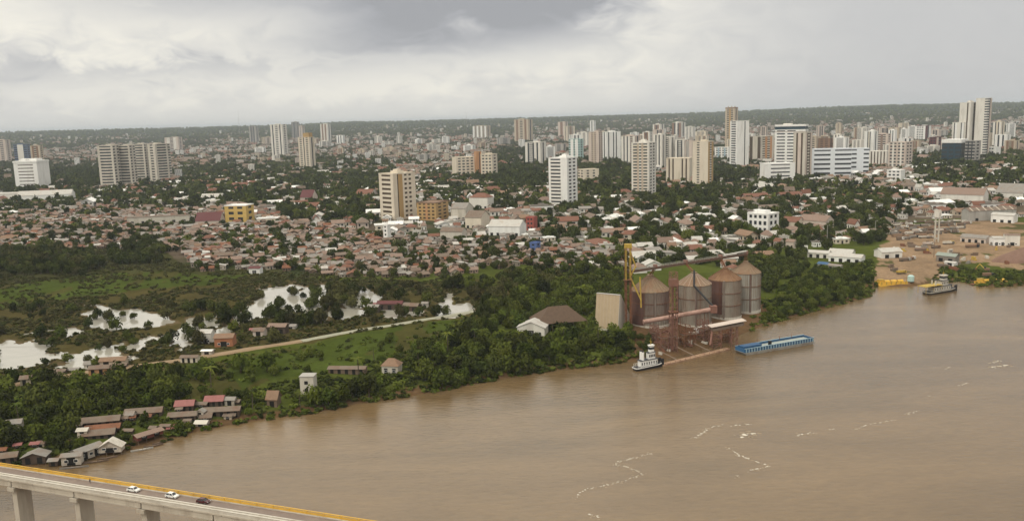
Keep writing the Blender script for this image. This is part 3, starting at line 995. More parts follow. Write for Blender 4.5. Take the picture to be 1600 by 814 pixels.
G_FAR = 'far apartment towers on the skyline'
TW = [
    # far left
    ('office_block', 'white office block with flared top behind the long white sheds', 'building', 30, 62, 79, 252, 297, dict(wall=WHITE, fl=9, front='sRs', flank='S', span=.72, yaw=32, roof=0, crown=crown_flare, phrase='the white flared-top office block', glass=GLASSBR)),
    ('apartment_tower', 'slate blue and white tower peeping over the flared-top office block', 'building', 28, 46, 51, 226, 268, dict(wall=STEELB, fl=12, front='gCg', accent=OFFW, flank='sgs')),
    ('apartment_tower', 'tan striped tower beside the slate blue tower', 'building', 53, 66, 71, 228, 268, dict(wall=TAN, accent=BROWNP, fl=12, front='scgcs', flank='sgs')),
    ('apartment_tower', 'pinkish tower cut by the picture edge above distant houses', 'building', -6, 12, 19, 219, 256, dict(wall=PINKISH, fl=12, front='sgsgs', flank='sgs')),
    ('apartment_tower', 'cream tower with grid of windows, first of four in a row', 'building', 160, 182, 191, 228, 293, dict(wall=PALEC, fl=14, front='sgbgs', flank='gsg', sep_balc=True, phrase='the row of four cream towers')),
    ('apartment_tower', 'cream tower with grid of windows, second of four in a row', 'building', 189, 208, 216, 228, 291, dict(wall=PALEC, fl=14, front='sgbgs', flank='gsg', sep_balc=True)),
    ('apartment_tower', 'cream tower with grid of windows, third of four in a row', 'building', 213, 230, 237, 226, 283, dict(wall=PALEC, fl=14, front='sgbgs', flank='gsg')),
    ('apartment_tower', 'cream tower with pale side wall, last of four in a row', 'building', 236, 247, 269, 226, 284, dict(side='L', wall=PALEC, fl=14, front='sgbgsg', flank='sgs', sep_balc=True)),
    ('apartment_tower', 'squat pink tower just behind the four cream towers', 'building', 260, 280, 286, 215, 236, dict(wall=PINKISH, fl=10, front='scgcs', accent=OFFW, flank='sgs')),
    ('apartment_tower', 'slim grey tower beside the tall radio mast', 'building', 391, 401, 405, 198, 224, dict(wall=GREYC, fl=15, front='srgrs', flank='sgs')),
    # left centre
    ('apartment_tower', 'white grooved twin-shaft tower with a spire', 'building', 426, 444, 451, 195, 246, dict(wall=OFFW, fl=18, front='srsgsrs', flank='sgs', crown=crown_spire, phrase='the white twin-shaft tower')),
    ('apartment_tower', 'dark grey tower behind the yellow-crowned tower', 'building', 457, 465, 469, 191, 218, dict(wall=GREYC, fl=18, front='grg', flank='srs', roof=2)),
    ('apartment_tower', 'brown tower half hidden by the yellow crown', 'building', 468, 473, 477, 197, 218, dict(wall=PINKISH, fl=16, front='sgs', flank='sgs')),
    ('apartment_tower', 'cream tower topped with a yellow crown', 'building', 469, 486, 494, 215, 265, dict(wall=CREAM, fl=17, front='sgsrsgs', flank='srs', roof=0, crown=crown_yellow, phrase='the yellow-crowned tower')),
    ('apartment_tower', 'brown and white tower standing apart beyond yellow-crowned tower', 'building', 502, 513, 518, 194, 223, dict(wall=OFFW, accent=BROWNP, fl=16, front='scscs', flank='srs')),
    ('apartment_tower', 'tan tower with white striped balconies above the shanty houses', 'building', 595, 617, 652, 273, 344, dict(side='L', yaw=38, wall=CREAM, accent=OCHRE, fl=10, front='SrCsgsgS', flank='sRs', span=.52, glass=GLASSBR, roof=2, phrase='the tan tower with striped balconies')),
    ('apartment_block', 'low ochre yellow apartment block beside the tan striped tower', 'building', 652, 682, 702, 318, 345, dict(yaw=30, wall=OCHRE, accent=ORANGE, glass=GLASSBR, fl=5, front='sgsgcgsgs', flank='sgsgs', roof=0, roofm=TILEO, phrase='the ochre yellow block')),
    ('apartment_block', 'cream half of the slab block with orange stair tower', 'building', 707, 714, 743, 247, 278, dict(side='L', yaw=18, wall=CREAM, fl=7, front='sgsgsgsgs', flank='S', span=.55, roof=0, phrase='the cream block with an orange stair')),
    ('stair_tower', 'orange stair tower between two cream slab blocks', 'building', 742, 745, 753, 238, 277, dict(side='L', yaw=18, wall=ORANGE, fl=8, front='Srs', flank='S', roof=0, dmin=14)),
    ('apartment_block', 'cream slab block on the far flank of the orange stair', 'building', 752, 770, 778, 242, 277, dict(yaw=20, wall=CREAM, fl=7, front='sgsgsgs', flank='sgs', span=.55)),
    ('apartment_tower', 'tan and white twin-striped tower on the far skyline', 'building', 739, 760, 767, 197, 217, dict(wall=TAN, accent=WHITE, fl=12, front='cgcgcgc', flank='sgs')),
    # centre
    ('apartment_tower', 'tan tower with broad brown stripes rising above the horizon', 'building', 804, 826, 833, 187, 224, dict(wall=TAN, accent=BROWNP, fl=14, front='scsgscs', flank='srs', roof=2)),
    ('apartment_tower', 'white tower with dark vertical stripes behind the big balconied tower', 'building', 821, 845, 854, 223, 261, dict(wall=OFFW, fl=12, front='srgrsrs', flank='srs')),
    ('apartment_tower', 'small pink brown tower breaking the horizon beyond teal building', 'building', 872, 883, 888, 191, 214, dict(wall=PINKISH, accent=BROWNP, fl=14, front='scs', flank='sgs')),
    ('apartment_tower', 'big white tower with rows of balconies and a stair shaft', 'building', 858, 887, 903, 248, 325, dict(yaw=30, wall=WHITE, fl=14, front='sbbSs', flank='sgsgs', sep_balc=True, balcm=OFFW, roof=2, phrase='the big white balconied tower')),
    ('office_block', 'pale teal office block with white base', 'building', 889, 906, 912, 218, 252, dict(wall=TEALP, accent=WHITE, fl=9, front='gCgCg', flank='sgs', roof=0, phrase='the pale teal block')),
    ('apartment_tower', 'cream tower with brown window grid in the cluster', 'building', 920, 936, 942, 207, 259, dict(wall=PINKISH, accent=TAN, glass=GLASSBR, fl=16, front='SgcgS', flank='gsg')),
    ('apartment_tower', 'white ribbed tower beside the cream tower with brown grid', 'building', 941, 948, 970, 207, 254, dict(side='L', yaw=24, wall=WHITE, fl=15, front='srSrsrS', flank='srs')),
    ('apartment_tower', 'distant white tower standing alone near the horizon', 'building', 922, 928, 931, 189, 208, dict(wall=WHITE, fl=12, front='srs', flank='sgs')),
    ('apartment_block', 'low cream block with blank end wall beneath the cluster', 'building', 903, 911, 936, 266, 288, dict(side='L', yaw=25, wall=CREAM, fl=5, front='SgSgS', flank='gsg', roof=0)),
    ('apartment_tower', 'pinkish white ribbed tower in the middle of the cluster', 'building', 971, 992, 1001, 213, 260, dict(wall=PINKISH, accent=OFFW, fl=16, front='crcrcgc', flank='srs')),
    ('apartment_tower', 'white tower with tan patterned panels and stepped roof', 'building', 987, 1014, 1025, 224, 308, dict(yaw=22, wall=OFFW, accent=TAN, fl=18, front='sbcgcbs', flank='sgsgs', balcm=CREAM, sep_balc=True, roof=2, phrase='the white tower with tan panels')),
    ('apartment_tower', 'brown and white tower behind the tan-panelled tower', 'building', 1004, 1015, 1020, 207, 240, dict(wall=OFFW, accent=BROWNP, fl=14, front='scrcs', flank='sgs')),
    ('apartment_tower', 'slim grey white tower with dark grooves in the cluster', 'building', 1021, 1034, 1040, 211, 263, dict(wall=OFFW, fl=16, front='srsrs', flank='srs')),
    ('apartment_tower', 'grey tower with projecting white roof slab', 'building', 1036, 1048, 1054, 215, 262, dict(wall=OFFW, accent=GREYC, fl=15, front='scgcs', flank='srs', roof=0)),
    ('apartment_tower', 'white tower with wide flat top behind the cream slab', 'building', 1055, 1069, 1075, 219, 262, dict(wall=OFFW, fl=14, front='srgrs', flank='sgs', roof=0)),
    ('apartment_tower', 'dull pink tower wedged behind the tall cream slab', 'building', 1067, 1081, 1086, 221, 262, dict(wall=PINKISH, accent=GREYC, fl=14, front='scs', flank='S', roof=0)),
    ('apartment_block', 'lower cream block with deep dark vertical slots', 'building', 1041, 1077, 1083, 248, 284, dict(yaw=15, wall=CREAM, glass=GLASSBR, fl=9, front='srsrsSrsrs', flank='S', roof=0, phrase='the slotted cream block')),
    ('apartment_tower', 'tall blank-walled cream slab tower with ochre edge', 'building', 1082, 1106, 1114, 222, 292, dict(yaw=24, wall=CREAM, accent=OCHRE, fl=18, front='SgSS', flank='cgc', roof=1, phrase='the blank cream slab tower')),
    ('apartment_tower', 'pair-topped brown and white tower on the horizon beyond cluster', 'building', 1020, 1032, 1038, 195, 217, dict(wall=OFFW, accent=BROWNP, fl=14, front='scrcs', flank='srs', roof=2)),
    ('apartment_tower', 'dark brown and white tower with rooftop tank on horizon', 'building', 1050, 1064, 1071, 192, 218, dict(wall=OFFW, accent=BROWNP, fl=14, front='crsrc', flank='srs', roof=2)),
    ('apartment_tower', 'tallest tan tower with dark banded top above the horizon', 'building', 1133, 1147, 1152, 170, 236, dict(wall=TAN, accent=OCHRE, fl=22, front='sgcgs', flank='srs', roof=0, crown=crown_darktop, phrase='the tallest tan tower')),
    ('apartment_tower', 'tall white slab tower with banded balconies on its side', 'building', 1140, 1151, 1169, 190, 264, dict(side='L', yaw=32, wall=WHITE, fl=20, front='SSrS', flank='sRs', span=.45, roof=0, phrase='the tall white slab tower')),
    ('apartment_tower', 'dark glazed tower with brown window grid beside white slab', 'building', 1171, 1188, 1208, 214, 254, dict(side='L', yaw=35, wall=PALEC, accent=ORANGE, glass=GLASSBR, fl=11, front='sgcgcs', flank='rsr', roof=0)),
    ('apartment_block', 'low white block with pale blue stripes between towers', 'building', 1117, 1138, 1144, 231, 249, dict(wall=WHITE, accent=LBLUE, fl=5, front='sgcgsgcgs', flank='sgs', roof=0)),
    # right
    ('headquarters_tower', 'white headquarters tower with dark glass storey under its roof', 'building', 1211, 1257, 1265, 203, 262, dict(yaw=14, wall=WHITE, fl=12, front='sRsRsSs', flank='srs', span=.6, roof=0, crown=crown_glassband, fmax=26, phrase='the white headquarters tower')),
    ('stair_tower', 'tan striped shaft tower standing before the white headquarters', 'building', 1239, 1257, 1267, 208, 282, dict(yaw=30, wall=PALEC, accent=PINKISH, glass=GLASSBR, fl=16, front='srcrs', flank='crgrc', roof=0, dmin=7)),
    ('office_annex', 'low white banded annex at the foot of the headquarters', 'building', 1178, 1196, 1240, 257, 287, dict(side='L', yaw=20, wall=WHITE, fl=5, front='sRs', flank='S', span=.66, roof=0, fmax=30, phrase='the white banded annex')),
    ('office_block', 'long white office block with dark ribbon windows', 'building', 1267, 1271, 1326, 234, 277, dict(side='L', yaw=10, wall=BLUEG, fl=6, front='RsR', flank='S', span=.6, roof=0, phrase='the long ribbon-windowed office block')),
    ('office_block', 'shorter white ribbon-windowed wing with blank centre panel', 'building', 1326, 1329, 1355, 233, 273, dict(side='L', yaw=10, wall=BLUEG, fl=6, front='RSSR', flank='S', span=.6, roof=0)),
    ('apartment_block', 'white tower block with paired dark window columns', 'building', 1350, 1364, 1370, 206, 248, dict(wall=WHITE, accent=PALEC, fl=9, front='SrcrS', flank='srs', roof=2)),
    ('apartment_block', 'brown and white striped low block beside the ribbon-windowed wing', 'building', 1359, 1385, 1390, 237, 259, dict(yaw=15, wall=OFFW, glass=GLASSBR, fl=3, front='srsrsrsrsrs', flank='S', roof=0)),
    ('apartment_block', 'broad beige block with pale grid of windows', 'building', 1389, 1414, 1424, 223, 262, dict(yaw=25, wall=PINKISH, accent=OFFW, fl=8, front='sgcgsgcgs', flank='sgsgs', roof=0, phrase='the broad beige block')),
    ('apartment_block', 'salmon coloured block behind the broad beige block', 'building', 1369, 1386, 1391, 210, 238, dict(wall=PINKISH, accent=TILEP, fl=8, front='sgcgs', flank='sgs')),
    ('apartment_block', 'white block with red top band standing alone', 'building', 1430, 1445, 1453, 197, 221, dict(wall=WHITE, accent=MAROON, fl=9, front='sGs', flank='crs', roof=1, roofm=MAROON, phrase='the white block with a red band')),
    ('office_block', 'deep maroon building between houses', 'building', 1452, 1462, 1472, 215, 241, dict(yaw=40, wall=MAROON, accent=PINKISH, fl=6, front='sgsgs', flank='cgc', roof=0)),
    ('apartment_tower', 'stepped white tower with tall dark slots, tallest pair', 'building', 1487, 1503, 1513, 192, 249, dict(wall=OFFW, accent=WHITE, fl=15, front='srcSrc', flank='srs', roof=0)),
    ('apartment_tower', 'white tower with open framed top rising between the tallest pair', 'building', 1497, 1512, 1523, 161, 249, dict(wall=OFFW, glass=GLASSBR, fl=18, front='sSrs', flank='srs', roof=2)),
    ('apartment_tower', 'tallest pinkish tower with dark fin on its edge', 'building', 1522, 1538, 1544, 154, 249, dict(yaw=22, wall=OFFW, accent=PINKISH, fl=24, front='SSg', flank='grc', roof=0, phrase='the tallest pinkish tower')),
    ('office_block', 'dark glass office box with a white fascia on top', 'building', 1473, 1500, 1509, 223, 256, dict(yaw=18, wall=GLASSB, accent=WHITE, glass=GLASS, fl=5, front='G', flank='g', roof=0, roofm=WHITE, crown=lambda r, w, d, H: MB().box(-w / 2 - .6, w / 2 + .6, -d / 2 - .6, d / 2 + .6, H - 1, H + 7).build('fascia', WHITE, r), phrase='the dark glass box with white fascia')),
    ('office_block', 'grey green glazed block beside the dark glass box', 'building', 1508, 1522, 1530, 221, 256, dict(wall=GREYC, accent=TEALP, fl=7, front='grgrg', flank='sgs', roof=0)),
    ('apartment_tower', 'cream ribbed tower standing apart past the tallest pinkish tower', 'building', 1551, 1562, 1567, 191, 232, dict(wall=CREAM, accent=OFFW, fl=14, front='crsrc', flank='srs', roof=2)),
    ('office_block', 'low white block at the foot of the tallest pinkish tower', 'building', 1539, 1555, 1562, 231, 247, dict(wall=WHITE, fl=3, front='sGs', flank='S', roof=0)),
    ('apartment_block', 'brown block behind the long ribbon-windowed office', 'building', 1279, 1296, 1300, 217, 240, dict(wall=BROWNP, accent=TAN, glass=GLASSBR, fl=7, front='sgsgs', flank='sgs', roof=0)),
    ('apartment_block', 'tan block tucked between headquarters and brown block', 'building', 1266, 1275, 1279, 214, 240, dict(wall=TAN, fl=8, front='sgs', flank='S')),
    ('apartment_block', 'white ribbed block rising behind the ribbon-windowed office', 'building', 1302, 1313, 1318, 211, 240, dict(wall=OFFW, fl=9, front='srsrs', flank='sgs')),
    ('apartment_block', 'three-storey white building with arched openings above the yard', 'building', 1168, 1200, 1216, 336, 367, dict(yaw=30, wall=WHITE, fl=3, front='sgsgsgsgs', flank='sgsgs', span=.42, roof=1, phrase='the three-storey white building')),
    ('apartment_block', 'plain white block on pillars amid houses below beige block', 'building', 1387, 1407, 1413, 267, 283, dict(yaw=18, wall=WHITE, fl=3, front='sgsgsgs', flank='S', roof=0)),
    ('apartment_block', 'yellow three-storey house with white roof among the shanties', 'building', 354, 386, 398, 322, 348, dict(yaw=26, wall=mat('dull yellow wall', (.56, .39, .12), .75, .15, .3), fl=3, front='sgsgs', flank='sgs', roof=0, roofm=WHITE, phrase='the yellow house with a white roof')),
    ('apartment_block', 'slim white house tower with dark windows above shanty roofs', 'building', 600, 606, 611, 353, 377, dict(wall=WHITE, fl=4, front='sgs', flank='S', roof=0, dmin=6)),
    ('apartment_block', 'red fronted building with white base behind yellow boxes', 'building', 822, 834, 840, 341, 361, dict(wall=mat('bright red paint', (.33, .085, .065), .7, .15), fl=3, front='sgsgs', flank='S', roof=0)),
    ('apartment_block', 'blue sided building among grey roofs', 'building', 828, 838, 843, 381, 394, dict(wall=mat('strong blue paint', (.09, .14, .32), .7, .15), fl=2, front='sgs', flank='sgs', roof=0)),
]
for name, label, cat, x0, xs, x1, yt, yb, kw in TW:
    tower(name, label, cat, x0, xs, x1, yt, yb, **kw)


ORD = ['first', 'second', 'third', 'fourth', 'fifth', 'sixth', 'seventh', 'eighth', 'ninth', 'tenth', 'eleventh', 'twelfth', 'thirteenth', 'fourteenth', 'fifteenth', 'sixteenth', 'seventeenth', 'eighteenth', 'nineteenth', 'twentieth']
TENS = ['', '', 'twenty', 'thirty', 'forty', 'fifty', 'sixty', 'seventy', 'eighty', 'ninety']


def ordinal(n):
    if n < 20:
        return ORD[n]
    if (n + 1) % 10 == 0:
        return TENS[(n + 1) // 10][:-1] + 'ieth' if n < 99 else 'hundredth'
    return TENS[(n + 1) // 10] + '-' + ORD[(n + 1) % 10 - 1] if n < 99 else 'hundred-and-' + ORD[(n - 100) % 20]


RELCOUNT = {}


def relate(px, desc):
    """unique wording: what it looks like + the landmark it stands nearest in the picture + its rank among its like there"""
    L = np.array([[a, b] for a, b, _ in LANDMARKS])
    near = [int(np.argmin((L[:, 0] - x) ** 2 + 4 * (L[:, 1] - y) ** 2)) for x, y in px]
    groups = {}
    for i, (n, d) in enumerate(zip(near, desc)):
        rel = 'in front of' if px[i][1] > L[n][1] + 12 else ('behind' if px[i][1] < L[n][1] - 6 else 'beside')
        groups.setdefault((d, rel, n), []).append(i)
    out = [None] * len(px)
    for (d, rel, n), ids in groups.items():
        ids.sort(key=lambda i: (px[i][0] - L[n][0]) ** 2 + 4 * (px[i][1] - L[n][1]) ** 2)
        for r, i in enumerate(ids):
            out[i] = '%s %s %s' % (d, rel, LANDMARKS[n][2]) + (', %s out' % ordinal(r) if len(ids) > 1 else '')
    return out


def filler_blocks():
    rs = random.Random(77)
    specs = []
    for k in range(400):
        if len(specs) >= 92:
            break
        x = rs.choice((rs.uniform(800, 1210), rs.uniform(1265, 1600), rs.uniform(930, 1110), rs.uniform(1340, 1480), rs.uniform(400, 800)))
        yb = rs.uniform(222, 252) - (x - 800) * .012
        wpx = rs.uniform(9, 22)
        hp = rs.uniform(9, 30) if x > 800 else rs.uniform(7, 15)
        if any(abs(x - q[0]) < 10 and abs(yb - q[1]) < 8 for q in specs):
            continue
        specs.append((x, yb, wpx, hp))
    looks = [('white', WHITE, 'srsrs'), ('white', OFFW, 'sgsgs'), ('cream', CREAM, 'sgcgs'), ('pinkish', PINKISH, 'srgrs'), ('white', WHITE, 'sRs'), ('grey', GREYC, 'sgs'), ('tan', TAN, 'scgcs'), ('off-white', OFFW, 'bsb')]
    pick = [looks[rs.randrange(len(looks))] for _ in specs]
    ds = ['%s %s %s block' % ('tall' if q[3] > 22 else ('squat' if q[3] < 13 else 'mid-height'), p[0], 'slim' if q[2] < 13 else 'broad') for q, p in zip(specs, pick)]
    for (x, yb, wpx, hp), (nm, wm, bays), lb in zip(specs, pick, relate([(q[0], q[1]) for q in specs], ds)):
        c = ground(x, yb)
        ok = all((c.x - fx) ** 2 + (c.y - fy) ** 2 > (fr + 14) ** 2 for fx, fy, fr in FOOT)
        if not ok:
            continue
        sd = rs.choice('LR')
        xs = x + wpx * (.25 if sd == 'R' else -.25)
        tower('apartment_block', lb, 'building', x - wpx / 2, xs, x + wpx / 2, yb - hp, yb, side=sd, yaw=rs.uniform(18, 38), wall=wm, accent=rs.choice((BROWNP, PINKISH, TAN)), fl=max(3, int(hp * .62)), front=bays, flank=rs.choice(('srs', 'sgs', 'S')), roof=rs.choice((0, 1, 1, 2)),
              group='mid-rise blocks between the towers', fmax=30)


filler_blocks()

# slim masts on the horizon
for px, yt, yb, lab in ((375, 173, 212, 'slender radio mast standing tallest on the hazy skyline'), (729, 174, 200, 'thin mast far off above the flat forest'),
                        (893, 178, 196, 'faint antenna mast beyond the small pink tower'), (919, 178, 196, 'second faint antenna mast on the ridge')):
    c = ground(px, yb)
    H = height_for(c, yt)
    root = empty('radio_mast', c)
    tag(root, lab, 'mast', 'masts on the horizon')
    MB().tube((0, 0, 0), (0, 0, H), 1.3, .5, n=6).build('shaft', GREYC, root)
    gy = MB()
    for k in range(3):
        a = k * 2.094
        gy.tube((0, 0, H * .7), (math.cos(a) * H * .3, math.sin(a) * H * .3, 0), .12, n=4)
    gy.build('guy_wires', GREYC, root)


# --- gabled sheds, halls and houses placed one by one --------------------------------
def shed(name, label, cat, x0, xs, x1, yeave, ybase, side='R', yaw=25, wall=OFFW, roof=TING, rise=.28, ridge='front', doors=2, windows=0, group=None, over=.6, depth=None, stilts=0.0, zbase=None, phrase=None,
         ribs=0, open_=False, hip=False, doorm=None):
    """hall with pitched roof. ridge='front': ridge runs along the front face; 'side': gable shows on the front face"""
    yawr = math.radians(yaw)
    xc = xs
    C = ground(xc, ybase) if zbase is None else at_z(xc, ybase, zbase)
    s = scale_at(C)
    H = height_for(C, yeave)
    fpx, spx = ((xs - x0), (x1 - xs)) if side == 'R' else ((x1 - xs), (xs - x0))
    w = max(2.5, fpx / s / math.cos(yawr))
    d = depth or max(2.5, spx / s / max(.2, math.sin(yawr)))
    if name in ('row_house', 'hut', 'river_house', 'floating_house', 'brick_shed', 'long_house'):
        d = min(d, 5.6)
    if name in ('row_house', 'hut', 'river_house', 'floating_house', 'brick_shed'):
        wall = {WHITE: mat('river-stained white', (.52, .47, .40), .85, .22, .5, stain=(.2, .15, .1), stain_amt=.4), OFFW: mat('river-stained white', (.5, .5, .5)), TIMBER: mat('dark wet boards', (.085, .06, .045), .9, .35, .8)}.get(wall, wall)
    if ground_z(C.x, C.y) < -2 and name in ('row_house', 'hut'):
        roof = {TING: TINB, TINL: TING}.get(roof, roof)
    rot = view_angle(C) + (-yawr if side == 'R' else yawr)
    X = Vector((math.cos(rot), math.sin(rot), 0))
    Y = Vector((-math.sin(rot), math.cos(rot), 0))
    ctr = C + X * (-w / 2 if side == 'R' else w / 2) + Y * (d / 2)
    root = empty(name, (ctr.x, ctr.y, C.z - .1), rot)
    tag(root, label, cat, group)
    hw, hd = w / 2, d / 2
    z0 = stilts
    H = max(H, stilts + 1.8)
    if open_:
        posts = max(2, int(w / 4))
        for k in range(posts + 1):
            for yy in (-hd, hd):
                MB().box(-hw + w * k / posts - .12, -hw + w * k / posts + .12, yy - .12, yy + .12, 0, H).build('post', TIMBER, root)
        MB().box(-hw, hw, hd - .15, hd, 0, H).build('wall', wall, root)
    else:
        MB().box(-hw, hw, -hd, hd, z0, H).build('wall', wall, root)
        if stilts:
            n = max(2, int(w / 3))
            for k in range(n + 1):
                for yy in (-hd + .15, hd - .15):
                    MB().box(-hw + .15 + (w - .3) * k / n - .1, -hw + .15 + (w - .3) * k / n + .1, yy - .1, yy + .1, -1.5, z0).build('stilt', TIMBER, root)
    t = .14
    if ridge == 'front':
        rh = rise * d
        if hip:
            e = min(w * .3, hd)
            mb = MB().add([(-hw - over, -hd - over, H + .02), (hw + over, -hd - over, H + .02), (hw + over, hd + over, H + .02), (-hw - over, hd + over, H + .02), (-hw + e, 0, H + rh), (hw - e, 0, H + rh)],
                          [(0, 1, 5, 4), (1, 2, 5), (2, 3, 4, 5), (3, 0, 4), (3, 2, 1, 0)])
            ro = mb.build('roof', roof, root)
        else:
            k_ = over / hd * rh
            prof = [(-hd - over, H - k_), (0, H + rh), (hd + over, H - k_), (hd + over, H - k_ + t), (0, H + rh + t), (-hd - over, H - k_ + t)]
            mb = MB()
            n = len(prof)
            v = [(-hw - over, y, z) for y, z in prof] + [(hw + over, y, z) for y, z in prof]
            mb.add(v, [(k, (k + 1) % n, n + (k + 1) % n, n + k)[::-1] for k in range(n)] + [tuple(range(n)), tuple(range(2 * n - 1, n - 1, -1))])
            ro = mb.build('roof', roof, root)
            gb = MB()
            for sx in (-hw + .02, hw - .12):
                gb.add([(sx, -hd + .02, H), (sx, hd - .02, H), (sx, 0, H + rh - .05), (sx + .1, -hd + .02, H), (sx + .1, hd - .02, H), (sx + .1, 0, H + rh - .05)], [(0, 1, 2), (5, 4, 3), (0, 2, 5, 3), (1, 4, 5, 2), (0, 3, 4, 1)])
            gb.build('gable_wall', wall, root)
            for k in range(ribs):
                xx = -hw + w * (k + .5) / ribs
                v = [(xx + sx, -y_, z_ + t + .16) for sx in (-.35, .35) for y_, z_ in ((hd + over, H - k_), (0, H + rh))]
                b = MB()
                for sgn in (-1, 1):
                    b.add([(xx - .45, sgn * (hd + over), H - k_ + t + .04), (xx + .45, sgn * (hd + over), H - k_ + t + .04), (xx + .45, 0, H + rh + t + .06), (xx - .45, 0, H + rh + t + .06)], [(0, 1, 2, 3) if sgn < 0 else (3, 2, 1, 0)])
                b.build('skylight', CREAM, root)
    else:
        rh = rise * w
        k_ = over / hw * rh
        prof = [(-hw - over, H - k_), (0, H + rh), (hw + over, H - k_), (hw + over, H - k_ + t), (0, H + rh + t), (-hw - over, H - k_ + t)]
        ro = MB().prism(prof, -hd - over, hd + over).build('roof', roof, root)
        gb = MB()
        for y0_, y1_ in ((-hd + .02, -hd + .12), (hd - .12, hd - .02)):
            gb.prism([(-hw + .02, H), (hw - .02, H), (0, H + rh - .05)], y0_, y1_)
        gb.build('gable_wall', wall, root)
    if not open_:
        for k in range(doors):
            xx = -hw + w * (k + .5) / max(1, doors)
            dw = min(w / max(1, doors) * .22, 1.8)
            dh = min(H - z0 - .3, 3.2)
            MB().box(xx - dw, xx + dw, -hd - .06, -hd + .05, z0 + .05, z0 + dh).build('door', doorm or DARK, root)
        for k in range(windows):
            xx = -hw + w * (k + .5) / windows
            ww = min(.8, w / windows * .25)
            f = MB().box(xx - ww, xx + ww, -hd - .09, -hd + .05, z0 + 1.1, z0 + min(2.4, H - z0 - .2)).build('window', WHITE, root)
            MB().box(xx - ww + .12, xx + ww - .12, -hd - .12, -hd - .07, z0 + 1.22, z0 + min(2.28, H - z0 - .32)).build('pane', GLASS, f)
    FOOT.append((ctr.x, ctr.y, .5 * math.hypot(w, d) + .5))
    if w > 14 or d > 14:          # long halls: keep the ends clear as well
        for q in (-.35, .35):
            a = ctr + (X * (w * q) if w > d else Y * (d * q))
            FOOT.append((a.x, a.y, .32 * max(w, d)))
    if phrase:
        LANDMARKS.append(((x0 + x1) / 2, ybase, phrase))
    return root


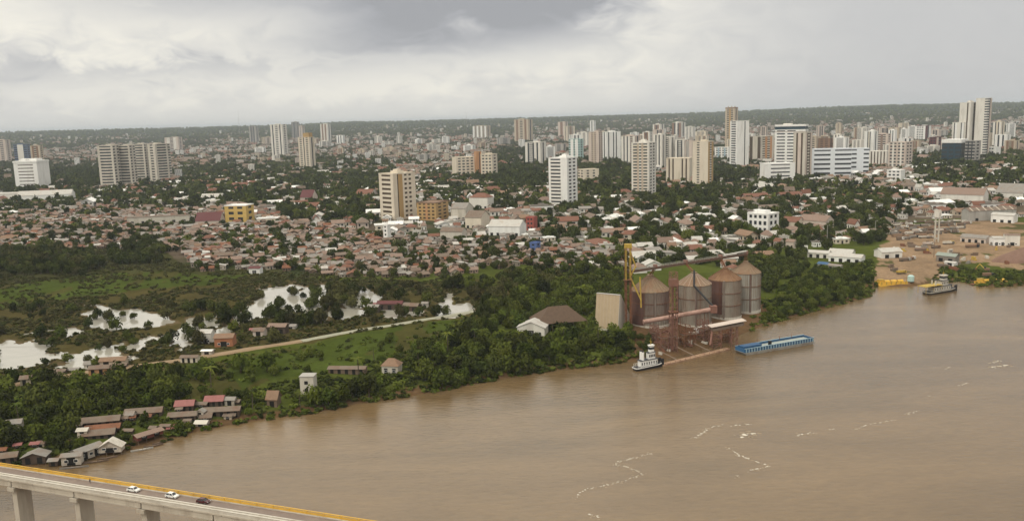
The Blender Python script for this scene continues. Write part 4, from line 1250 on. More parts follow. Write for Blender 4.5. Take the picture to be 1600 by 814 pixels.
SH = [
    # town halls and warehouses
    ('warehouse', 'long low white shed in front of the flared-top office block', 'warehouse', 0, 34, 37, 302, 313, dict(wall=OFFW, roof=TINL, doors=3)),
    ('warehouse', 'longer white shed running on beside the first white shed', 'warehouse', 38, 112, 118, 303, 314, dict(yaw=15, wall=WHITE, roof=TINL, doors=4)),
    ('warehouse', 'white hall with bright flat roof above the brown shanties', 'warehouse', 763, 812, 823, 354, 369, dict(yaw=20, wall=WHITE, roof=TINL, doors=5, phrase='the bright white hall')),
    ('school_block', 'white building with red roof edge beside the ochre block', 'building', 733, 762, 772, 309, 326, dict(wall=OFFW, roof=TILE, doors=4, hip=True)),
    ('hall', 'pale hall with faded roof below the ochre block', 'building', 705, 728, 740, 326, 344, dict(wall=PALEC, roof=TING, doors=3)),
    ('hall', 'wide cream house with brown roof near the bright white hall', 'building', 727, 752, 766, 340, 357, dict(wall=CREAM, roof=TINB, doors=3)),
    ('long_wall_house', 'long tan house beside the white house tower', 'house', 688, 722, 730, 362, 377, dict(wall=PALEC, roof=TINB, doors=4)),
    ('warehouse', 'maroon roofed hall among dark trees below twin-shaft tower', 'warehouse', 470, 488, 497, 308, 319, dict(wall=PINKISH, roof=MAROON, rise=.5, doors=2)),
    ('hall', 'pink walled hall with red roof beside the tan striped tower', 'building', 556, 580, 590, 303, 311, dict(wall=PINKISH, roof=TILE, doors=3)),
    ('warehouse', 'long white shed with faded red roof by dark warehouse', 'warehouse', 1475, 1536, 1543, 305, 319, dict(yaw=12, wall=OFFW, roof=TILEP, doors=6, phrase='the faded-red-roofed shed')),
    ('warehouse', 'big dark warehouse with tan skylight strips on its roof', 'warehouse', 1503, 1514, 1579, 330, 346, dict(side='L', yaw=35, wall=GREYC, roof=TINB, rise=.22, doors=3, ribs=7, phrase='the dark warehouse with tan skylights')),
    ('warehouse', 'white box building between warehouse and port yard', 'warehouse', 1552, 1583, 1589, 337, 349, dict(yaw=15, wall=WHITE, roof=TINL, doors=3, rise=.12)),
    ('warehouse', 'pale long shed past the faded red roofed shed', 'warehouse', 1560, 1600, 1612, 302, 314, dict(yaw=15, wall=OFFW, roof=TING, doors=3)),
    ('terrace_house', 'row of pink walled houses behind two round trees', 'house', 1250, 1290, 1302, 346, 359, dict(wall=PINKISH, roof=TILEP, doors=5, windows=5)),
    ('terrace_house', 'cream arcade house beside the three-storey white building', 'house', 1222, 1246, 1256, 347, 358, dict(wall=CREAM, roof=TILE, doors=4)),
    ('house', 'small red roofed house in front of the pink row', 'house', 1209, 1218, 1224, 377, 388, dict(wall=PINKISH, roof=TILE)),
    ('house', 'pink gabled house beside the small red roofed house', 'house', 1228, 1240, 1245, 378, 389, dict(wall=PINKISH, roof=TILEP)),
    # port yard sheds
    ('port_shed', 'long white port shed, rear one of the riverside group', 'shed', 1263, 1294, 1298, 396, 404, dict(yaw=12, wall=OFFW, roof=TINL, rise=.15, doors=3)),
    ('port_shed', 'white port shed with bright roof behind the wide one', 'shed', 1296, 1330, 1336, 396, 403, dict(yaw=12, wall=OFFW, roof=TINL, rise=.15, doors=3)),
    ('port_shed', 'widest white port shed along the green bank', 'shed', 1297, 1345, 1351, 403, 412, dict(yaw=14, wall=WHITE, roof=TINL, rise=.15, doors=4, phrase='the widest white port shed')),
    ('port_shed', 'small blue roofed shed at the edge of the green bank', 'shed', 1278, 1292, 1297, 413, 420, dict(wall=PALEC, roof=BLUEP, rise=.2, doors=1)),
    ('port_shed', 'low pale shed jutting over the green bank', 'shed', 1294, 1312, 1318, 416, 424, dict(wall=PALEC, roof=TING, rise=.12, doors=2)),
    ('port_shed', 'white roofed shed alone in the dirt yard', 'shed', 1366, 1378, 1407, 394, 404, dict(side='L', yaw=30, wall=OFFW, roof=TINL, rise=.2, doors=2, phrase='the lone yard shed')),
    ('port_office', 'white two-part office at the far edge of the yard', 'shed', 1546, 1552, 1569, 372, 384, dict(side='L', yaw=20, wall=WHITE, roof=TINL, rise=.1, doors=2, windows=3)),
    ('port_office', 'taller pinkish end block of the yard office', 'shed', 1567, 1570, 1590, 367, 384, dict(side='L', yaw=15, wall=OFFW, roof=TILEP, rise=.1, doors=1, windows=2)),
    ('port_shed', 'low row of worn sheds leading to the yard office', 'shed', 1504, 1540, 1547, 373, 381, dict(yaw=20, wall=PINKISH, roof=TING, rise=.2, doors=4)),
    ('port_shed', 'grey roofed shed on the grassy point by the slipway', 'shed', 1465, 1492, 1498, 401, 411, dict(wall=TING, roof=mat('green grey tin', (.25, .28, .24), .6, .25), rise=.25, doors=2, phrase='the grey shed on the grassy point')),
    ('port_shed', 'small white cabin below the grey shed', 'shed', 1477, 1492, 1496, 411, 417, dict(wall=WHITE, roof=TINL, rise=.15, doors=1)),
    # silo yard
    ('boat_house', 'white gabled house joined to a broad brown roof', 'house', 808, 851, 857, 512, 525, dict(yaw=12, wall=OFFW, roof=TINL, ridge='side', rise=.2, doors=1, windows=3, phrase='the white gabled house by the trees')),
    ('warehouse', 'open brown hip-roofed hall beside the white gabled house', 'warehouse', 836, 842, 918, 507, 520, dict(side='L', yaw=16, wall=TIMBER, roof=mat('dark brown tin', (.105, .068, .045), .8, .3), rise=.42, hip=True, open_=True, depth=20)),
    # riverside, left
    ('river_house', 'white gabled boathouse standing over the water', 'house', 158, 190, 196, 697, 711, dict(yaw=20, wall=OFFW, roof=PALEC, ridge='side', rise=.3, doors=1, windows=2, stilts=1.6, zbase=ZW, phrase='the white gabled boathouse')),
    ('floating_house', 'long floating house with white front and tin roof', 'house', 96, 124, 160, 708, 724, dict(side='L', yaw=30, wall=WHITE, roof=TING, rise=.2, doors=2, windows=3, stilts=.8, zbase=ZW, phrase='the long floating house')),
    ('floating_house', 'white fronted floating house nearer the bridge', 'house', 100, 127, 132, 711, 727, dict(yaw=18, wall=WHITE, roof=TING, rise=.15, doors=1, windows=2, stilts=.6, zbase=ZW)),
    ('river_house', 'dark house with curved pale tin roof above the bridge', 'house', 40, 72, 80, 712, 726, dict(yaw=22, wall=TIMBER, roof=TING, rise=.18, ridge='side', doors=2, stilts=.8, phrase='the dark house with a curved roof')),
    ('river_house', 'red and white roofed stilt hut beside moored canoes', 'house', 209, 216, 254, 683, 694, dict(side='L', yaw=25, wall=mat('dark red boards', (.16, .05, .035), .85, .3), roof=TILEP, rise=.16, doors=2, windows=2, stilts=1.4, zbase=-8.2, phrase='the red and white roofed hut')),
    ('row_house', 'long brown roofed row house, upper one among the trees', 'house', 122, 186, 194, 655, 664, dict(yaw=14, wall=TIMBER, roof=TING, rise=.25, doors=6)),
    ('row_house', 'rust roofed row house below the upper brown row', 'house', 138, 186, 193, 667, 675, dict(yaw=14, wall=TIMBER, roof=RUST, rise=.2, doors=4)),
    ('row_house', 'tan roofed row house just above the boathouse', 'house', 134, 178, 186, 676, 685, dict(yaw=14, wall=TIMBER, roof=TINB, rise=.25, doors=4)),
    ('hut', 'small cream hut at the end of the rust roofed row', 'house', 123, 136, 141, 672, 685, dict(yaw=22, wall=CREAM, roof=PALEC, rise=.2, doors=1, windows=1)),
    ('hut', 'white walled hut beside the upper brown row', 'house', 198, 208, 213, 647, 657, dict(wall=WHITE, roof=TINL, rise=.3, doors=1)),
    ('row_house', 'grey roofed row house climbing toward the pink roofs', 'house', 200, 252, 260, 642, 650, dict(yaw=14, wall=TIMBER, roof=TING, rise=.25, doors=5)),
    ('row_house', 'rose roofed row house, larger of the pair by the trees', 'house', 322, 348, 356, 625, 635, dict(yaw=16, wall=TIMBER, roof=mat('rose red tin', (.27, .11, .10), .7, .25), rise=.3, doors=3, phrase='the rose roofed row houses')),
    ('row_house', 'rose roofed row house with a white end', 'house', 276, 302, 311, 632, 642, dict(yaw=16, wall=TIMBER, roof=mat('rose red tin', (.27, .11, .10)), rise=.3, doors=3)),
    ('hut', 'white roofed hut beside the larger rose roof', 'house', 352, 366, 371, 624, 634, dict(wall=OFFW, roof=TINL, rise=.25, doors=1)),
    ('row_house', 'dark plank row house below the rose roofs', 'house', 322, 374, 382, 640, 652, dict(yaw=14, wall=TIMBER, roof=TINB, rise=.2, doors=5)),
    ('row_house', 'grey roofed row house near the waterline', 'house', 266, 306, 314, 648, 657, dict(yaw=14, wall=TIMBER, roof=TING, rise=.2, doors=4)),
    ('hut', 'white gabled hut at the end of grey waterline row', 'house', 308, 318, 322, 643, 653, dict(wall=WHITE, roof=TINL, rise=.3, ridge='side', doors=1)),
    ('hut', 'pale pink hut half hidden above the waterline', 'house', 306, 322, 328, 661, 669, dict(wall=PINKISH, roof=PALEC, rise=.2, doors=1)),
    ('hut', 'white walled hut under trees near the bridge end', 'house', 10, 33, 38, 660, 672, dict(yaw=15, wall=OFFW, roof=TINL, rise=.2, doors=1)),
    ('hut', 'brown shack row behind the curved roof house', 'house', -8, 26, 34, 712, 722, dict(yaw=15, wall=TIMBER, roof=TING, rise=.2, doors=3)),
    ('hut', 'small green grey roofed shack beside floating house', 'house', 78, 90, 95, 719, 727, dict(wall=TIMBER, roof=TINL, rise=.2, doors=1, zbase=-8.6)),
    # along the dike road
    ('brick_shed', 'long tan brick shed beside the dirt road bend', 'house', 40, 96, 104, 586, 597, dict(yaw=12, wall=TAN, roof=TINB, rise=.2, doors=5, phrase='the tan brick shed')),
    ('brick_shed', 'orange brick shed group on the dirt road', 'house', 144, 190, 200, 573, 584, dict(yaw=16, wall=ORANGE, roof=TINB, rise=.2, doors=4)),
    ('hut', 'tan roofed hut behind the orange brick shed', 'house', 160, 196, 206, 562, 572, dict(yaw=18, wall=TAN, roof=TILEO, rise=.25, doors=2)),
    ('brick_shed', 'pale yard shed with low walls beside dirt road', 'house', 284, 308, 313, 558, 567, dict(wall=CREAM, roof=TINB, rise=.2, doors=3)),
    ('house', 'orange brick house facing the dirt road', 'house', 337, 364, 370, 527, 541, dict(yaw=16, wall=mat('raw orange brick', (.36, .15, .075), .9, .2, .9), roof=TILEO, rise=.2, doors=1, windows=2, phrase='the orange brick house')),
    ('hut', 'bright white roofed stand on the dirt road', 'house', 316, 331, 335, 548, 555, dict(wall=OFFW, roof=WHITE, rise=.12, doors=1)),
    ('house', 'pale pink house near pool behind orange brick house', 'house', 314, 330, 337, 520, 537, dict(wall=OFFW, roof=TINL, rise=.25, doors=1, windows=2)),
    ('hut', 'timber shack with rusty roof on the pool edge', 'house', 420, 446, 452, 510, 522, dict(wall=TIMBER, roof=TILEP, rise=.25, doors=2)),
    ('hut', 'pink brown shack behind the rusty roofed one', 'house', 396, 412, 418, 517, 526, dict(wall=PINKISH, roof=TINB, rise=.25, doors=1)),
    ('hut', 'maroon roofed stilt shack over the far pool', 'house', 590, 628, 636, 474, 484, dict(yaw=15, wall=TIMBER, roof=MAROON, rise=.25, doors=3)),
    ('hut', 'grey roofed stilt shack beside the maroon roof', 'house', 630, 652, 658, 478, 488, dict(wall=TIMBER, roof=TING, rise=.25, doors=2)),
    ('hut', 'white roofed stilt shack at the pool corner', 'house', 574, 590, 596, 480, 489, dict(wall=TIMBER, roof=TINL, rise=.25, doors=1)),
    # bank houses
    ('pavilion', 'round topped orange tile pavilion above the river bank', 'house', 597, 622, 629, 572, 585, dict(yaw=20, wall=PALEC, roof=TILEO, rise=.5, hip=True, doors=2, windows=2, phrase='the orange tiled pavilion')),
    ('long_house', 'long grey roofed house leading to the orange pavilion', 'house', 514, 570, 596, 576, 586, dict(yaw=16, wall=TIMBER, roof=TINB, rise=.14, doors=5, depth=5.5)),
    ('house', 'orange roofed plank house hidden in bank trees', 'house', 418, 433, 440, 622, 637, dict(wall=TIMBER, roof=TILEO, rise=.6, doors=1, phrase='the orange roofed plank house')),
    ('house', 'white sided shed beside the concrete block tower', 'house', 474, 488, 494, 602, 612, dict(wall=WHITE, roof=TING, rise=.2, doors=1)),
    # large town roofs
    ('long_house', 'long curved tan wall house among brown shanties', 'house', 206, 296, 304, 336, 346, dict(yaw=10, wall=PALEC, roof=TINB, rise=.2, doors=6)),
    ('hall', 'maroon roofed hall beside the yellow house', 'building', 308, 344, 352, 344, 353, dict(yaw=14, wall=PINKISH, roof=MAROON, rise=.35, doors=3)),
    ('house', 'small white house with red trim at the grass edge', 'house', 390, 406, 411, 419, 428, dict(wall=WHITE, roof=MAROON, rise=.2, doors=1, windows=1, phrase='the white house at the grass edge')),
]
for name, label, cat, x0, xs, x1, ye, yb, kw in SH:
    shed(name, label, cat, x0, xs, x1, ye, yb, **kw)

rs_ = random.Random(14)
LANDMARKS_N = len(LANDMARKS)
hut_px = []
for px0, py0, px1, py1, n_ in ((120, 668, 385, 632, 13), (200, 682, 380, 652, 9), (0, 706, 120, 700, 6), (60, 592, 220, 566, 7), (380, 520, 470, 512, 4), (570, 486, 665, 480, 6)):
    for q in range(n_):
        t = (q + rs_.random()) / n_
        hut_px.append((px0 + (px1 - px0) * t, py0 + (py1 - py0) * t + rs_.uniform(-5, 5)))
pal_ = [('rust', TIMBER, RUST), ('brown', TIMBER, TINB), ('grey', TIMBER, TING), ('pale', PALEC, TINL), ('rose', TIMBER, mat('rose red tin', (.27, .11, .10))), ('tan', TAN, TINB)]
pk_ = [pal_[rs_.randrange(6)] for _ in hut_px]
for (px, py), (nm_, wm_, rm_), lb in zip(hut_px, pk_, relate(hut_px, ['small %s roofed shack' % p[0] for p in pk_])):
    c = ground(px, py)
    if any((c.x - fx) ** 2 + (c.y - fy) ** 2 < (fr * .55) ** 2 for fx, fy, fr in FOOT):
        continue
    wpx = rs_.uniform(9, 20)
    shed('hut', lb, 'house', px - wpx / 2, px + wpx * .3, px + wpx / 2, py - rs_.uniform(4.5, 7), py, yaw=rs_.uniform(12, 30), wall=wm_, roof=rm_, rise=rs_.uniform(.15, .3), doors=1, windows=1, group='small shacks by the water')

# bare concrete block tower among the bank trees
c = ground(483, 612)
r_ = empty('concrete_block', c, view_angle(c) - .3)
tag(r_, 'bare pale concrete block tower standing among bank trees', 'building')
Hc = height_for(c, 586)
MB().box(-3.4, 3.4, -3, 3, -.5, Hc).build('wall', PALEC, r_)
MB().box(-3.7, 3.7, -3.3, 3.3, Hc, Hc + .3).build('roof_slab', GREYC, r_)
for zz in (1.0, Hc * .55):
    MB().box(-1.2, .6, -3.06, -2.9, zz, zz + 1.7).build('window', DARK, r_)
FOOT.append((c.x, c.y, 8))
LANDMARKS.append((483, 612, 'the concrete block tower'))

# ================================================================== GRAIN TERMINAL
GALV = mat('weathered galvanised steel', (.29, .255, .21), .55, .3, .35, metal=.0, stain=(.17, .095, .06), stain_amt=.35, streak=True)
GALVD = mat('dark rusted galvanised steel', (.22, .18, .15), .65, .35, .3, stain=(.13, .06, .045), stain_amt=.55, streak=True)
CONE = mat('dusty cone roof', (.235, .165, .105), .75, .25, .4, stain=(.22, .11, .06), stain_amt=.4)
CONER = mat('rusted cone roof', (.225, .13, .07), .8, .3, .4, stain=(.16, .075, .04), stain_amt=.5)
YSTEEL = mat('faded yellow steel', (.46, .32, .06), .7, .3, .7, stain=(.25, .14, .05), stain_amt=.3)
LANDMARKS.append((1080, 500, 'the grain silos'))
SILOS = []
for k, (cx, yb, wpx, ye, ya, wm, cm, lab) in enumerate((
        (1016, 513, 60, 458, 429, GALVD, CONE, 'darkest grain silo with dusty cone roof beside the yellow elevator'),
        (1084, 512, 53, 448, 425, GALV, CONE, 'grain silo with ray-striped cone roof behind the red lattice tower'),
        (1132, 500, 50, 440, 418, GALV, CONER, 'grain silo with rust orange cone roof, third in the row'),
        (1164, 490, 46, 429, 408, GALV, CONE, 'palest ribbed grain silo at the far end of the row'))):
    C = ground(cx, yb)
    s = scale_at(C)
    R = wpx / 2 / s
    v = Vector((C.x, C.y, 0)).normalized()
    ctr = C + v * R
    ctr.z = ground_z(ctr.x, ctr.y)
    He = height_for(C, ye) + (C.z - ctr.z)
    Ha = max(height_for(ctr, ya), He + R * .35)
    root = empty('grain_silo', ctr)
    tag(root, lab, 'silo', 'grain silos of the river terminal')
    MB().lathe([(R + .5, -1), (R + .5, .7), (R + .2, .75)], 40).build('concrete_base', PALEC, root)
    nb = 6
    for j in range(nb):                 # wall rings, each course slightly stepped
        z0, z1 = .7 + (He - .7) * j / nb, .7 + (He - .7) * (j + 1) / nb
        rr_ = R - .02 * (j % 2)
        tag(MB().lathe([(rr_, z0), (rr_ + .05, z0 + .06), (rr_, z1 - .02)], 40).build('wall_ring', (wm if k != 3 else mat('pale galvanised steel', (.40, .385, .34), .5, .2, .4, stain=(.22, .16, .11), stain_amt=.25, streak=True)) if j > 1 or k == 3 else GALV, root))
    nrib = 44
    rb = MB().box(-.14, .14, 0, .30, .75, He - .05).mesh('stiffener', wm)
    for j in range(nrib):
        a = 2 * math.pi * j / nrib
        put('stiffener', rb, root, loc=(math.cos(a) * (R + .0), math.sin(a) * (R + .0), 0), rot=(0, 0, a - math.pi / 2))
    MB().lathe([(R + .35, He - .1), (R + .35, He + .18), (R * .17, Ha - 1.0), (R * .17, Ha), (R * .02, Ha + .1)], 40).build('cone_roof', cm, root)
    for zr in (.34, .67):
        MB().lathe([(R + .32, He * zr - .12), (R + .46, He * zr - .12), (R + .46, He * zr + .12), (R + .32, He * zr + .12)], 40).build('wind_ring', RUST, root)
    a_f = math.atan2(-v.y, -v.x)
    if k in (0, 1, 2):                      # rusted sheets on the weather side
        arc = MB()
        n_a = 14
        a0, a1 = a_f - (1.45, 1.5, 1.5)[k], a_f - (.35, 1.05, .15)[k]
        zt, zb_ = He - .15, (.8, .8, He * .12)[k]
        vv, ff = [], []
        for q in range(n_a + 1):
            aa = a0 + (a1 - a0) * q / n_a
            for zz_ in (zb_, zt):
                vv += [(math.cos(aa) * (R + .34), math.sin(aa) * (R + .34), zz_), (math.cos(aa) * (R + .28), math.sin(aa) * (R + .28), zz_)]
        for q in range(n_a):
            b0 = q * 4
            ff += [(b0, b0 + 4, b0 + 6, b0 + 2), (b0 + 1, b0 + 3, b0 + 7, b0 + 5), (b0 + 2, b0 + 6, b0 + 7, b0 + 3), (b0, b0 + 1, b0 + 5, b0 + 4)]
        arc.add(vv, ff).build('rusted_sheet', mat('maroon rust sheet', (.115, .06, .048), .85, .35, .4, streak=True), root)
    aa = a_f + (.25, .1, -.05, .3)[k]
    MB().tube((math.cos(aa) * (R + .6), math.sin(aa) * (R + .6), .5), (math.cos(aa) * (R + .6), math.sin(aa) * (R + .6), He + .4), .55, n=8).build('leg_pipe', GALVD, root)
    nr = 24
    rl = math.hypot(R * .9, Ha - .4 - He)
    rm_ = MB().bar((R + .3, 0, He + .3), (R * .19, 0, Ha - .85), .16 if k != 1 else .4, .2).mesh('roof_rib', cm if k != 1 else mat('pale roof rib', (.36, .27, .21), .8, .25))
    for j in range(nr if k != 1 else 18):
        put('roof_rib', rm_, root, rot=(0, 0, 2 * math.pi * j / (nr if k != 1 else 18)))
    # door hood and ladder facing the river
    a = math.atan2(-v.y, -v.x) + (.35 if k % 2 else -.3)
    lad = MB()
    for sx in (-.3, .3):
        px_, py_ = math.cos(a) * (R + .55) - math.sin(a) * sx, math.sin(a) * (R + .55) + math.cos(a) * sx
        lad.bar((px_, py_, 0), (px_, py_, He + .5), .12)
    for j in range(int(He / .9)):
        lad.bar((math.cos(a) * (R + .55) + math.sin(a) * .3, math.sin(a) * (R + .55) - math.cos(a) * .3, j * .9 + .4), (math.cos(a) * (R + .55) - math.sin(a) * .3, math.sin(a) * (R + .55) + math.cos(a) * .3, j * .9 + .4), .08)
    lad.build('ladder', RUST, root)
    FOOT.append((ctr.x, ctr.y, R + 3))
    SILOS.append((ctr, R, He, Ha))


def lattice(mb, base, top, half, n, w=.22):
    """four-legged lattice mast"""
    base, top = Vector(base), Vector(top)
    cs = [(-half, -half), (half, -half), (half, half), (-half, half)]
    for cx_, cy_ in cs:
        mb.bar(base + Vector((cx_, cy_, 0)), top + Vector((cx_, cy_, 0)), w)
    for k in range(n):
        a, b = base.lerp(top, k / n), base.lerp(top, (k + 1) / n)
        for i in range(4):
            p, q = Vector((*cs[i], 0)), Vector((*cs[(i + 1) % 4], 0))
            mb.bar(b + p, b + q, w * .7)
            if k % 2:
                mb.bar(a + p, b + q, w * .6)
            else:
                mb.bar(a + q, b + p, w * .6)


# bucket elevator with yellow head and spouts
c = ground(982, 515)
HT = height_for(c, 381)
root = empty('bucket_elevator', c, view_angle(c))
tag(root, 'tall bucket elevator, rusty below and yellow above, beside the darkest silo', 'elevator')
s_ = scale_at(c)
for sx in (-1.3, 1.3):
    MB().box(sx - .55, sx + .55, -.6, .6, -.5, HT * .58).build('rusty_leg', RUST, root)
    MB().box(sx - .5, sx + .5, -.55, .55, HT * .58, HT - 2.5).build('yellow_leg', YSTEEL, root)
MB().box(-2.3, 2.3, -1.2, 1.2, HT - 2.5, HT).build('head_house', YSTEEL, root)
MB().box(-2.8, 2.8, -1.8, 1.8, HT * .58, HT * .58 + .3).build('platform', RUST, root)
cage = MB()
lattice(cage, (0, 0, 0), (0, 0, HT * .95), 2.2, 12, .2)
cage.build('lattice_frame', RUST, root)
for a, b in (((1, -1, HT * .93), (4.5, -1.2, HT * .74)), ((1.2, -1.5, HT * .62), (7.5, -2, HT * .36)), ((7.5, -2, HT * .36), (7.0, -1.2, HT * .62)), ((4.5, -1.2, HT * .74), (1.0, -1.4, HT * .62)), ((7.5, -2, HT * .36), (7.6, -2, HT * .27))):
    MB().tube(a, b, .45, n=8).build('spout_pipe', YSTEEL, root)
FOOT.append((c.x, c.y, 6))
ELEV = (c, HT)

# gallery conveyor over the silo tops
pA = Vector((c.x, c.y, c.z + height_for(c, 425)))
s4, R4, He4, Ha4 = SILOS[3]
pB = Vector((s4.x, s4.y, s4.z + max(Ha4 + 2, height_for(s4, 397))))
root = empty('gallery_conveyor', (pA.x, pA.y, 0))
tag(root, 'long rusty conveyor gallery running over the silo roofs', 'conveyor')
o0 = Vector((pA.x, pA.y, 0))
d_ = (pB - pA)
g = MB().bar(pA - o0, pB + d_.normalized() * 1 - o0, 1.7, 1.5)
g.build('gallery_box', mat('dull gallery steel', (.13, .085, .062), .75, .3, .6, stain=(.14, .07, .05), stain_amt=.4), root)
rails = MB()
up = Vector((0, 0, 1))
sd = d_.cross(up).normalized()
nseg = 26
for q in (-1, 1):
    for hgt in (1.1, 1.7):
        rails.bar(pA - o0 + sd * q * 1.1 + up * hgt, pB - o0 + sd * q * 1.1 + up * hgt, .09)
    for k in range(nseg + 1):
        p = pA.lerp(pB, k / nseg) - o0 + sd * q * 1.1
        rails.bar(p + up * .4, p + up * 1.7, .09)
rails.build('handrail', TINL, root)
MB().bar(pA.lerp(pB, .82) + up * 1.5 - o0, pB + d_.normalized() * .8 + up * 2.1 - o0, 1.8, .5).build('pale_cover', TINL, root)
for (sc_, R_, He_, Ha_) in SILOS:
    t = max(0.0, min(1.0, (Vector((sc_.x, sc_.y)) - pA.xy).dot(d_.xy) / d_.xy.length_squared))
    p = pA.lerp(pB, t)
    top = Vector((sc_.x, sc_.y, sc_.z + Ha_))
    sup = MB()
    for q in (-.9, .9):
        sup.bar(p + sd * q - o0, top + Vector((q, 0, -.6)) - o0, .3)
    sup.bar(p - o0, top - o0, .45)
    sup.build('support_frame', RUST, root)
    MB().box(-1.2, 1.2, -1.2, 1.2, -.9, .9, T=p - o0 + Vector((0, 0, 1.2))).build('drive_box', RUSTR, root)

# red lattice tower
c = ground(1052, 548)
root = empty('lattice_tower', c, view_angle(c) + .3)
tag(root, 'red lattice steel tower standing in front of the silos', 'tower')
HL = height_for(c, 425)
m_ = MB()
lattice(m_, (0, 0, -1), (0, 0, HL), 1.9, 16, .3)
m_.build('lattice_frame', RUSTR, root)
MB().box(-.8, .1, -.5, .5, 0, HL - 4).build('elevator_trunk', RUSTR, root)
MB().box(-2.4, 2.4, -2.0, 2.0, HL - 8, HL - 4).build('head_box', RUSTR, root)
MB().box(-2.6, 2.6, -2.6, 2.6, HL * .5, HL * .5 + .25).build('platform', RUST, root)
FOOT.append((c.x, c.y, 5))
RT = (c, HL)

# loading conveyor tube towards the river
g1, g2 = ground(1005, 526), ground(1114, 525)
p1 = g1 + Vector((0, 0, height_for(g1, 503)))
p2 = g2 + Vector((0, 0, height_for(g2, 483)))
root = empty('loading_conveyor', g1)
tag(root, 'pinkish enclosed loading conveyor sloping across the silo fronts', 'conveyor')
MB().tube(p1 - g1, p2 - g1, 1.35, n=12).build('conveyor_tube', mat('faded pink steel', (.40, .25, .20), .7, .3, .6, stain=(.2, .1, .07), stain_amt=.35), root)
MB().box(-2, 2, -2, 2, -2, 2.2, T=p2 - g1).build('transfer_box', RUSTR, root)
for t in (.12, .5, .9):
    p = p1.lerp(p2, t)
    gz = ground_z(p.x, p.y)
    fr = MB()
    for q in (-1.5, 1.5):
        fr.bar((p.x + q - g1.x, p.y - g1.y, gz - g1.z - .5), (p.x + q * .6 - g1.x, p.y - g1.y, p.z - g1.z), .3)
    fr.bar((p.x - 1.4 - g1.x, p.y - g1.y, (gz + p.z) / 2 - g1.z), (p.x + 1.4 - g1.x, p.y - g1.y, (gz + p.z) / 2 - g1.z), .25)
    fr.build('trestle', RUST, root)

# spout pipe from the second silo to the transfer box
q0 = SILOS[1][0] + Vector((0, 0, SILOS[1][3] + 1))
q1 = SILOS[1][0] - Vector((SILOS[1][0].x, SILOS[1][0].y, 0)).normalized() * (SILOS[1][1] + .8)
q1.z = SILOS[1][0].z + SILOS[1][2] + .8
root = empty('down_pipe', q1)
tag(root, 'dark bent down pipe from the ray-striped cone to the conveyor', 'pipe')
MB().tube(q0 - q1, (0, 0, 0), .55, n=8).build('upper_pipe', HULLK, root)
MB().tube((0, 0, 0), p2 + Vector((0, 0, 1.5)) - q1, .6, n=8).build('lower_pipe', HULLK, root)

# barge loader shelter on a red trestle at the bank
c = ground(1118, 543)
root = empty('loader_shelter', c, view_angle(c) + .25)
tag(root, 'barge loader shelter with pale slab roof on a red trestle', 'loader')
hs = height_for(c, 510)
s_ = scale_at(c)
tr = MB()
lattice(tr, (0, 0, -4), (0, 0, hs), 2.6, 5, .35)
tr.build('trestle', RUSTR, root)
tr = MB()
lattice(tr, (11, 1, -4), (11, 1, hs), 1.8, 5, .3)
tr.build('trestle', RUSTR, root)
MB().bar((-4, -1, hs + .4), (17, 1.5, hs + 3.2), 6.5, .35).build('slab_roof', PINKISH, root)
MB().bar((-3, -1.2, hs - 1.4), (16, 1.2, hs + 1.2), 4.5, 1.6).build('belt_gallery', TINB, root)
MB().tube((-2, -1, hs - 1), (-5, -7, hs * .35 - 1), .6, n=8).build('loading_spout', RUSTR, root)

# lean-to store with steep front
c = ground(965, 519)
root = empty('grain_store', c, view_angle(c) + math.radians(-24))
tag(root, 'tan steep-fronted grain store with triangular end wall beside the silos', 'building')
s_ = scale_at(c)
w, H, d = 36 / s_ / math.cos(math.radians(24)), height_for(c, 463), 24 / s_ / math.sin(math.radians(24))
mb = MB()
x0, x1 = -w, 0
prof = [(0, 0), (d, 0), (d, H * .08), (d * .22, H), (d * .14, H)]
n = len(prof)
v = [(x0, y, z) for y, z in prof] + [(x1, y, z) for y, z in prof]
mb.add(v, [(k, (k + 1) % n, n + (k + 1) % n, n + k)[::-1] for k in range(n)] + [tuple(range(n)), tuple(range(2 * n - 1, n - 1, -1))])
mb.build('wall', mat('tan sheet cladding', (.44, .34, .225), .75, .12, .3), root)
ends = MB()
v = [(x1 + .02, y, z) for y, z in prof] + [(x1 + .2, y, z) for y, z in prof]
ends.add(v, [(k, (k + 1) % n, n + (k + 1) % n, n + k)[::-1] for k in range(n)] + [tuple(range(n)), tuple(range(2 * n - 1, n - 1, -1))])
ends.build('end_wall', PALEC, root)
for k in range(7):
    MB().bar((x0 + w * (k + .5) / 7, -.05, .2), (x0 + w * (k + .5) / 7, d * .14 - .06, H - .1), .14, .1).build('cladding_rib', TAN, root)
MB().bar((x0 - .2, d * .18, H + .1), (x1 + .3, d * .18, H + .1), d * .1, .2).build('ridge_cap', GREYC, root)
MB().box(x0 - .2, x1 + .1, -.3, -.02, -.5, 1.4).build('plinth', PALEC, root)
FOOT.append((c.x - 4, c.y + 4, 10))
LANDMARKS.append((954, 517, 'the tan steep-fronted store'))

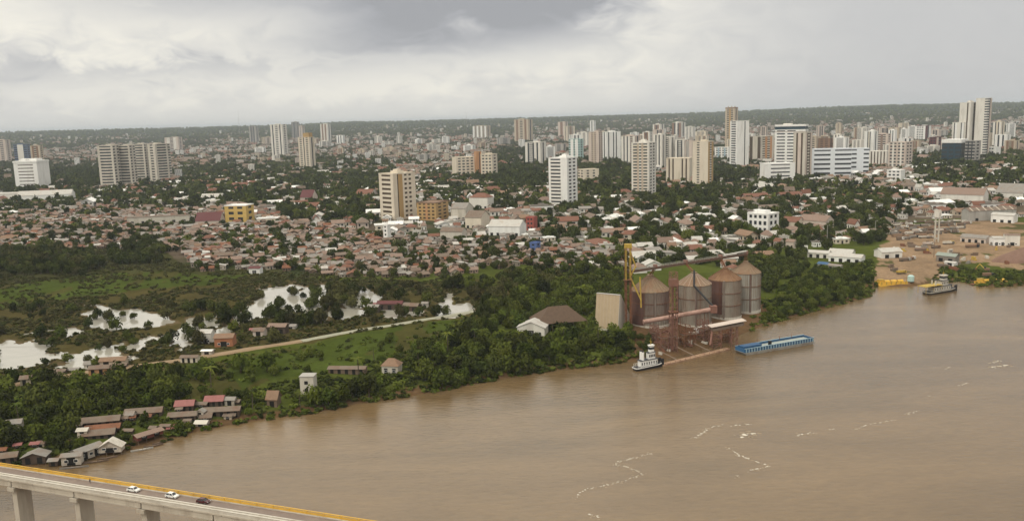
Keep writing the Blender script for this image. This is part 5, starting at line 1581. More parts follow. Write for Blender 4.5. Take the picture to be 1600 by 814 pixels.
# quay retaining planks and dock clutter
for k, (px, py, m0, lab) in enumerate(((1078, 538, PALEC, 'pale crate on the muddy quay under the lattice tower'), (1088, 520, WHITE, 'white cabin on the muddy quay below the silos'), (1060, 534, TIMBER, 'dark timber crate on the muddy quay'),
                                       (1098, 516, OFFW, 'long pale container on the quay before the silo row'))):
    c = ground(px, py)
    r_ = empty('quay_crate', c, .3 * k)
    tag(r_, lab, 'crate')
    L = 7.5 if k == 3 else 2.4
    MB().box(-L / 2, L / 2, -1.2, 1.2, -.3, 2.3).build('body', m0, r_)
    for xx in (-L / 2, L / 2 - .14):
        MB().box(xx - .03, xx + .17, -1.26, 1.26, -.3, 2.36).build('edge_post', TIMBER, r_)
    MB().box(-L / 2 - .1, L / 2 + .1, -1.3, 1.3, 2.37, 2.5).build('lid', m0, r_)

for k, (px, py, yt, half, lab) in enumerate(((1036, 545, 512, 2.4, 'rusty scaffold frame beside the red lattice tower'), (1070, 540, 508, 2.2, 'rusty scaffold frame under the pinkish conveyor'), (1098, 532, 500, 2.4, 'rusty scaffold frame under the transfer box'), (1136, 534, 512, 2.0, 'rusty scaffold frame past the barge loader'), (1022, 533, 508, 1.8, 'rusty scaffold frame before the darkest silo'))):
    c = ground(px, py)
    r_ = empty('quay_scaffold', c, .25 + .2 * k)
    tag(r_, lab, 'scaffold', 'rusty frames on the quay')
    hh = height_for(c, yt)
    mb_ = MB()
    lattice(mb_, (0, 0, -2), (0, 0, hh), half, 5, .3)
    lattice(mb_, (half * 2.4, .5, -2), (half * 2.4, .5, hh * .8), half * .7, 4, .25)
    mb_.build('lattice_frame', RUST if k % 2 else RUSTR, r_)
    MB().box(-half - .3, half * 3.2, -half, half, hh * .55, hh * .55 + .2).build('walkway', TIMBER, r_)
    for q in range(3):
        MB().tube((-half, (q - 1) * 1.2, hh * .62), (half * 3, (q - 1) * 1.1, hh * .5), .28, n=6).build('pipe_run', RUST, r_)
rs_ = random.Random(21)
spots_ = sorted((rs_.uniform(1015, 1150), rs_.uniform(518, 556)) for _ in range(26))
for k, (px, py) in enumerate(spots_):
    c = ground(px, py)
    if c.z < ZW + .5:
        continue
    o = MB()
    L = rs_.uniform(.8, 3.5)
    o.box(-L, L, -.6, .6, -.3, rs_.uniform(.5, 1.6))
    o.bar((-L, 0, .4), (L * .8, .7, 1.5), .25)
    q = o.build('scrap_heap', (RUST, TIMBER, RUSTR, PALEC)[k % 4])
    q.location = c
    q.rotation_euler = (0, 0, rs_.uniform(0, 3))
    tag(q, '%s scrap heap on the muddy quay, %s out from the white pushboat' % (('rust-brown', 'dark timber', 'faded red', 'pale')[k % 4], ordinal(k)), 'scrap', 'scrap heaps on the quay')

# mooring pontoon
a, b = at_z(1036, 573, ZW), at_z(1142, 547, ZW)
root = empty('mooring_pontoon', a, math.atan2(b.y - a.y, b.x - a.x))
tag(root, 'long low rusty pontoon along the muddy quay', 'pontoon')
L = (b - a).length
nse = 6
for k in range(nse):
    MB().box(L * k / nse + .1, L * (k + 1) / nse - .1, 0, 3.4, -.6, .9).build('float_section', mat('tan rusted deck', (.34, .22, .14), .85, .3, .5, stain=(.16, .08, .05), stain_amt=.4), root)
for k in range(14):
    MB().tube((L * (k + .5) / 14, .3, .9), (L * (k + .5) / 14, .3, 1.7), .14, n=6).build('bollard', RUST, root)
for k in range(3):
    xx = L * (k + 1) / 4
    gw = MB()
    gw.bar((xx, 3.4, 1.0), (xx - 3, 13, 4.2), 1.2, .15)
    gw.build('gangway', TIMBER, root)


# ------------------------------------------------------------------ boats
def tugboat(px0, py0, px1, py1, label, hullm, housem, topy, shelter=None, name='tugboat'):
    a, b = at_z(px0, py0, ZW), at_z(px1, py1, ZW)
    ctr = (a + b) / 2
    L = (b - a).length
    root = empty(name, ctr, math.atan2(b.y - a.y, b.x - a.x))
    tag(root, label, 'boat')
    root.scale = (1, 1, 1.35)
    B = L * .25
    DK = mat('dark deck steel', (.06, .065, .07), .7, .3)
    top = height_for(ctr, topy) / 1.35
    h = L / 2
    prof = [(-h, -B * .38), (-h * .9, -B * .5), (h * .55, -B * .5), (h * .9, -B * .32), (h, 0), (h * .9, B * .32), (h * .55, B * .5), (-h * .9, B * .5), (-h, B * .38)]
    n = len(prof)
    vs_ = [(x * .93, y * .86, -1.0) for x, y in prof] + [(x, y, 1.2 + max(0, x / h) * .5) for x, y in prof]
    fs = [(k, (k + 1) % n, n + (k + 1) % n, n + k) for k in range(n)] + [tuple(range(n - 1, -1, -1)), tuple(range(n, 2 * n))]
    MB().add(vs_, fs).build('hull', hullm, root)
    rub = MB()
    pts = [(x * 1.01, y * 1.02, 1.05 + max(0, x / h) * .5) for x, y in prof]
    for k in range(n):
        rub.bar(pts[k], pts[(k + 1) % n], .3)
    rub.build('rubbing_strake', housem, root)
    MB().box(-h * .62, h * .55, -B * .36, B * .36, 1.2, 3.7).build('main_deckhouse', housem, root)
    for k in range(7):
        xx = -h * .55 + h * 1.02 * k / 6
        MB().box(xx - .35, xx + .35, -B * .36 - .05, -B * .36 + .05, 1.9, 3.0).build('window', GLASS, root)
    MB().box(-h * .68, h * .62, -B * .42, B * .42, 3.7, 3.9).build('upper_deck', DK, root)
    MB().box(-h * .05, h * .42, -B * .26, B * .26, 3.9, 6.4).build('upper_deckhouse', housem, root)
    for k in range(4):
        xx = h * .02 + h * .34 * k / 3
        MB().box(xx - .35, xx + .35, -B * .26 - .05, -B * .26 + .05, 4.6, 5.7).build('window', GLASS, root)
    MB().box(-h * .1, h * .48, -B * .31, B * .31, 6.4, 6.6).build('bridge_deck', DK, root)
    MB().box(h * .08, h * .36, -B * .22, B * .22, 6.6, 9.2).build('wheelhouse', housem, root)
    MB().box(h * .075, h * .365, -B * .225, B * .225, 7.6, 8.6).build('wheelhouse_glass', GLASS, root)
    MB().box(h * .04, h * .40, -B * .26, B * .26, 9.2, 9.4).build('wheelhouse_roof', housem, root)
    for sy in (-1, 1):
        MB().tube((-h * .45, sy * B * .2, 3.9), (-h * .45, sy * B * .2, 7.2), .75, .7, n=12).build('funnel', housem, root)
        MB().tube((-h * .45, sy * B * .2, 7.2), (-h * .45, sy * B * .2, 7.7), .55, n=12).build('funnel_top', HULLK, root)
    MB().tube((h * .2, 0, 9.4), (h * .2, 0, max(11, top)), .22, .1, n=6).build('mast', YSTEEL, root)
    MB().bar((h * .2, -1.2, 9.4 + (top - 9.4) * .5), (h * .2, 1.2, 9.4 + (top - 9.4) * .5), .14).build('mast_yard', YSTEEL, root)
    rl = MB()
    for yy in (-B * .46, B * .46):
        for hh in (1.8, 2.3):
            rl.bar((-h * .88, yy, hh), (h * .5, yy, hh), .07)
        for k in range(12):
            xx = -h * .88 + (h * 1.38) * k / 11
            rl.bar((xx, yy, 1.2), (xx, yy, 2.3), .08)
    rl.build('deck_rail', housem, root)
    for yy in (-B * .3, B * .3):
        MB().box(h * .86, h * 1.02, yy - .4, yy + .4, -.3, 3.2).build('push_knee', hullm, root)
    if shelter:
        MB().box(-h * 1.3, -h * .1, -B * .5, B * .5, 4.6, 4.8).build('awning', shelter, root)
        for xx in (-h * 1.25, -h * .7, -h * .15):
            for yy in (-B * .45, B * .45):
                MB().box(xx - .1, xx + .1, yy - .1, yy + .1, .8, 4.6).build('awning_post', shelter, root)
    return root


tugboat(991, 579, 1034, 571, 'white pushboat with dark hull moored at the end of the rusty pontoon', HULLK, WHITE, 529)
tugboat(1446, 460, 1490, 453, 'white and dark riverboat with yellow awning at the slipway', HULLK, PALEC, 424, shelter=YSTEEL, name='riverboat')

# blue barge
a, b, c2 = at_z(1164, 556, ZW), at_z(1273, 537, ZW), at_z(1141, 551, ZW)
ax = (b - a)
L = ax.length
root = empty('cargo_barge', a, math.atan2(ax.y, ax.x))
tag(root, 'long blue cargo barge with ribbed sides moored past the pontoon', 'barge')
root.scale = (1, 1, .8)
B = abs((c2 - a).dot(Vector((-ax.y, ax.x, 0)).normalized()))
B = max(8, min(B, 11))
MB().add([(2, .3, -1), (L - 2, .3, -1), (L - 2, B - .3, -1), (2, B - .3, -1), (0, 0, 1.9), (L, 0, 1.9), (L, B, 1.9), (0, B, 1.9)],
         [(0, 3, 2, 1), (4, 5, 6, 7), (0, 1, 5, 4), (1, 2, 6, 5), (2, 3, 7, 6), (3, 0, 4, 7)]).build('hull', mat('scuffed hull steel', (.30, .29, .26), .7, .3, .5, stain=(.16, .1, .07), stain_amt=.3), root)
HB = 4.5
MB().box(.4, L - .4, .5, .75, 1.9, HB).build('side_coaming', BLUEP, root)
MB().box(.4, L - .4, B - .75, B - .5, 1.9, HB).build('side_coaming', BLUEP, root)
MB().box(.4, .65, .75, B - .75, 1.9, HB).build('end_coaming', mat('mid blue paint', (.035, .12, .25), .5, .15, .5), root)
MB().box(L - .65, L - .4, .75, B - .75, 1.9, HB).build('end_coaming', BLUEP, root)
MB().box(.65, L - .65, .75, B - .75, 2.6, 3.0).build('cargo_cover', mat('faded tarpaulin', (.33, .36, .33), .8, .2, .4), root)
rib = MB().box(-.2, .2, -.02, .48, 1.92, HB - .25).mesh('coaming_rib', LBLUE)
nR = 26
for k in range(nR):
    put('coaming_rib', rib, root, loc=(1.2 + (L - 2.4) * k / (nR - 1), 0, 0))
    if k % 3 == 0:
        put('coaming_rib', rib, root, loc=(1.2 + (L - 2.4) * k / (nR - 1), B - .46, 0))
MB().box(.2, L - .2, .3, .8, HB, HB + .25).build('top_rail', LBLUE, root)
MB().box(.2, L - .2, B - .8, B - .3, HB, HB + .25).build('top_rail', LBLUE, root)
for k in range(3):
    MB().box(1 + k * .1, 14, B * .25, B * .75, 3.0, 5.6 - k * .2).build('cover_stack', BLUEP, root) if k == 0 else None
MB().box(L * .36, L * .36 + 1.6, 1.2, 2.4, 4.3, 7.2).build('winch_house', HULLK, root)
for xx in (L * .3, L * .62, L * .8):
    MB().tube((xx, B - 1.5, 4.3), (xx, B - 1.5, 7.0), .18, n=6).build('mooring_post', RUST, root)

# yellow deck barges at the slipway
for (xa, ya, xb, yb_, wd, hh, lab) in ((1374, 448, 1419, 446, 9, 3.0, 'bright yellow ferry barge at the foot of the dirt slipway'), (1528, 446, 1576, 444, 6, 2.4, 'yellow rusted pontoon below the grassy point')):
    a, b = at_z(xa, ya, ZW), at_z(xb, yb_, ZW)
    ax = b - a
    L = ax.length
    root = empty('ferry_barge', a, math.atan2(ax.y, ax.x))
    tag(root, lab, 'barge')
    MB().box(0, L, 0, wd, -.6, 1.2).build('hull', YELLOW, root)
    for yy in (0.2, wd - .5):
        MB().box(.5, L - .5, yy, yy + .3, 1.2, hh).build('side_wall', YELLOW, root)
    for k in range(6):
        xx = L * (k + .5) / 6
        MB().box(xx - .5, xx + .5, .05, .25, 1.3, hh + .5).build('fender_post', YSTEEL, root)
    for q in (.34, .58, .82):
        MB().tube((L * q - L * .09, wd * .5, 2.6), (L * q + L * .09, wd * .5, 2.6), 1.5, n=14).build('deck_tank', YELLOW, root)
    MB().box(L * .06, L * .22, wd * .3, wd * .7, 1.2, 4.6).build('cabin', YELLOW, root)
    MB().box(L * .05, L * .24, wd * .26, wd * .74, 4.6, 4.8).build('cabin_roof', YSTEEL, root)
    MB().box(-3.5, 0, wd * .15, wd * .85, .5, .8).build('ramp', RUST, root)


def canoe(px, py, ang, L, m0, label):
    p = at_z(px, py, ZW)
    root = empty('canoe', p, ang)
    tag(root, label, 'canoe', 'canoes moored at the stilt houses')
    st = []
    n = 9
    for k in range(n):
        t = k / (n - 1) * 2 - 1
        hw = .62 * (1 - abs(t) ** 2.6) + .03
        z = .45 + .35 * t * t
        st.append((t * L / 2, hw, z))
    v, f = [], []
    for x, hw, z in st:
        v += [(x, -hw, z), (x, -hw * .6, -.15), (x, hw * .6, -.15), (x, hw, z), (x, hw * .82, z - .02), (x, hw * .5, .05), (x, -hw * .5, .05), (x, -hw * .82, z - .02)]
    for k in range(n - 1):
        for j in range(8):
            f.append((k * 8 + j, k * 8 + (j + 1) % 8, (k + 1) * 8 + (j + 1) % 8, (k + 1) * 8 + j))
    MB().add(v, f).build('hull', m0, root)
    for t in (-.3, .05, .4):
        MB().box(t * L / 2 - .15, t * L / 2 + .15, -.5, .5, .35, .42).build('thwart', TIMBER, root)


for px, py, an, L, m0, lab in ((222, 703, .45, 9, TINL, 'pale canoe under the red and white roofed hut'), (240, 697, .5, 8, TIMBER, 'dark canoe drawn up beside the pale canoe'), (250, 692, .9, 7, TIMBER, 'dark canoe pointing out past the hut'),
                               (150, 722, .3, 10, TIMBER, 'dark boat moored along the long floating house'), (168, 716, .4, 8, TIMBER, 'dark canoe beneath the white gabled boathouse'), (116, 731, .2, 11, TING, 'grey flat boat in front of the white fronted floating house')):
    canoe(px, py, an, L, m0, lab)


# ------------------------------------------------------------------ port yard things
def wheel_meshes(r, w):
    ty = MB().tube((0, -w / 2, 0), (0, w / 2, 0), r, n=14).mesh('tyre', TYRE)
    ri = MB().tube((0, -w / 2 - .02, 0), (0, w / 2 + .02, 0), r * .55, n=10).mesh('rim', TING)
    return ty, ri


def add_wheels(root, spots, r, w):
    ty, ri = wheel_meshes(r, w)
    for x, y in spots:
        t = put('wheel', ty, root, loc=(x, y, r))
        put('rim', ri, t)


def truck(px, py, ang, cabm, loadm, label, L=9.0, load_h=1.4):
    p = ground(px, py)
    root = empty('truck', p, ang)
    tag(root, label, 'truck')
    h = L / 2
    MB().prism([(h - 2.1, .7), (h - .05, .7), (h, 1.6), (h - .35, 2.75), (h - 2.1, 2.8)], -1.15, 1.15).build('cab', cabm, root)
    MB().box(h - .32, h - .1, -1.0, 1.0, 1.75, 2.55).build('windscreen', GLASS, root)
    for sy in (-1.18, 1.1):
        MB().box(h - 1.7, h - .7, sy, sy + .08, 1.65, 2.5).build('side_window', GLASS, root)
    MB().box(-h, h - 2.1, -.45, .45, .6, .95).build('chassis', HULLK, root)
    MB().box(-h, h - 2.4, -1.2, 1.2, .96, 1.2).build('bed', TIMBER, root)
    MB().box(-h + .2, h - 2.6, -1.1, 1.1, 1.21, 1.2 + load_h).build('load', loadm, root)
    for sy in (-.9, .9):
        MB().box(h - .02, h + .06, sy - .2, sy + .2, .9, 1.15).build('headlight', WHITE, root)
    add_wheels(root, [(h - 1.2, -1.0), (h - 1.2, 1.0), (-h + 1.2, -1.0), (-h + 1.2, 1.0), (-h + 2.5, -1.0), (-h + 2.5, 1.0)], .5, .32)


TR = [(1414, 408, .3, TINL, TINB, 'flatbed truck beside the lone white shed', 11, 1.6), (1424, 406, .5, WHITE, BROWNP, 'white cabbed truck parked against the flatbed truck', 9, 1.4), (1440, 392, -.2, TILEP, TILEP, 'pinkish truck loaded high at the yard centre', 12, 1.8),
      (1519, 387, -.1, HULLK, BROWNP, 'dark truck in front of the worn shed row', 12, 1.6), (1462, 388, .2, BROWNP, TINB, 'brown truck under the water tank tower', 9, 1.4), (1450, 383, 0, PALEC, PINKISH, 'pale truck behind the pinkish truck', 10, 1.5),
      (1482, 382, 0.1, TING, PALEC, 'grey truck with pale load beyond the water tank tower', 11, 1.8), (1408, 428, .2, YSTEEL, YSTEEL, 'yellow tipper at the top of the slipway', 8, 1.5), (1405, 358, .1, PINKISH, TING, 'truck at the head of the vehicle rows', 9, 1.5),
      (1432, 362, .1, WHITE, PINKISH, 'white cabbed truck in the vehicle rows', 9, 1.5), (1486, 353, 0, PALEC, TINB, 'pale cabbed truck below the dark warehouse', 10, 1.5), (1512, 350, .15, OFFW, TILEP, 'truck with faded red load below the dark warehouse', 9, 1.4),
      (1544, 432, .1, HULLK, BROWNP, 'dark loader truck by the yellow rusted pontoon', 9, 1.7), (1420, 352, .05, WHITE, TINL, 'all white truck by the tree line', 8, 1.5), (1452, 350, .1, BROWNP, TIMBER, 'brown truck with timber load by the tree line', 10, 1.5),
      (1395, 365, .1, OFFW, TINB, 'off white truck nearest the port trees', 9, 1.4), (1470, 362, .0, TILE, PINKISH, 'red cabbed truck between the vehicle rows', 10, 1.5)]
for a in TR:
    truck(*a)

ex_ = []
rs_ = random.Random(8)
for row, (y0, x0, x1) in enumerate(((350, 1392, 1500), (355, 1390, 1496), (361, 1388, 1500), (367, 1386, 1486), (374, 1392, 1450))):
    x = x0
    while x < x1:
        x += rs_.uniform(9, 17)
        ex_.append((x, y0 + rs_.uniform(-1.5, 1.5) - (x - x0) * .02))
ORD_T = ('first', 'second', 'third', 'fourth', 'fifth', 'sixth', 'seventh', 'eighth', 'ninth', 'tenth', 'eleventh', 'twelfth', 'thirteenth', 'fourteenth', 'fifteenth')
pal_ = [('white', WHITE), ('pinkish', PINKISH), ('grey', TING), ('brown', BROWNP), ('pale', PALEC), ('dark', HULLK)]
for k, (x, y) in enumerate(ex_):
    nm_, cm_ = pal_[rs_.randrange(6)]
    lm_n, lm_ = (('timber', TIMBER), ('tin', TING), ('rusty', TINB), ('pale', PALEC))[rs_.randrange(4)]
    rw_ = sum(1 for q_ in ex_[:k] if abs(q_[1] - y) < 3.4)
    truck(x, y, rs_.uniform(-.2, .3), cm_, lm_, '%s truck with %s load, %s parked along its row, row %s' % (nm_, lm_n, ORD_T[k % 15], ('by the trees', 'before the log piles', 'behind the log piles', 'below the warehouse')[k // 15 % 4]), rs_.uniform(7, 12), rs_.uniform(1.0, 2.2))

rs_ = random.Random(33)
yd_ = sorted((rs_.uniform(1385, 1595), rs_.uniform(378, 424)) for _ in range(34))
for k, (px, py) in enumerate(yd_):
    c = ground(px, py)
    if not pip(np.array([[c.x, c.y]]), np.array(PORT))[0]:
        continue
    o = MB()
    L = rs_.uniform(1.2, 4.5)
    o.box(-L, L, -1.1, 1.1, -.3, rs_.uniform(.8, 2.2))
    o.box(-L * .5, L * 1.15, -.8, .6, .7, rs_.uniform(2.3, 3.0))
    q = o.build('yard_crate', (RUST, TIMBER, TINB, PALEC, TING, YSTEEL)[k % 6])
    q.location = c
    q.rotation_euler = (0, 0, rs_.uniform(0, 3))
    tag(q, '%s machinery crate on the dirt yard, %s one counting from the port trees' % (('rusty', 'timber', 'brown', 'pale', 'grey', 'yellow')[k % 6], ordinal(k)), 'crate', 'machinery crates in the dirt yard')

# loose rows of log piles in the yard
for k, (px, py, ang) in enumerate(((1402, 370, .1), (1420, 371, .1), (1440, 369, .05), (1412, 363, .05), (1460, 357, .05), (1478, 359, 0))):
    c = ground(px, py)
    root = empty('log_pile', c, ang)
    tag(root, ['brown log pile nearest the port trees', 'brown log pile second from the port trees', 'brown log pile third from the port trees', 'brown log pile behind the first two piles', 'brown log pile by the vehicle rows', 'brown log pile toward the dark warehouse'][k], 'logs', 'log piles in the dirt yard')
    lm = MB().tube((-5, 0, 0), (5, 0, 0), .38, .32, n=8).mesh('log', mat('sawn log', (.26, .17, .11), .9, .3, .7))
    for row in range(4):
        for j in range(6 - row):
            put('log', lm, root, loc=(random.uniform(-.5, .5), (j - (5 - row) / 2) * .78, .38 + row * .66))

# water tank tower
c = ground(1463, 378)
root = empty('water_tower', c, view_angle(c) + .2)
tag(root, 'white box tank on two slim legs above the dirt yard', 'tower')
H = height_for(c, 329)
s_ = scale_at(c)
for sx in (-1.6, 1.6):
    for sy in (-1.5, 1.5):
        MB().box(sx - .36, sx + .36, sy - .36, sy + .36, -.5, H - 6.5).build('leg', PALEC, root)
br = MB()
for k in range(5):
    z = 3 + (H - 11) * k / 4
    br.box(-1.9, 1.9, -1.5 - .12, -1.5 + .12, z, z + .4)
    br.box(-1.9, 1.9, 1.5 - .12, 1.5 + .12, z, z + .4)
br.build('cross_brace', GREYC, root)
MB().box(-2.7, 2.7, -2.5, 2.5, H - 6.5, H - .2).build('tank', OFFW, root)
MB().box(-2.9, 2.9, -2.7, 2.7, H - .2, H + .2).build('tank_roof', PALEC, root)
MB().bar((-2.7, 0, H - 6.0), (-20, 1, H - 6.0), .7, .7).build('pipe_arm', GREYC, root)
MB().box(1.0, 2.2, -2.56, -2.48, H - 5.5, H - 2).build('tank_hatch', GREYC, root)
FOOT.append((c.x, c.y, 5))
LANDMARKS.append((1463, 376, 'the white water tank tower'))

# teal boiler drum by the slipway
c = ground(1423, 441)
root = empty('fuel_tank', c, .4)
tag(root, 'pale teal fuel tank at the foot of the dirt slipway', 'tank')
MB().lathe([(2.0, .6), (2.4, .8), (2.4, 4.8), (1.2, 5.6), (.3, 5.7)], 20).build('drum', TEALP, root)
for k in range(4):
    a = k * math.pi / 2 + .4
    MB().box(math.cos(a) * 2 - .15, math.cos(a) * 2 + .15, math.sin(a) * 2 - .15, math.sin(a) * 2 + .15, -.6, .9).build('leg', RUST, root)

# excavator
c = ground(1541, 424)
root = empty('excavator', c, 2.6)
tag(root, 'dark excavator working below the dirt mound', 'excavator')
for sy in (-1.3, 1.3):
    MB().box(-2.2, 2.2, sy - .35, sy + .35, 0, 1.0).build('track', HULLK, root)
MB().box(-2.4, 1.6, -1.4, 1.4, 1.0, 2.6).build('body', BROWNP, root)
MB().box(.2, 1.6, .1, 1.4, 2.6, 3.9).build('cab', GLASS, root)
MB().bar((1.5, -.4, 2.2), (5.0, -.4, 5.6), .6, .7).build('boom', YSTEEL, root)
MB().bar((5.0, -.4, 5.6), (7.2, -.4, 2.2), .45, .5).build('arm', YSTEEL, root)
MB().box(6.6, 7.8, -1.0, .2, .9, 2.3).build('bucket', RUST, root)


def mound(px0, px1, yb, ytop, label, m0):
    c = ground((px0 + px1) / 2, yb)
    s = scale_at(c)
    R = (px1 - px0) / 2 / s
    c = c + Vector((c.x, c.y, 0)).normalized() * R * .6
    H = height_for(c, ytop)
    nA, nR_ = 36, 10
    v, f = [(0, 0, H)], []
    rs = random.Random(5)
    ph = [rs.uniform(0, 6) for _ in range(6)]
    for i in range(1, nR_ + 1):
        t = i / nR_
        for k in range(nA):
            a = 2 * math.pi * k / nA
            w_ = 1 + .12 * math.sin(3 * a + ph[0]) + .07 * math.sin(7 * a + ph[1])
            z = H * (1 - t) ** .8 * (1 + .12 * math.sin(5 * a + ph[2]) * t) - (.8 if i == nR_ else 0)
            v.append((math.cos(a) * R * t * w_, math.sin(a) * R * .6 * t * w_, z + rs.uniform(-.25, .25) * (t < .95)))
    for k in range(nA):
        f.append((0, 1 + k, 1 + (k + 1) % nA))
    for i in range(nR_ - 1):
        for k in range(nA):
            a, b = 1 + i * nA + k, 1 + i * nA + (k + 1) % nA
            f.append((a, a + nA, b + nA, b))
    o = MB().add(v, f).build('dirt_mound', m0, None, True)
    o.location = (c.x, c.y, ground_z(c.x, c.y))
    tag(o, label, 'mound')
    FOOT.append((c.x, c.y, R))


mound(1552, 1660, 412, 384, 'broad brown dirt mound at the edge of the port yard', mat('purple brown soil', (.19, .115, .085), .95, .25, .3, bump=.4))

# yard light poles
for k, (px, py, yt, lab) in enumerate(((1459, 402, 372, 'dark pole standing alone before the water tank tower'), (1367, 372, 345, 'lamp pole beside the port trees'), (1292, 385, 352, 'thin pole by the two round trees'))):
    c = ground(px, py)
    root = empty('light_pole', c, 0)
    tag(root, lab, 'pole', 'poles around the port')
    H = height_for(c, yt)
    MB().tube((0, 0, -.3), (0, 0, H), .3, .18, n=8).build('shaft', TIMBER if k == 0 else GREYC, root)
    MB().bar((0, 0, H - .3), (1.6, -.3, H), .16).build('arm', GREYC, root)
    MB().box(1.2, 2.2, -.55, -.05, H - .1, H + .12).build('lamp_head', TINL, root)

# white sign boards
for k, (px, py, w, h, lab) in enumerate(((1259, 398, 3.2, 6.5, 'white upright sign board before the round trees'), (1006, 409, 3.4, 2.6, 'white sign board glinting beside the yellow elevator head'))):
    c = ground(px, py)
    root = empty('sign_board', c, view_angle(c))
    tag(root, lab, 'sign')
    for sx in (-w * .35, w * .35):
        MB().box(sx - .1, sx + .1, -.1, .1, -.4, 2.2 + h).build('post', GREYC, root)
    MB().box(-w / 2, w / 2, -.22, -.12, 2.0, 2.0 + h).build('panel', WHITE, root)

# ================================================================== BRIDGE
ZD = 10.0
bA, bB = at_z(0, 729, ZD), at_z(541, 814, ZD)
UB = (bB - bA).normalized()
NB = Vector((UB.y, -UB.x, 0))             # towards the camera
if NB.y > 0:
    NB = -NB
LB0, LB1 = -330.0, (bB - bA).length + 160.0
nearp = at_z(0, 746.5, ZD)
WD = (nearp - bA).dot(NB)                 # width between the yellow railing and the outer edge
CONC = mat('bridge concrete', (.47, .42, .345), .85, .14, .35, stain=(.27, .22, .17), stain_amt=.35, streak=True)
CONCL = mat('pale kerb concrete', (.56, .52, .45), .85, .14, .35, stain=(.33, .28, .22), stain_amt=.3)
YRAIL = mat('yellow railing paint', (.66, .39, .055), .6, .18, .5, stain=(.45, .28, .10), stain_amt=.25)
root = empty('road_bridge', bA, math.atan2(UB.y, UB.x))
tag(root, 'concrete road bridge with yellow railing crossing the river corner', 'bridge')
# local frame: x along the bridge, -y towards the camera (checked through NB)
sgn = -1 if NB.dot(Vector((-UB.y, UB.x, 0))) < 0 else 1
yy = lambda t: sgn * t


def bbox(name, x0, x1, t0, t1, z0, z1, m0, par=root):
    a, b = sorted((yy(t0), yy(t1)))
    return MB().box(x0, x1, a, b, z0, z1).build(name, m0, par)


bbox('deck_slab', LB0, LB1, -.9, WD + .2, -.55, -.05, CONC)
bbox('road_surface', LB0, LB1, .15, WD - 2.4, -.045, .0, mat('bridge asphalt', (.21, .165, .14), .9, .12, .6, stain=(.28, .22, .18), stain_amt=.3))
# yellow railing: kerb, wall panels with posts and a top rail
bbox('railing_kerb', LB0, LB1, -.6, .1, -.05, .28, CONCL)
seg = 6.0
n = int((LB1 - LB0) / seg)
pan = MB().box(.06, seg - .06, min(yy(-.32), yy(-.14)), max(yy(-.32), yy(-.14)), .30, 1.0).mesh('railing_panel', YRAIL)
post = MB().box(-.14, .14, min(yy(-.42), yy(-.04)), max(yy(-.42), yy(-.04)), .28, 1.28).mesh('railing_post', YRAIL)
for k in range(n):
    x = LB0 + k * seg
    if -40 < x < LB1:
        put('railing_panel', pan, root, loc=(x, 0, 0))
        put('railing_post', post, root, loc=(x, 0, 0))
bbox('top_rail', LB0, LB1, -.38, -.08, 1.28, 1.46, YRAIL)
# near side: kerb barrier, walkway, outer parapet
bbox('kerb_barrier', LB0, LB1, WD - 2.35, WD - 1.85, -.05, .85, CONCL)
bbox('walkway', LB0, LB1, WD - 1.84, WD - .36, -.05, .22, CONC)
bbox('parapet', LB0, LB1, WD - .35, WD, -.05, 1.05, CONCL)
bbox('parapet_cap', LB0, LB1, WD - .45, WD + .1, 1.05, 1.2, CONCL)


def bridge_x(px, py, z):
    p = at_z(px, py, z)
    return (p - bA).dot(UB)


# piers at the girder joints read from the near face
j1 = bridge_x(9, 757, ZD - 1)
j2 = bridge_x(103, 774, ZD - 1)
j3 = bridge_x(209, 793, ZD - 1)
span = (j3 - j1) / 2
joints = [j1 + span * k for k in range(-9, 12) if LB0 < j1 + span * k < LB1]
gird = [(WD - .75, WD - .1), (WD * .62, WD * .62 + .6), (WD * .3, WD * .3 + .6), (-.5, .1)]
for a, b in zip(joints[:-1], joints[1:]):
    for t0, t1 in gird:
        bbox('girder', a + .22, b - .22, t0, t1, -2.15, -.56, CONC)
        bbox('girder_flange', a + .22, b - .22, t0 - .15, t1 + .15, -2.5, -2.16, CONC)
    for q in (.33, .66):
        bbox('diaphragm', a + (b - a) * q - .15, a + (b - a) * q + .15, -.3, WD - .2, -1.8, -.7, CONC)
for x in joints:
    bbox('pier_cap', x - 1.5, x + 1.5, -1.0, WD + .5, -4.0, -2.75, CONC)
    for t in (.2, WD - .5):
        bbox('bearing', x - .9, x + .9, t - .35, t + .35, -2.75, -2.5, DARK)
    bbox('pier_shaft', x - 1.05, x + 1.05, WD * .12, WD * .88, -34, -4.0, CONC)
    bbox('pier_foot', x - 1.8, x + 1.8, WD * .04, WD * .96, -34, ZW - ZD + .9, CONCL)
for k in range(24):
    x = -20 + k * 11.0
    MB().tube((x, yy(WD - .2), -.3), (x, yy(WD + .35), -.42), .09, n=6).build('drain_pipe', DARK, root)
print('BRIDGE width', round(WD, 2), 'span', round(span, 1))


def on_deck(px, py):
    p = at_z(px, py, ZD)
    return p


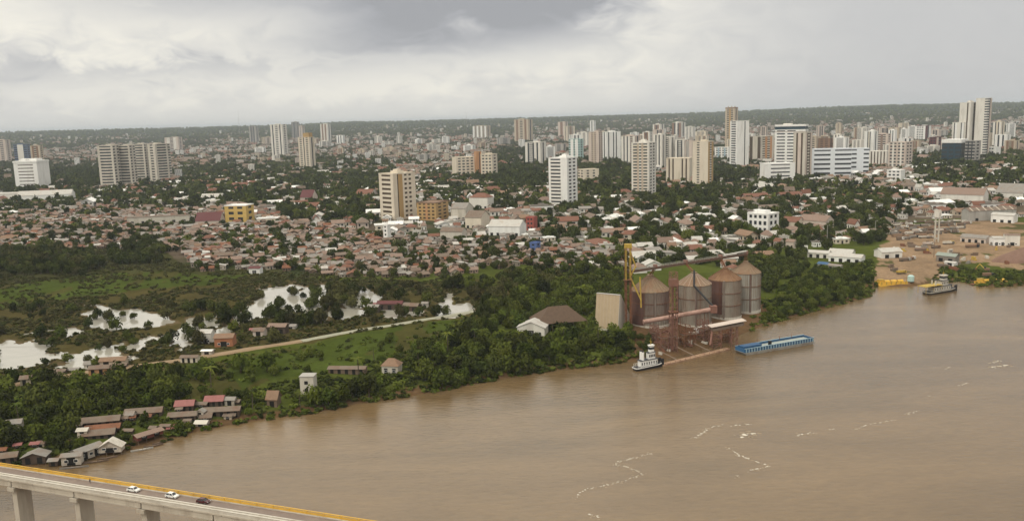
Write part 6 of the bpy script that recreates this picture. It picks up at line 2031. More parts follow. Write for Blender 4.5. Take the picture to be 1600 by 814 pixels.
def car(px, py, bodym, label, flip=False, suv=0.0):
    p = on_deck(px, py)
    ang = math.atan2(UB.y, UB.x) + (math.pi if flip else 0)
    r = empty('car', (p.x, p.y, ZD), ang)
    tag(r, label, 'car', 'cars driving over the bridge')
    hi = 1.48 + suv
    prof = [(-2.15, .32), (2.15, .32), (2.2, .62), (2.05, .84), (1.1, .98), (-1.75, 1.0), (-2.12, .92), (-2.2, .6)]
    mb = MB()
    n_ = len(prof)
    v = []
    for y, ins in ((-.86, 0.06), (-.80, 0), (.80, 0), (.86, .06)):
        v += [(x * (1 - ins * .3), y, .32 + (z - .32) * (1 - ins * .6)) for x, z in prof]
    f = []
    for l in range(3):
        for k in range(n_):
            f.append((l * n_ + k, l * n_ + (k + 1) % n_, (l + 1) * n_ + (k + 1) % n_, (l + 1) * n_ + k))
    f += [tuple(range(n_ - 1, -1, -1)), tuple(range(3 * n_, 4 * n_))]
    mb.add(v, f).build('body', bodym, r)
    gl = [(-1.85, .97), (1.15, .97), (.45, hi - .06), (-1.35, hi - .06)]
    MB().add([(x, y * q, z) for q, y in ((1, -.80),) for x, z in gl[:2]] + [(x, -.64, z) for x, z in gl[2:]] + [(x, .80, z) for x, z in gl[:2]] + [(x, .64, z) for x, z in gl[2:]],
             [(0, 1, 2, 3), (7, 6, 5, 4), (1, 5, 6, 2), (3, 7, 4, 0), (2, 6, 7, 3), (0, 4, 5, 1)]).build('cabin_glass', GLASS, r)
    MB().box(-1.32, .42, -.66, .66, hi - .06, hi).build('roof', bodym, r)
    pl = MB()
    for sy in (-1, 1):
        for (xb, xt) in ((1.15, .45), (-.35, -.4), (-1.85, -1.35)):
            pl.bar((xb, sy * .81, .98), (xt, sy * .65, hi - .03), .1, .08)
    pl.build('pillar_frame', bodym, r)
    for sy in (-.6, .6):
        MB().box(2.1, 2.19, sy - .2, sy + .2, .62, .78).build('headlight', WHITE, r)
        MB().box(-2.2, -2.1, sy - .2, sy + .2, .66, .84).build('tail_light', MAROON, r)
        MB().box(.8, 1.0, sy * 1.5 - .1, sy * 1.5 + .1, 1.0, 1.14).build('wing_mirror', bodym, r)
    add_wheels(r, [(1.35, -.78), (1.35, .78), (-1.35, -.78), (-1.35, .78)], .32, .22)


CARW = mat('white car paint', (.78, .77, .74), .3, .04, .5, spec=.5)
CARR = mat('dark red car paint', (.075, .016, .018), .3, .1, .5, spec=.5)
car(209, 767, CARW, 'white hatchback on the bridge, first behind the walking person')
car(269, 776.5, CARW, 'white car with dark windows between the other two bridge cars', suv=.12)
car(318, 785, CARR, 'dark red car leading the line on the bridge', suv=.05)


def person(px, py, label):
    p = on_deck(px, py)
    r = empty('person', (p.x, p.y, ZD), math.atan2(UB.y, UB.x) + math.pi / 2)
    tag(r, label, 'person')
    J = {'pel': (0, 0, .95), 'wai': (0, 0, 1.12), 'che': (0, .02, 1.36), 'nec': (0, .0, 1.50), 'hd0': (0, -.02, 1.60), 'hd1': (0, -.03, 1.72),
         'hl': (-.1, 0, .90), 'kl': (-.11, -.16, .50), 'al': (-.11, -.05, .09), 'tl': (-.11, -.22, .05), 'hr': (.1, 0, .90), 'kr': (.11, .06, .50), 'ar': (.11, .24, .12), 'tr': (.11, .10, .05),
         'sl': (-.19, .02, 1.42), 'el': (-.26, .10, 1.15), 'wl': (-.25, .0, .93), 'fl': (-.25, -.03, .83), 'sr': (.19, .02, 1.42), 'er': (.26, -.06, 1.16), 'wr': (.24, -.22, .99), 'fr': (.23, -.28, .92)}
    Rd = dict(pel=.15, wai=.13, che=.165, nec=.065, hd0=.095, hd1=.09, hl=.1, kl=.065, al=.045, tl=.04, hr=.1, kr=.065, ar=.045, tr=.04, sl=.075, el=.048, wl=.034, fl=.04, sr=.075, er=.048, wr=.034, fr=.04)
    E = [('pel', 'wai'), ('wai', 'che'), ('che', 'nec'), ('nec', 'hd0'), ('hd0', 'hd1'), ('pel', 'hl'), ('hl', 'kl'), ('kl', 'al'), ('al', 'tl'), ('pel', 'hr'), ('hr', 'kr'), ('kr', 'ar'), ('ar', 'tr'),
         ('che', 'sl'), ('sl', 'el'), ('el', 'wl'), ('wl', 'fl'), ('che', 'sr'), ('sr', 'er'), ('er', 'wr'), ('wr', 'fr')]
    ks = list(J)
    me = bpy.data.meshes.new('body')
    me.from_pydata([J[k] for k in ks], [(ks.index(a), ks.index(b)) for a, b in E], [])
    o = bpy.data.objects.new('body', me)
    COL.objects.link(o)
    o.parent = r
    md = o.modifiers.new('skin', 'SKIN')
    sv = me.skin_vertices[0].data
    for i, k in enumerate(ks):
        sv[i].radius = (Rd[k], Rd[k])
    sv[0].use_root = True
    o.modifiers.new('sub', 'SUBSURF').render_levels = 2
    m0 = bpy.data.materials.new('clothed figure')
    m0.use_nodes = True
    nn, ll = m0.node_tree.nodes, m0.node_tree.links
    tc = nn.new('ShaderNodeTexCoord')
    sp = nn.new('ShaderNodeSeparateXYZ')
    ll.new(tc.outputs['Object'], sp.inputs[0])
    rp = nn.new('ShaderNodeValToRGB')
    rp.color_ramp.interpolation = 'CONSTANT'
    el = rp.color_ramp.elements
    el[0].color = (.02, .018, .02, 1)
    el[1].position = .55
    el[1].color = (.05, .035, .05, 1)
    e = el.new(.845)
    e.color = (.20, .11, .07, 1)
    ll.new(MATH(nn, ll, 'DIVIDE', sp.outputs[2], 1.8), rp.inputs[0])
    ll.new(rp.outputs[0], nn['Principled BSDF'].inputs['Base Color'])
    me.materials.append(m0)
    hair = MB().lathe([(.02, 1.835), (.07, 1.825), (.112, 1.76), (.108, 1.70), (.06, 1.66)][::-1], 12, (0, .015)).build('hair', HULLK, r)


person(141, 755, 'person in dark clothes walking along the bridge beside the yellow railing')
LANDMARKS.append((60, 720, 'the bridge end'))

# ================================================================== SCATTER: houses, trees, scrub
def scatter_stuff(name, pts, rotz, scl, idx, protos, label, cat):
    """one object of uncountable copies: points + geometry nodes"""
    if len(pts) == 0:
        return None
    me = bpy.data.meshes.new(name)
    me.vertices.add(len(pts))
    me.vertices.foreach_set('co', np.asarray(pts, np.float32).ravel())
    a = me.attributes.new('rotz', 'FLOAT_VECTOR', 'POINT')
    a.data.foreach_set('vector', np.column_stack([np.zeros(len(pts)), np.zeros(len(pts)), rotz]).astype(np.float32).ravel())
    a = me.attributes.new('scl', 'FLOAT_VECTOR', 'POINT')
    a.data.foreach_set('vector', np.asarray(scl, np.float32).ravel())
    a = me.attributes.new('idx', 'INT', 'POINT')
    a.data.foreach_set('value', np.asarray(idx, np.int32))
    o = bpy.data.objects.new(name, me)
    COL.objects.link(o)
    tag(o, label, cat, kind='stuff')
    pc = bpy.data.collections.new(name + ' kinds')
    for k, pm in enumerate(protos):
        q = bpy.data.objects.new('%s_kind_%03d' % (name, k), pm)
        pc.objects.link(q)
    ng = bpy.data.node_groups.new(name + ' scatter', 'GeometryNodeTree')
    ng.interface.new_socket('Geometry', in_out='INPUT', socket_type='NodeSocketGeometry')
    ng.interface.new_socket('Geometry', in_out='OUTPUT', socket_type='NodeSocketGeometry')
    n, l = ng.nodes, ng.links
    gi, go = n.new('NodeGroupInput'), n.new('NodeGroupOutput')
    ci = n.new('GeometryNodeCollectionInfo')
    ci.inputs['Collection'].default_value = pc
    ci.inputs['Separate Children'].default_value = True
    ci.inputs['Reset Children'].default_value = True
    iop = n.new('GeometryNodeInstanceOnPoints')
    iop.inputs['Pick Instance'].default_value = True

    def na(nm, ty):
        x = n.new('GeometryNodeInputNamedAttribute')
        x.data_type = ty
        x.inputs['Name'].default_value = nm
        return x.outputs['Attribute']
    l.new(gi.outputs[0], iop.inputs['Points'])
    l.new(ci.outputs[0], iop.inputs['Instance'])
    l.new(na('idx', 'INT'), iop.inputs['Instance Index'])
    l.new(na('rotz', 'FLOAT_VECTOR'), iop.inputs['Rotation'])
    l.new(na('scl', 'FLOAT_VECTOR'), iop.inputs['Scale'])
    l.new(iop.outputs[0], go.inputs[0])
    o.modifiers.new('scatter', 'NODES').node_group = ng
    return o


def sample(poly_w, dens, spacing=0.0):
    a = np.array(poly_w)
    lo, hi = a.min(0), a.max(0)
    n = int((hi - lo).prod() * dens)
    p = lo + rng.random((n, 2)) * (hi - lo)
    p = p[pip(p, a)]
    return thin(p, spacing) if spacing else p


def thin(p, spacing):
    cell, keep = {}, []
    for i, (x, y) in enumerate(p):
        k = (int(x // spacing), int(y // spacing))
        ok = True
        for dx in (-1, 0, 1):
            for dy in (-1, 0, 1):
                for j in cell.get((k[0] + dx, k[1] + dy), ()):
                    if (p[j, 0] - x) ** 2 + (p[j, 1] - y) ** 2 < spacing * spacing:
                        ok = False
                        break
                if not ok:
                    break
            if not ok:
                break
        if ok:
            cell.setdefault(k, []).append(i)
            keep.append(i)
    return p[keep]


def sector(r0, r1, dens, half=33):
    area = math.radians(2 * half) * (r1 * r1 - r0 * r0) / 2
    n = int(area * dens)
    r = np.sqrt(r0 * r0 + rng.random(n) * (r1 * r1 - r0 * r0))
    a = np.radians((rng.random(n) * 2 - 1) * half)
    return np.stack([r * np.sin(a), r * np.cos(a)], 1)


FOOTA = np.array(FOOT)


def clear_of(p, extra=0.0):
    ok = np.ones(len(p), bool)
    for x, y, r in FOOTA:
        ok &= (p[:, 0] - x) ** 2 + (p[:, 1] - y) ** 2 > (r + extra) ** 2
    return ok


def Wz(poly, z=-.5):
    return [tuple(at_z(x, y, z).xy) for x, y in poly]


FLOODA, PORTA, SILOA = np.array(FLOOD), np.array(PORT), np.array(SILO_YARD)
ROADS_KEEP = [DIKE]


def off_roads(p, d=4.0):
    return seg_dist(p, DIKE) > d


# ---------------------------------------------------------------- houses
SHANTY = Wz([(-60, 345), (150, 322), (330, 328), (400, 350), (480, 350), (560, 364), (700, 376), (820, 374), (960, 390), (990, 412), (960, 422), (860, 420), (820, 412), (700, 430), (560, 432),
             (420, 420), (310, 424), (285, 395), (160, 390), (0, 394), (-60, 398)])
H_pts, H_kind = [], []
GRID = (.32, .18, .18)


def addh(p, kind):
    th = GRID[kind]
    gx, gy = p[:, 0] * math.cos(th) + p[:, 1] * math.sin(th), -p[:, 0] * math.sin(th) + p[:, 1] * math.cos(th)
    wid = (5, 8, 9)[kind]
    p = p[(np.mod(gx, (52, 85, 110)[kind]) > wid) & (np.mod(gy, (34, 60, 80)[kind]) > wid)]
    p = p[(shore_d(p) > 35) & clear_of(p, 3.5) & off_roads(p, 8)]
    p = p[~pip(p, FLOODA) & ~pip(p, PORTA) & ~pip(p, SILOA)]
    H_pts.append(p)
    H_kind.append(np.full(len(p), kind))


addh(sample(SHANTY, 1 / 24, 6.1), 0)
MIDL = Wz([(-60, 296), (200, 292), (440, 275), (600, 300), (590, 345), (560, 362), (400, 348), (330, 328), (150, 322), (-60, 345)])
addh(sample(MIDL, 1 / 200, 11.5), 1)
MIDC = Wz([(600, 290), (760, 285), (900, 300), (1000, 310), (1120, 330), (1180, 352), (1300, 352), (1400, 342), (1380, 372), (1250, 386), (1160, 384), (1010, 398), (820, 374), (700, 376), (600, 366)])
addh(sample(MIDC, 1 / 190, 11.5), 1)
MIDR = Wz([(1120, 285), (1260, 275), (1440, 265), (1660, 262), (1680, 345), (1400, 342), (1300, 352), (1180, 350), (1120, 330)])
addh(sample(MIDR, 1 / 210, 12), 1)
addh(sample(Wz([(960, 388), (1160, 380), (1205, 392), (1185, 440), (1100, 412), (985, 428)], -2), 1 / 220, 11), 1)
STREETW = Wz([(580, 464), (680, 464), (664, 492), (570, 495)], -2)
pp = sector(1250, 2300, 1 / 330)
nz = fbm(pp[:, 0] / 160, pp[:, 1] / 160, 3)
pp = pp[nz > .36 + .16 * rng.random(len(nz))]
px_ = project_np(np.column_stack([pp, np.zeros(len(pp))]))
pp = pp[px_[:, 1] < 300]
addh(thin(pp, 13), 1)
pp = sector(2300, 8900, 1 / 600)
pp = pp[(np.hypot(*pp.T) < 7000) | (np.arctan2(pp[:, 0], pp[:, 1]) < .2) | (rng.random(len(pp)) < .15)]
nz = fbm(pp[:, 0] / 300, pp[:, 1] / 300, 3)
fade = sstep(9000, 3600, np.hypot(*pp.T))
pp = pp[(nz > .32 + .25 * rng.random(len(nz)) + .12 * (1 - fade)) & (rng.random(len(pp)) < .12 + .88 * fade)]
addh(thin(pp, 15), 2)
H_pts = np.concatenate(H_pts)
H_kind = np.concatenate(H_kind)
# keep the kinds from overlapping one another at zone borders
_ord = np.argsort(H_kind, kind='stable')
H_pts, H_kind = H_pts[_ord], H_kind[_ord]
_k = thin(H_pts, 6.0)
_set = {(round(a, 4), round(b, 4)) for a, b in _k}
_m = np.array([(round(a, 4), round(b, 4)) in _set for a, b in H_pts])
H_pts, H_kind = H_pts[_m], H_kind[_m]
H_z = terrain_np(H_pts)
nH = len(H_pts)
u = rng.random((nH, 4))
wbase = np.choose(H_kind, [6.3, 10.5, 13.0])
H_w = wbase * (.68 + .95 * u[:, 0] ** 1.6)
H_d = H_w * (.65 + .5 * u[:, 1])
H_h = np.choose(H_kind, [2.6, 3.6, 5.5]) * (.8 + .7 * u[:, 2])
big = (H_kind > 0) & (rng.random(nH) < .13)
big0 = (H_kind == 0) & (rng.random(nH) < .06)
H_w[big0] *= 1.7
H_h[big0] *= 1.3
H_w[big] *= 1.9
H_h[big] *= 1.5
tall = (H_kind == 2) & (rng.random(nH) < .03)
H_h[tall] = rng.uniform(14, 34, tall.sum())
H_w[tall] = 15
H_d[tall] = 14
rotb = np.choose(H_kind, GRID)
H_rot = rotb + (u[:, 3] - .5) * .35 + (rng.random(nH) < .4) * math.pi / 2

SHAPES = ('gable', 'hip', 'lean', 'flat', 'block')


def house_shape(kind):
    wl_, rf = MB(), MB()
    wl_.box(-.5, .5, -.5, .5, -.12, 1)
    if kind == 'gable':
        p = [(-.58, .93), (0, 1.62), (.58, .93), (.58, 1.0), (0, 1.70), (-.58, 1.0)]
        n = 6
        v = [(-.57, y, z) for y, z in p] + [(.57, y, z) for y, z in p]
        rf.add(v, [(k, (k + 1) % n, n + (k + 1) % n, n + k)[::-1] for k in range(n)] + [tuple(range(n)), tuple(range(2 * n - 1, n - 1, -1))])
        for sx in (-.495, .475):
            wl_.add([(sx, -.49, 1), (sx, .49, 1), (sx, 0, 1.58), (sx + .02, -.49, 1), (sx + .02, .49, 1), (sx + .02, 0, 1.58)], [(0, 2, 1), (3, 4, 5), (0, 3, 5, 2), (1, 2, 5, 4)])
    elif kind == 'hip':
        rf.add([(-.57, -.57, .98), (.57, -.57, .98), (.57, .57, .98), (-.57, .57, .98), (-.2, 0, 1.62), (.2, 0, 1.62)], [(0, 1, 5, 4), (1, 2, 5), (2, 3, 4, 5), (3, 0, 4), (3, 2, 1, 0)])
    elif kind == 'lean':
        v = [(-.56, -.58, .99), (.56, -.58, .99), (.56, .58, 1.38), (-.56, .58, 1.38), (-.56, -.58, 1.06), (.56, -.58, 1.06), (.56, .58, 1.45), (-.56, .58, 1.45)]
        rf.add(v, [(0, 3, 2, 1), (4, 5, 6, 7), (0, 1, 5, 4), (1, 2, 6, 5), (2, 3, 7, 6), (3, 0, 4, 7)])
        wl_.add([(-.49, -.49, 1), (.49, -.49, 1), (.49, .49, 1), (-.49, .49, 1), (.49, .49, 1.33), (-.49, .49, 1.33)], [(0, 1, 4, 5), (1, 2, 4), (0, 5, 3), (2, 3, 5, 4)])
    else:
        rf.box(-.53, .53, -.53, .53, 1.0, 1.08)
        for a in ((-.53, .53, -.53, -.49), (-.53, .53, .49, .53), (-.53, -.49, -.49, .49), (.49, .53, -.49, .49)):
            rf.box(*a, 1.08, 1.2)
        rf.box(-.15, .12, -.2, .1, 1.08, 1.45)
    if kind == 'block':
        rf = MB().box(-.51, .51, -.51, .51, 1.0, 1.03).box(-.2, .15, -.2, .2, 1.03, 1.1)
        op = MB()
        for k in range(8):
            for xx in (-.3, 0, .3):
                z0 = .06 + k * .115
                op.box(xx - .08, xx + .08, -.508, -.49, z0, z0 + .06)
                op.box(-.508, -.49, xx - .08, xx + .08, z0, z0 + .06)
                op.box(.49, .508, xx - .08, xx + .08, z0, z0 + .06)
        return wl_, rf, op
    op = MB()
    for xx in (-.32, .3):
        op.box(xx - .07, xx + .07, -.515, -.49, .35, .75)
        op.box(-.515, -.49, xx - .07, xx + .07, .35, .75)
        op.box(.49, .515, xx - .07, xx + .07, .35, .75)
        op.box(xx - .07, xx + .07, .49, .515, .35, .75)
    op.box(-.07, .06, -.515, -.49, .0, .72)
    op.box(-.07, .06, .49, .515, .0, .72)
    return wl_, rf, op


HS = {k: house_shape(k) for k in SHAPES}
SW = [TIMBER, PALEC, PINKISH, OFFW, TAN]
ROOFS = {'rust-brown': TINB, 'grey tin': TING, 'bright tin': TINL, 'red tile': TILE, 'pink tile': TILEP, 'orange tile': TILEO, 'white': WHITE, 'rusty': RUST}
DIRTY = {'white': mat('grimy white wall', (.40, .35, .285), .9, .25, .5), 'grey': mat('grimy grey wall', (.25, .215, .175), .9, .25, .5), 'pink': mat('grimy pink wall', (.31, .225, .175), .9, .25, .5), 'tan': mat('grimy tan wall', (.29, .215, .14), .9, .25, .5)}
WALLS = {'timber': TIMBER, 'grey': PALEC, 'pink': PINKISH, 'white': OFFW, 'tan': TAN, 'bright white': WHITE, 'cream': CREAM}


def joined(shape, wm, rm_):
    a, b, c_ = HS[shape]
    mb = MB()
    mb.add(a.v, a.f)
    n0 = len(mb.f)
    mb.add(b.v, b.f)
    n1 = len(mb.f)
    mb.add(c_.v, c_.f)
    me = mb.mesh('house', wm)
    me.materials.append(rm_)
    me.materials.append(DARK)
    me.polygons.foreach_set('material_index', [0] * n0 + [1] * (n1 - n0) + [2] * (len(mb.f) - n1))
    return me


COMBO = {0: [('gable', 'timber', 'rust-brown'), ('gable', 'pink', 'grey tin'), ('lean', 'timber', 'rust-brown'), ('gable', 'grey', 'pink tile'), ('gable', 'tan', 'rust-brown'), ('gable', 'timber', 'grey tin'), ('hip', 'pink', 'red tile'), ('gable', 'timber', 'orange tile'),
             ('lean', 'white', 'bright tin'), ('gable', 'white', 'pink tile'), ('lean', 'grey', 'grey tin'), ('gable', 'tan', 'grey tin'), ('gable', 'timber', 'rusty'), ('flat', 'white', 'grey tin'), ('gable', 'pink', 'pink tile')],
         1: [('gable', 'white', 'red tile'), ('hip', 'cream', 'red tile'), ('gable', 'bright white', 'bright tin'), ('flat', 'bright white', 'grey tin'), ('hip', 'white', 'pink tile'), ('gable', 'white', 'pink tile'), ('flat', 'white', 'bright tin'),
             ('gable', 'tan', 'orange tile'), ('lean', 'white', 'grey tin'), ('hip', 'pink', 'rust-brown'), ('gable', 'grey', 'rust-brown'), ('flat', 'cream', 'white'), ('gable', 'bright white', 'white')],
         2: [('gable', 'white', 'pink tile'), ('flat', 'bright white', 'grey tin'), ('hip', 'grey', 'red tile'), ('gable', 'white', 'rust-brown'), ('hip', 'cream', 'red tile'), ('flat', 'pink', 'grey tin'), ('gable', 'grey', 'grey tin'), ('flat', 'bright white', 'bright tin'), ('gable', 'tan', 'rust-brown'),
             ('lean', 'grey', 'rust-brown'), ('block', 'bright white', 'grey tin'), ('block', 'cream', 'grey tin'), ('block', 'pink', 'grey tin'), ('block', 'white', 'bright tin')]}
H_c = np.array([rng.integers(len(COMBO[k]) if k < 2 else 10) for k in H_kind])
H_c[tall] = 10 + rng.integers(4, size=tall.sum())
H_px = project_np(np.column_stack([H_pts, H_z]))
H_sz = H_w / np.hypot(H_pts[:, 0], H_pts[:, 1])
inview = (H_px[:, 0] > 4) & (H_px[:, 0] < PW - 4) & (H_px[:, 1] > 100) & (H_px[:, 1] < PH)
score = np.where(inview, H_sz, -1)
chosen = np.argsort(-score)[:300]
is_ch = np.zeros(nH, bool)
is_ch[chosen] = True

WM = {k: HS[k][0].mesh('wall', OFFW) for k in SHAPES}
RM = {k: HS[k][1].mesh('roof', TING) for k in SHAPES}
OM = {k: HS[k][2].mesh('openings', DARK) for k in SHAPES}
desc = []
for i in chosen:
    sh, wm, rm_ = COMBO[H_kind[i]][H_c[i]]
    size = 'small' if H_w[i] < wbase[i] * .95 else ('wide' if H_w[i] > wbase[i] * 1.25 else 'mid-sized')
    kind = {'gable': 'gabled', 'hip': 'hip-roofed', 'lean': 'lean-to', 'flat': 'flat-roofed', 'block': 'block'}[sh]
    desc.append('%s %s house of %s' % (size, kind, rm_.replace(' ', '-') + ' roof') if False else '%s %s %s-roofed house' % (size, kind.replace('-roofed', ''), rm_.replace(' ', '-')))
labs = relate([tuple(H_px[i]) for i in chosen], desc)
for q, i in enumerate(chosen):
    sh, wm, rm_ = COMBO[H_kind[i]][H_c[i]]
    r = empty('shanty_house' if H_kind[i] == 0 else 'town_house', (*H_pts[i], H_z[i]), float(H_rot[i]), (float(H_w[i]), float(H_d[i]), float(H_h[i])))
    tag(r, labs[q], 'house', 'houses of the riverside quarter')
    put('wall', WM[sh], r, (DIRTY if H_kind[i] == 0 else WALLS).get(wm, WALLS[wm]))
    put('roof', RM[sh], r, ROOFS[rm_])
    put('openings', OM[sh], r)
rest = ~is_ch
protos, offs = [], {}
for k in (0, 1, 2):
    offs[k] = len(protos)
    for sh, wm, rm_ in COMBO[k]:
        protos.append(joined(sh, (DIRTY if k == 0 else WALLS).get(wm, WALLS[wm]), ROOFS[rm_]))
idx = np.array([offs[k] + c_ for k, c_ in zip(H_kind, H_c)])
scatter_stuff('distant_houses', np.column_stack([H_pts, H_z])[rest], H_rot[rest], np.column_stack([H_w, H_d, H_h])[rest], idx[rest], protos,
              'mass of small distant houses filling the town to the horizon', 'houses')
print('HOUSES', nH)

# ---------------------------------------------------------------- trees
LEAFD = foliage('dark leaves', (.025, .036, .009), (.062, .070, .016), .5)
LEAFM = foliage('mid green leaves', (.036, .054, .010), (.090, .100, .018), .45)
LEAFO = foliage('olive brown leaves', (.055, .050, .020), (.075, .075, .024))
LEAFG = foliage('bright green leaves', (.060, .086, .012), (.105, .120, .022), .4)
BARK = mat('tree bark', (.09, .07, .05), .95, .3, 1.0)


def crown_mesh(seed, n, leaf, flat=1.0, lobes=8, m0=LEAFD, ret=False):
    r = np.random.default_rng(seed)
    c = r.normal(0, 1, (lobes, 3))
    c /= np.linalg.norm(c, axis=1)[:, None]
    c *= (.25 + .45 * r.random((lobes, 1)))
    c[:, 2] = np.abs(c[:, 2]) * .75 * flat - .1
    rad = .32 + .22 * r.random(lobes)
    k = r.integers(lobes, size=n)
    d = r.normal(0, 1, (n, 3))
    d /= np.linalg.norm(d, axis=1)[:, None]
    p = c[k] + d * (rad[k] * (.55 + .5 * r.random(n) ** .6))[:, None]
    p[:, 2] += .62
    nrm = d + r.normal(0, .55, (n, 3))
    nrm[:, 2] += .35
    nrm /= np.linalg.norm(nrm, axis=1)[:, None]
    t = np.cross(nrm, r.normal(0, 1, (n, 3)))
    t /= np.linalg.norm(t, axis=1)[:, None]
    b = np.cross(nrm, t)
    s = leaf * (.6 + .8 * r.random((n, 1)))
    v = np.stack([p - t * s - b * s * .6, p + t * s - b * s * .7, p + t * s * .8 + b * s * .6, p - t * s * .9 + b * s * .7], 1).reshape(-1, 3)
    f = np.arange(4 * n).reshape(-1, 4)
    mb = MB()
    mb.v = [tuple(x) for x in v]
    mb.f = [tuple(x) for x in f]
    return mb if ret else mb.mesh('crown', m0)


def trunk_mb(seed):
    r = random.Random(seed)
    mb = MB().tube((0, 0, -.15), (.02, .01, .42), .075, .05, n=7)
    for k in range(4):
        a = k * 1.57 + r.uniform(-.4, .4)
        mb.tube((.02, .01, .38), (math.cos(a) * r.uniform(.25, .42), math.sin(a) * r.uniform(.25, .42), r.uniform(.62, .95)), .042, .015, n=5)
    return mb


def tree_joined(seed, n, leaf, flat, m0):
    mb = trunk_mb(seed)
    n0 = len(mb.f)
    c = crown_mesh(seed, n, leaf, flat, ret=True)
    mb.add(c.v, c.f)
    me = mb.mesh('tree', BARK)
    me.materials.append(m0)
    me.polygons.foreach_set('material_index', [0] * n0 + [1] * (len(mb.f) - n0))
    return me


T_pts, T_R, T_sp = [], [], []            # species 0 dark 1 mid 2 olive 3 bright


def addt(p, R, sp, dshore=3, infl=True, extra=.5):
    if len(p) == 0:
        return
    ok = (shore_d(p) > dshore) & clear_of(p, extra) & off_roads(p, 5)
    if not infl:
        ok &= ~pip(p, FLOODA)
    ok &= ~pip(p, PORTA) | (rng.random(len(p)) < .02)
    p = p[ok]
    T_pts.append(p)
    T_R.append(R[0] + (R[1] - R[0]) * rng.random(len(p)))
    sp = np.asarray(sp)
    T_sp.append(sp[rng.integers(len(sp), size=len(p))])


Zs = [
    # bank forest (near)
    ([(330, 662), (430, 620), (500, 598), (640, 588), (660, 545), (740, 505), (762, 470), (830, 435), (960, 405), (985, 430), (978, 500), (925, 505), (985, 515), (990, 562), (830, 582), (640, 616), (430, 652)], 1 / 55, 4.6, (2.6, 6.6), [0, 1, 1, 3]),
    ([(-60, 700), (-60, 590), (40, 604), (200, 582), (300, 575), (430, 575), (480, 585), (420, 612), (330, 622), (260, 636), (130, 650), (120, 690), (60, 700)], 1 / 85, 5.0, (2.6, 6.2), [0, 1, 1, 3]),
    ([(430, 560), (640, 520), (745, 496), (755, 510), (660, 550), (480, 580)], 1 / 300, 7, (2.0, 3.6), [1, 3]),
    ([(1205, 486), (1215, 455), (1262, 426), (1350, 414), (1368, 432), (1362, 460), (1260, 487)], 1 / 20, 3.2, (2.4, 4.0), [1, 1, 0, 3]),
    ([(1160, 395), (1255, 388), (1262, 420), (1215, 440), (1192, 462), (1170, 430)], 1 / 45, 5, (3.4, 6), [0, 0, 1]),
    ([(1440, 446), (1478, 418), (1545, 428), (1660, 424), (1660, 442), (1500, 441)], 1 / 30, 3.5, (1.6, 2.8), [1, 3]),
    ([(1335, 378), (1385, 350), (1392, 372), (1350, 382)], 1 / 60, 6, (4, 6.5), [0]),
    # floodplain
    ([(-60, 400), (60, 392), (140, 398), (150, 425), (40, 432), (-60, 440)], 1 / 60, 5, (4, 7), [0, 0, 2]),
    ([(170, 380), (250, 376), (260, 415), (180, 412)], 1 / 70, 5, (4, 7), [0]),
    ([(0, 470), (140, 480), (400, 455), (560, 445), (720, 450), (745, 485), (560, 515), (380, 540), (240, 565), (40, 590), (-60, 590)], 1 / 520, 7, (2.6, 5.2), [0, 0, 2, 1]),
    ([(320, 470), (370, 470), (372, 505), (330, 510)], 1 / 60, 5, (4, 6.5), [0]), ([(505, 455), (548, 455), (545, 500), (500, 500)], 1 / 60, 5, (4, 6.5), [0, 0, 2]),
    ([(440, 480), (485, 478), (482, 500), (440, 505)], 1 / 50, 5, (3.5, 5), [0]), ([(690, 440), (850, 430), (900, 440), (770, 475), (745, 465)], 1 / 80, 5, (4, 6), [0, 2, 1]),
    ([(960, 540), (985, 520), (1010, 522), (1020, 545), (1000, 566)], 1 / 14, 2.6, (2, 3.4), [0, 1]), ([(1185, 500), (1190, 470), (1230, 470), (1225, 500)], 1 / 30, 3, (1.5, 3), [1, 3]),
    ([(100, 700), (100, 650), (200, 635), (320, 612), (400, 610), (400, 655), (260, 685), (190, 700)], 1 / 42, 3.6, (1.6, 3.2), [0, 1, 1, 3]),
    # dark belts through the town
    ([(-60, 342), (0, 312), (120, 303), (330, 285), (560, 272), (605, 292), (592, 345), (560, 364), (470, 352), (400, 325), (200, 325), (150, 322)], 1 / 190, 6, (4.5, 8.5), [0, 0, 0, 1]),
    ([(-60, 250), (30, 255), (90, 252), (162, 258), (168, 292), (120, 303), (0, 305), (-60, 305)], 1 / 150, 7, (5, 9), [0]),
    ([(270, 258), (440, 246), (600, 248), (640, 300), (590, 285), (300, 290)], 1 / 320, 7, (5, 8.5), [0, 0, 1]),
    ([(660, 275), (800, 250), (860, 290), (840, 330), (720, 335), (655, 310)], 1 / 260, 7, (4.5, 8), [0, 0, 1]),
    ([(840, 330), (900, 300), (1000, 300), (1110, 295), (1180, 305), (1290, 290), (1400, 300), (1400, 348), (1300, 352), (1170, 362), (1100, 378), (960, 392), (850, 372)], 1 / 230, 6.5, (4.5, 8), [0, 0, 1]),
    ([(780, 222), (832, 225), (852, 262), (850, 300), (790, 310), (772, 270)], 1 / 200, 8, (6, 10), [0]),
    ([(900, 255), (985, 240), (990, 300), (905, 305)], 1 / 200, 7, (5, 9), [0, 0, 1]),
    ([(1110, 262), (1180, 270), (1275, 282), (1275, 312), (1120, 305)], 1 / 190, 7, (5, 9), [0]),
    ([(1420, 240), (1660, 236), (1660, 300), (1500, 302), (1430, 280)], 1 / 230, 7, (5, 9), [0, 0, 1]),
    ([(560, 405), (700, 395), (860, 400), (960, 405), (860, 425), (700, 432), (560, 432)], 1 / 420, 7, (3, 5.5), [0, 2]),
    ([(1160, 352), (1400, 345), (1385, 372), (1170, 392)], 1 / 280, 7, (4, 7), [0, 0, 1]),
]
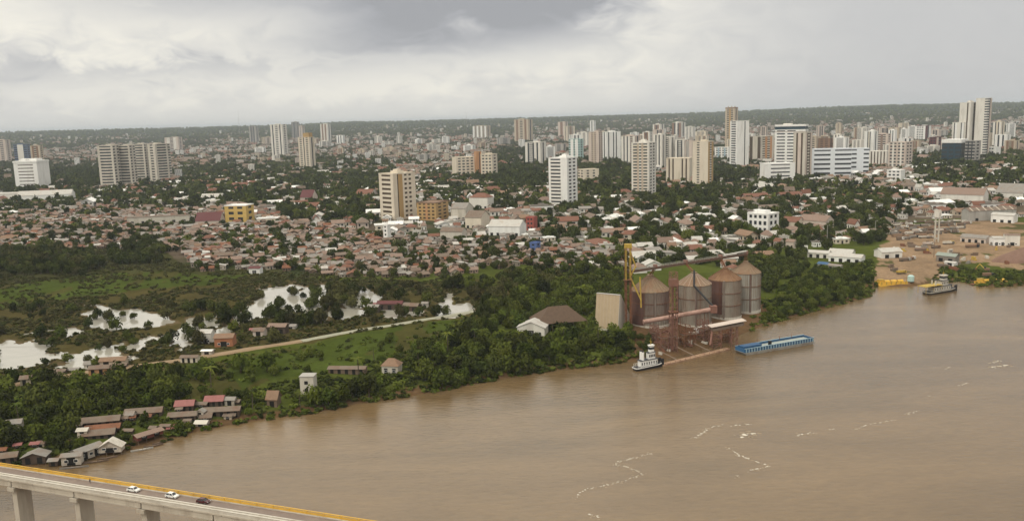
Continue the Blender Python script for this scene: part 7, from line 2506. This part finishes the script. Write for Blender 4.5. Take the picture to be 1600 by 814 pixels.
for poly, dens, spc, R, sp in Zs:
    q_ = sample(Wz(poly, -1), dens * 1.9, spc)
    if len(q_):
        c_ = np.array(Wz(poly, -1)).mean(0)
        w_ = np.stack([fbm(q_[:, 0] / 38, q_[:, 1] / 38, 3) - .5, fbm(q_[:, 0] / 38 + 31, q_[:, 1] / 38, 3) - .5], 1)
        q_ = q_ + w_ * 55 * (1 if poly[0][1] < 560 and poly[0][0] < 1100 else .25)
        q_ = q_[fbm(q_[:, 0] / 30 + 7, q_[:, 1] / 30, 3) > .33]
    addt(q_, R, sp)
sp_ = sample(SHANTY, 1 / 70, 6)
sp_ = sp_[fbm(sp_[:, 0] / 45, sp_[:, 1] / 45, 3) > .52]
addt(sp_, (2.6, 6.0), [0, 0, 1], extra=.5)
addt(sample(SHANTY, 1 / 420, 9), (2.4, 4.5), [0, 0, 1, 3], extra=.5)
BEHIND = Wz([(960, 388), (1160, 380), (1205, 392), (1185, 440), (1100, 412), (985, 428)], -2)
addt(sample(BEHIND, 1 / 90, 6), (3, 6), [0, 0, 1])
for px, py, R in ((1255, 392, 7.4), (1292, 391, 7.4), (625, 391, 8.5), (520, 402, 6), (210, 405, 6), (1140, 300, 8), (1050, 318, 9), (1010, 322, 8), (905, 330, 7), (790, 318, 7), (1310, 318, 8), (1375, 345, 8), (435, 480, 5), (60, 640, 6.5)):
    g_ = ground(px, py)
    T_pts.append(np.array([[g_.x, g_.y]]))
    T_R.append(np.array([R]))
    T_sp.append(np.array([0]))
pp = sector(1150, 2600, 1 / 560)
px_ = project_np(np.column_stack([pp, np.zeros(len(pp))]))
addt(pp[px_[:, 1] < 330], (3.2, 6), [0, 0, 1], infl=False)
pp = sector(2300, 7800, 1 / 270)
nz = fbm(pp[:, 0] / 350, pp[:, 1] / 350, 3)
addt(pp[nz > .25 + .25 * rng.random(len(nz))], (3.5, 6.5), [0, 0, 1], infl=False)
pp = sector(6500, 11500, 1 / 3600)
addt(pp, (7, 13), [1, 3, 1])  # lighter leaf kinds far out, haze put into their colour
T_pts, T_R, T_sp = np.concatenate(T_pts), np.concatenate(T_R), np.concatenate(T_sp)
# not inside a house
hc = {}
for i, (x, y) in enumerate(H_pts):
    hc.setdefault((int(x // 25), int(y // 25)), []).append(i)
keep = np.ones(len(T_pts), bool)
for i, (x, y) in enumerate(T_pts):
    k = (int(x // 25), int(y // 25))
    for dx in (-1, 0, 1):
        for dy in (-1, 0, 1):
            for j in hc.get((k[0] + dx, k[1] + dy), ()):
                if (H_pts[j, 0] - x) ** 2 + (H_pts[j, 1] - y) ** 2 < (H_w[j] * .42 + .3) ** 2:
                    keep[i] = False
T_pts, T_R, T_sp = T_pts[keep], T_R[keep], T_sp[keep]
T_z = terrain_np(T_pts)
nT = len(T_pts)
T_h = T_R * (1.05 + .5 * rng.random(nT))
T_rot = rng.random(nT) * 6.283
T_px = project_np(np.column_stack([T_pts, T_z + T_h * .6]))
dist = np.hypot(*T_pts.T)
vis = (T_px[:, 0] > 6) & (T_px[:, 0] < PW - 6) & (T_px[:, 1] < PH - 100)
sc_ = np.where(vis, T_R / dist, -1)
tch = np.argsort(-sc_)[:300]
t_is = np.zeros(nT, bool)
t_is[tch] = True
LEAFS = [LEAFD, LEAFM, LEAFO, LEAFG]
NV = 6
CR = [[crown_mesh(100 + s * 10 + k, 620, .085, .75 + .12 * k, 9, LEAFS[s]) for k in range(NV)] for s in range(4)]
TK = [trunk_mb(40 + k).mesh('trunk', BARK) for k in range(4)]
desc = []
for i in tch:
    hue = ('dark-green', 'mid-green', 'olive-brown', 'bright-green')[T_sp[i]]
    form = 'broad' if T_h[i] / T_R[i] < 1.2 else ('tall' if T_h[i] / T_R[i] > 1.4 else 'round')
    size = 'large' if T_R[i] > 4.8 else ('small' if T_R[i] < 3.6 else 'middling')
    desc.append('%s %s %s tree' % (size, form, hue))
labs = relate([tuple(T_px[i]) for i in tch], desc)
for q, i in enumerate(tch):
    r = empty('broadleaf_tree', (*T_pts[i], T_z[i]), float(T_rot[i]), (float(T_R[i]), float(T_R[i]), float(T_h[i])))
    tag(r, labs[q], 'tree', 'trees on the river side of the town')
    put('trunk', TK[i % 4], r)
    put('crown', CR[T_sp[i]][i % NV], r)
near = (~t_is) & (dist < 1300)
far_ = (~t_is) & (dist >= 1300)
pn = [tree_joined(300 + s * 10 + k, 420, .10, .75 + .15 * k, LEAFS[s]) for s in range(4) for k in range(4)]
pf = [tree_joined(500 + s * 10 + k, 110, .20, .75 + .15 * k, LEAFS[s]) for s in range(4) for k in range(4)]
tid = T_sp * 4 + rng.integers(4, size=nT)
for nm, msk, pr_, lb in (('woodland', near, pn, 'mass of smaller trees filling in between the houses and bank'), ('distant_woodland', far_, pf, 'mass of far trees spread through the town to the horizon')):
    scatter_stuff(nm, np.column_stack([T_pts, T_z])[msk], T_rot[msk], np.column_stack([T_R, T_R, T_h])[msk], tid[msk], pr_, lb, 'trees')
print('TREES', nT, near.sum(), far_.sum())

# ---------------------------------------------------------------- palms standing out of the bank forest
def palm_parts():
    tk = MB()
    pts = [(.0, 0, -.05), (.02, .01, .3), (.035, .015, .6), (.03, .01, .9)]
    for a, b, r0, r1 in zip(pts[:-1], pts[1:], (.026, .021, .018), (.021, .018, .016)):
        tk.tube(a, b, r0, r1, n=7)
    fr = MB()
    rs = random.Random(3)
    for k in range(13):
        a = k * 2.4 + rs.uniform(-.2, .2)
        el = rs.uniform(.1, .9)
        L = rs.uniform(.28, .36)
        prev = None
        for j in range(7):
            t = j / 6
            rad = L * t * math.cos(el * (1 - t) * .6)
            z = .9 + L * (math.sin(el) * t - .75 * t * t)
            w = .055 * (1 - t * .85) * (1 if j else .3)
            c = Vector((.03 + math.cos(a) * rad, .01 + math.sin(a) * rad, z))
            sdv = Vector((-math.sin(a), math.cos(a), -.35)) * w
            sd2 = Vector((math.sin(a), -math.cos(a), -.35)) * w
            cur = (c + sdv, c, c + sd2)
            if prev:
                fr.add([prev[0], prev[1], cur[1], cur[0]], [(0, 1, 2, 3)])
                fr.add([prev[1], prev[2], cur[2], cur[1]], [(0, 1, 2, 3)])
            prev = cur
    return tk.mesh('trunk', BARK), fr.mesh('fronds', LEAFM)


PT, PF = palm_parts()
ppx, ppos = [], []
for px, py in ((742, 538), (700, 552), (655, 575), (585, 566), (560, 596), (470, 640), (395, 640), (330, 612), (250, 622), (165, 634), (70, 632), (30, 660), (795, 545), (880, 540), (935, 545), (1185, 425), (1228, 432), (905, 470), (850, 480), (120, 610)):
    g_ = ground(px, py)
    if clear_of(np.array([[g_.x, g_.y]]))[0]:
        ppx.append((px, py))
        ppos.append(g_)
for g_, lb in zip(ppos, relate(ppx, ['tall slender palm tree'] * len(ppx))):
    hh = random.uniform(9, 14)
    r = empty('palm_tree', g_, random.uniform(0, 6), (hh, hh, hh))
    tag(r, lb, 'palm', 'palms along the river bank')
    put('trunk', PT, r)
    put('fronds', PF, r)

# ---------------------------------------------------------------- scrub and bank bushes
S_p, S_s, S_i = [], [], []
p = np.concatenate([sample(FLOOD, 1 / 11), sample(W([(-90, 385), (200, 386), (312, 424), (700, 432), (760, 446), (445, 440), (-90, 446)]), 1 / 14)])
z, d, pmk = terrain_np(p, True)
edge = pmk < .5
p = p[edge & (off_roads(p, 3.5)) & clear_of(p)]
nz = fbm(p[:, 0] / 25, p[:, 1] / 25, 3)
p = p[(nz > .36) & ~(pip(p, np.array(GRASS1)) & (rng.random(len(p)) < .72))]
S_p.append(p)
S_s.append(.7 + 1.3 * rng.random(len(p)))
S_i.append(rng.choice([4, 5, 6, 7, 8, 9, 2, 3], len(p)))
BANK = Wz([(-60, 745), (-60, 640), (300, 640), (640, 560), (990, 520), (990, 566), (640, 620), (300, 680)], -6)
p = sample(BANK, 1 / 7)
d = shore_d(p)
p = p[(d > .5) & (d < 60) & clear_of(p) & off_roads(p)]
S_p.append(p)
S_s.append(.9 + 1.3 * rng.random(len(p)))
S_i.append(rng.choice([0, 1, 2, 3, 12, 13, 14], len(p)))
for poly, dn in (([(1195, 510), (1215, 455), (1262, 426), (1360, 410), (1372, 440), (1366, 462), (1260, 490)], 1 / 6), ([(1440, 446), (1478, 416), (1545, 426), (1680, 424), (1680, 444), (1500, 443)], 1 / 6), ([(300, 572), (640, 522), (745, 492), (755, 512), (650, 560), (480, 582), (300, 622)], 1 / 40),
                 ([(1180, 470), (1240, 470), (1215, 505), (1170, 515)], 1 / 12), ([(-60, 600), (300, 575), (300, 640), (-60, 690)], 1 / 12)):
    p = sample(Wz(poly, -5), dn)
    p = p[(shore_d(p) > .5) & clear_of(p) & off_roads(p)]
    S_p.append(p)
    S_s.append(.7 + 1.2 * rng.random(len(p)))
    S_i.append(rng.choice([2, 3, 12, 13, 14, 15], len(p)))
S_p, S_s, S_i = np.concatenate(S_p), np.concatenate(S_s), np.concatenate(S_i)
ps = []
for s in (0, 1, 2, 3):
    for k in range(4):
        ps.append(crown_mesh(800 + s * 10 + k, 60, .22, .7, 5, (LEAFD, LEAFO, LEAFO, LEAFG)[s]))
zS = terrain_np(S_p) - .25 * S_s
scatter_stuff('scrub', np.column_stack([S_p, zS]), rng.random(len(S_p)) * 6.283, np.column_stack([S_s * 1.3, S_s * 1.3, S_s]), S_i, ps, 'low scrub and bushes covering the flood plain and river bank', 'scrub')
print('SCRUB', len(S_p))

# ================================================================== HAZE
mh = bpy.data.materials.new('haze air')
mh.use_nodes = True
nn, ll = mh.node_tree.nodes, mh.node_tree.links
nn.clear()
out = nn.new('ShaderNodeOutputMaterial')
pv = nn.new('ShaderNodeVolumePrincipled')
pv.inputs['Color'].default_value = (.79, .86, .94, 1)
pv.inputs['Density'].default_value = 4.8e-5
pv.inputs['Anisotropy'].default_value = .0
ll.new(pv.outputs[0], out.inputs['Volume'])
try:
    mh.cycles.homogeneous_volume = True
except Exception:
    pass
hz = MB().box(-61500, 61500, -61500, 61500, -26.0, 290.0).build('haze', mh)
tag(hz, kind='stuff')
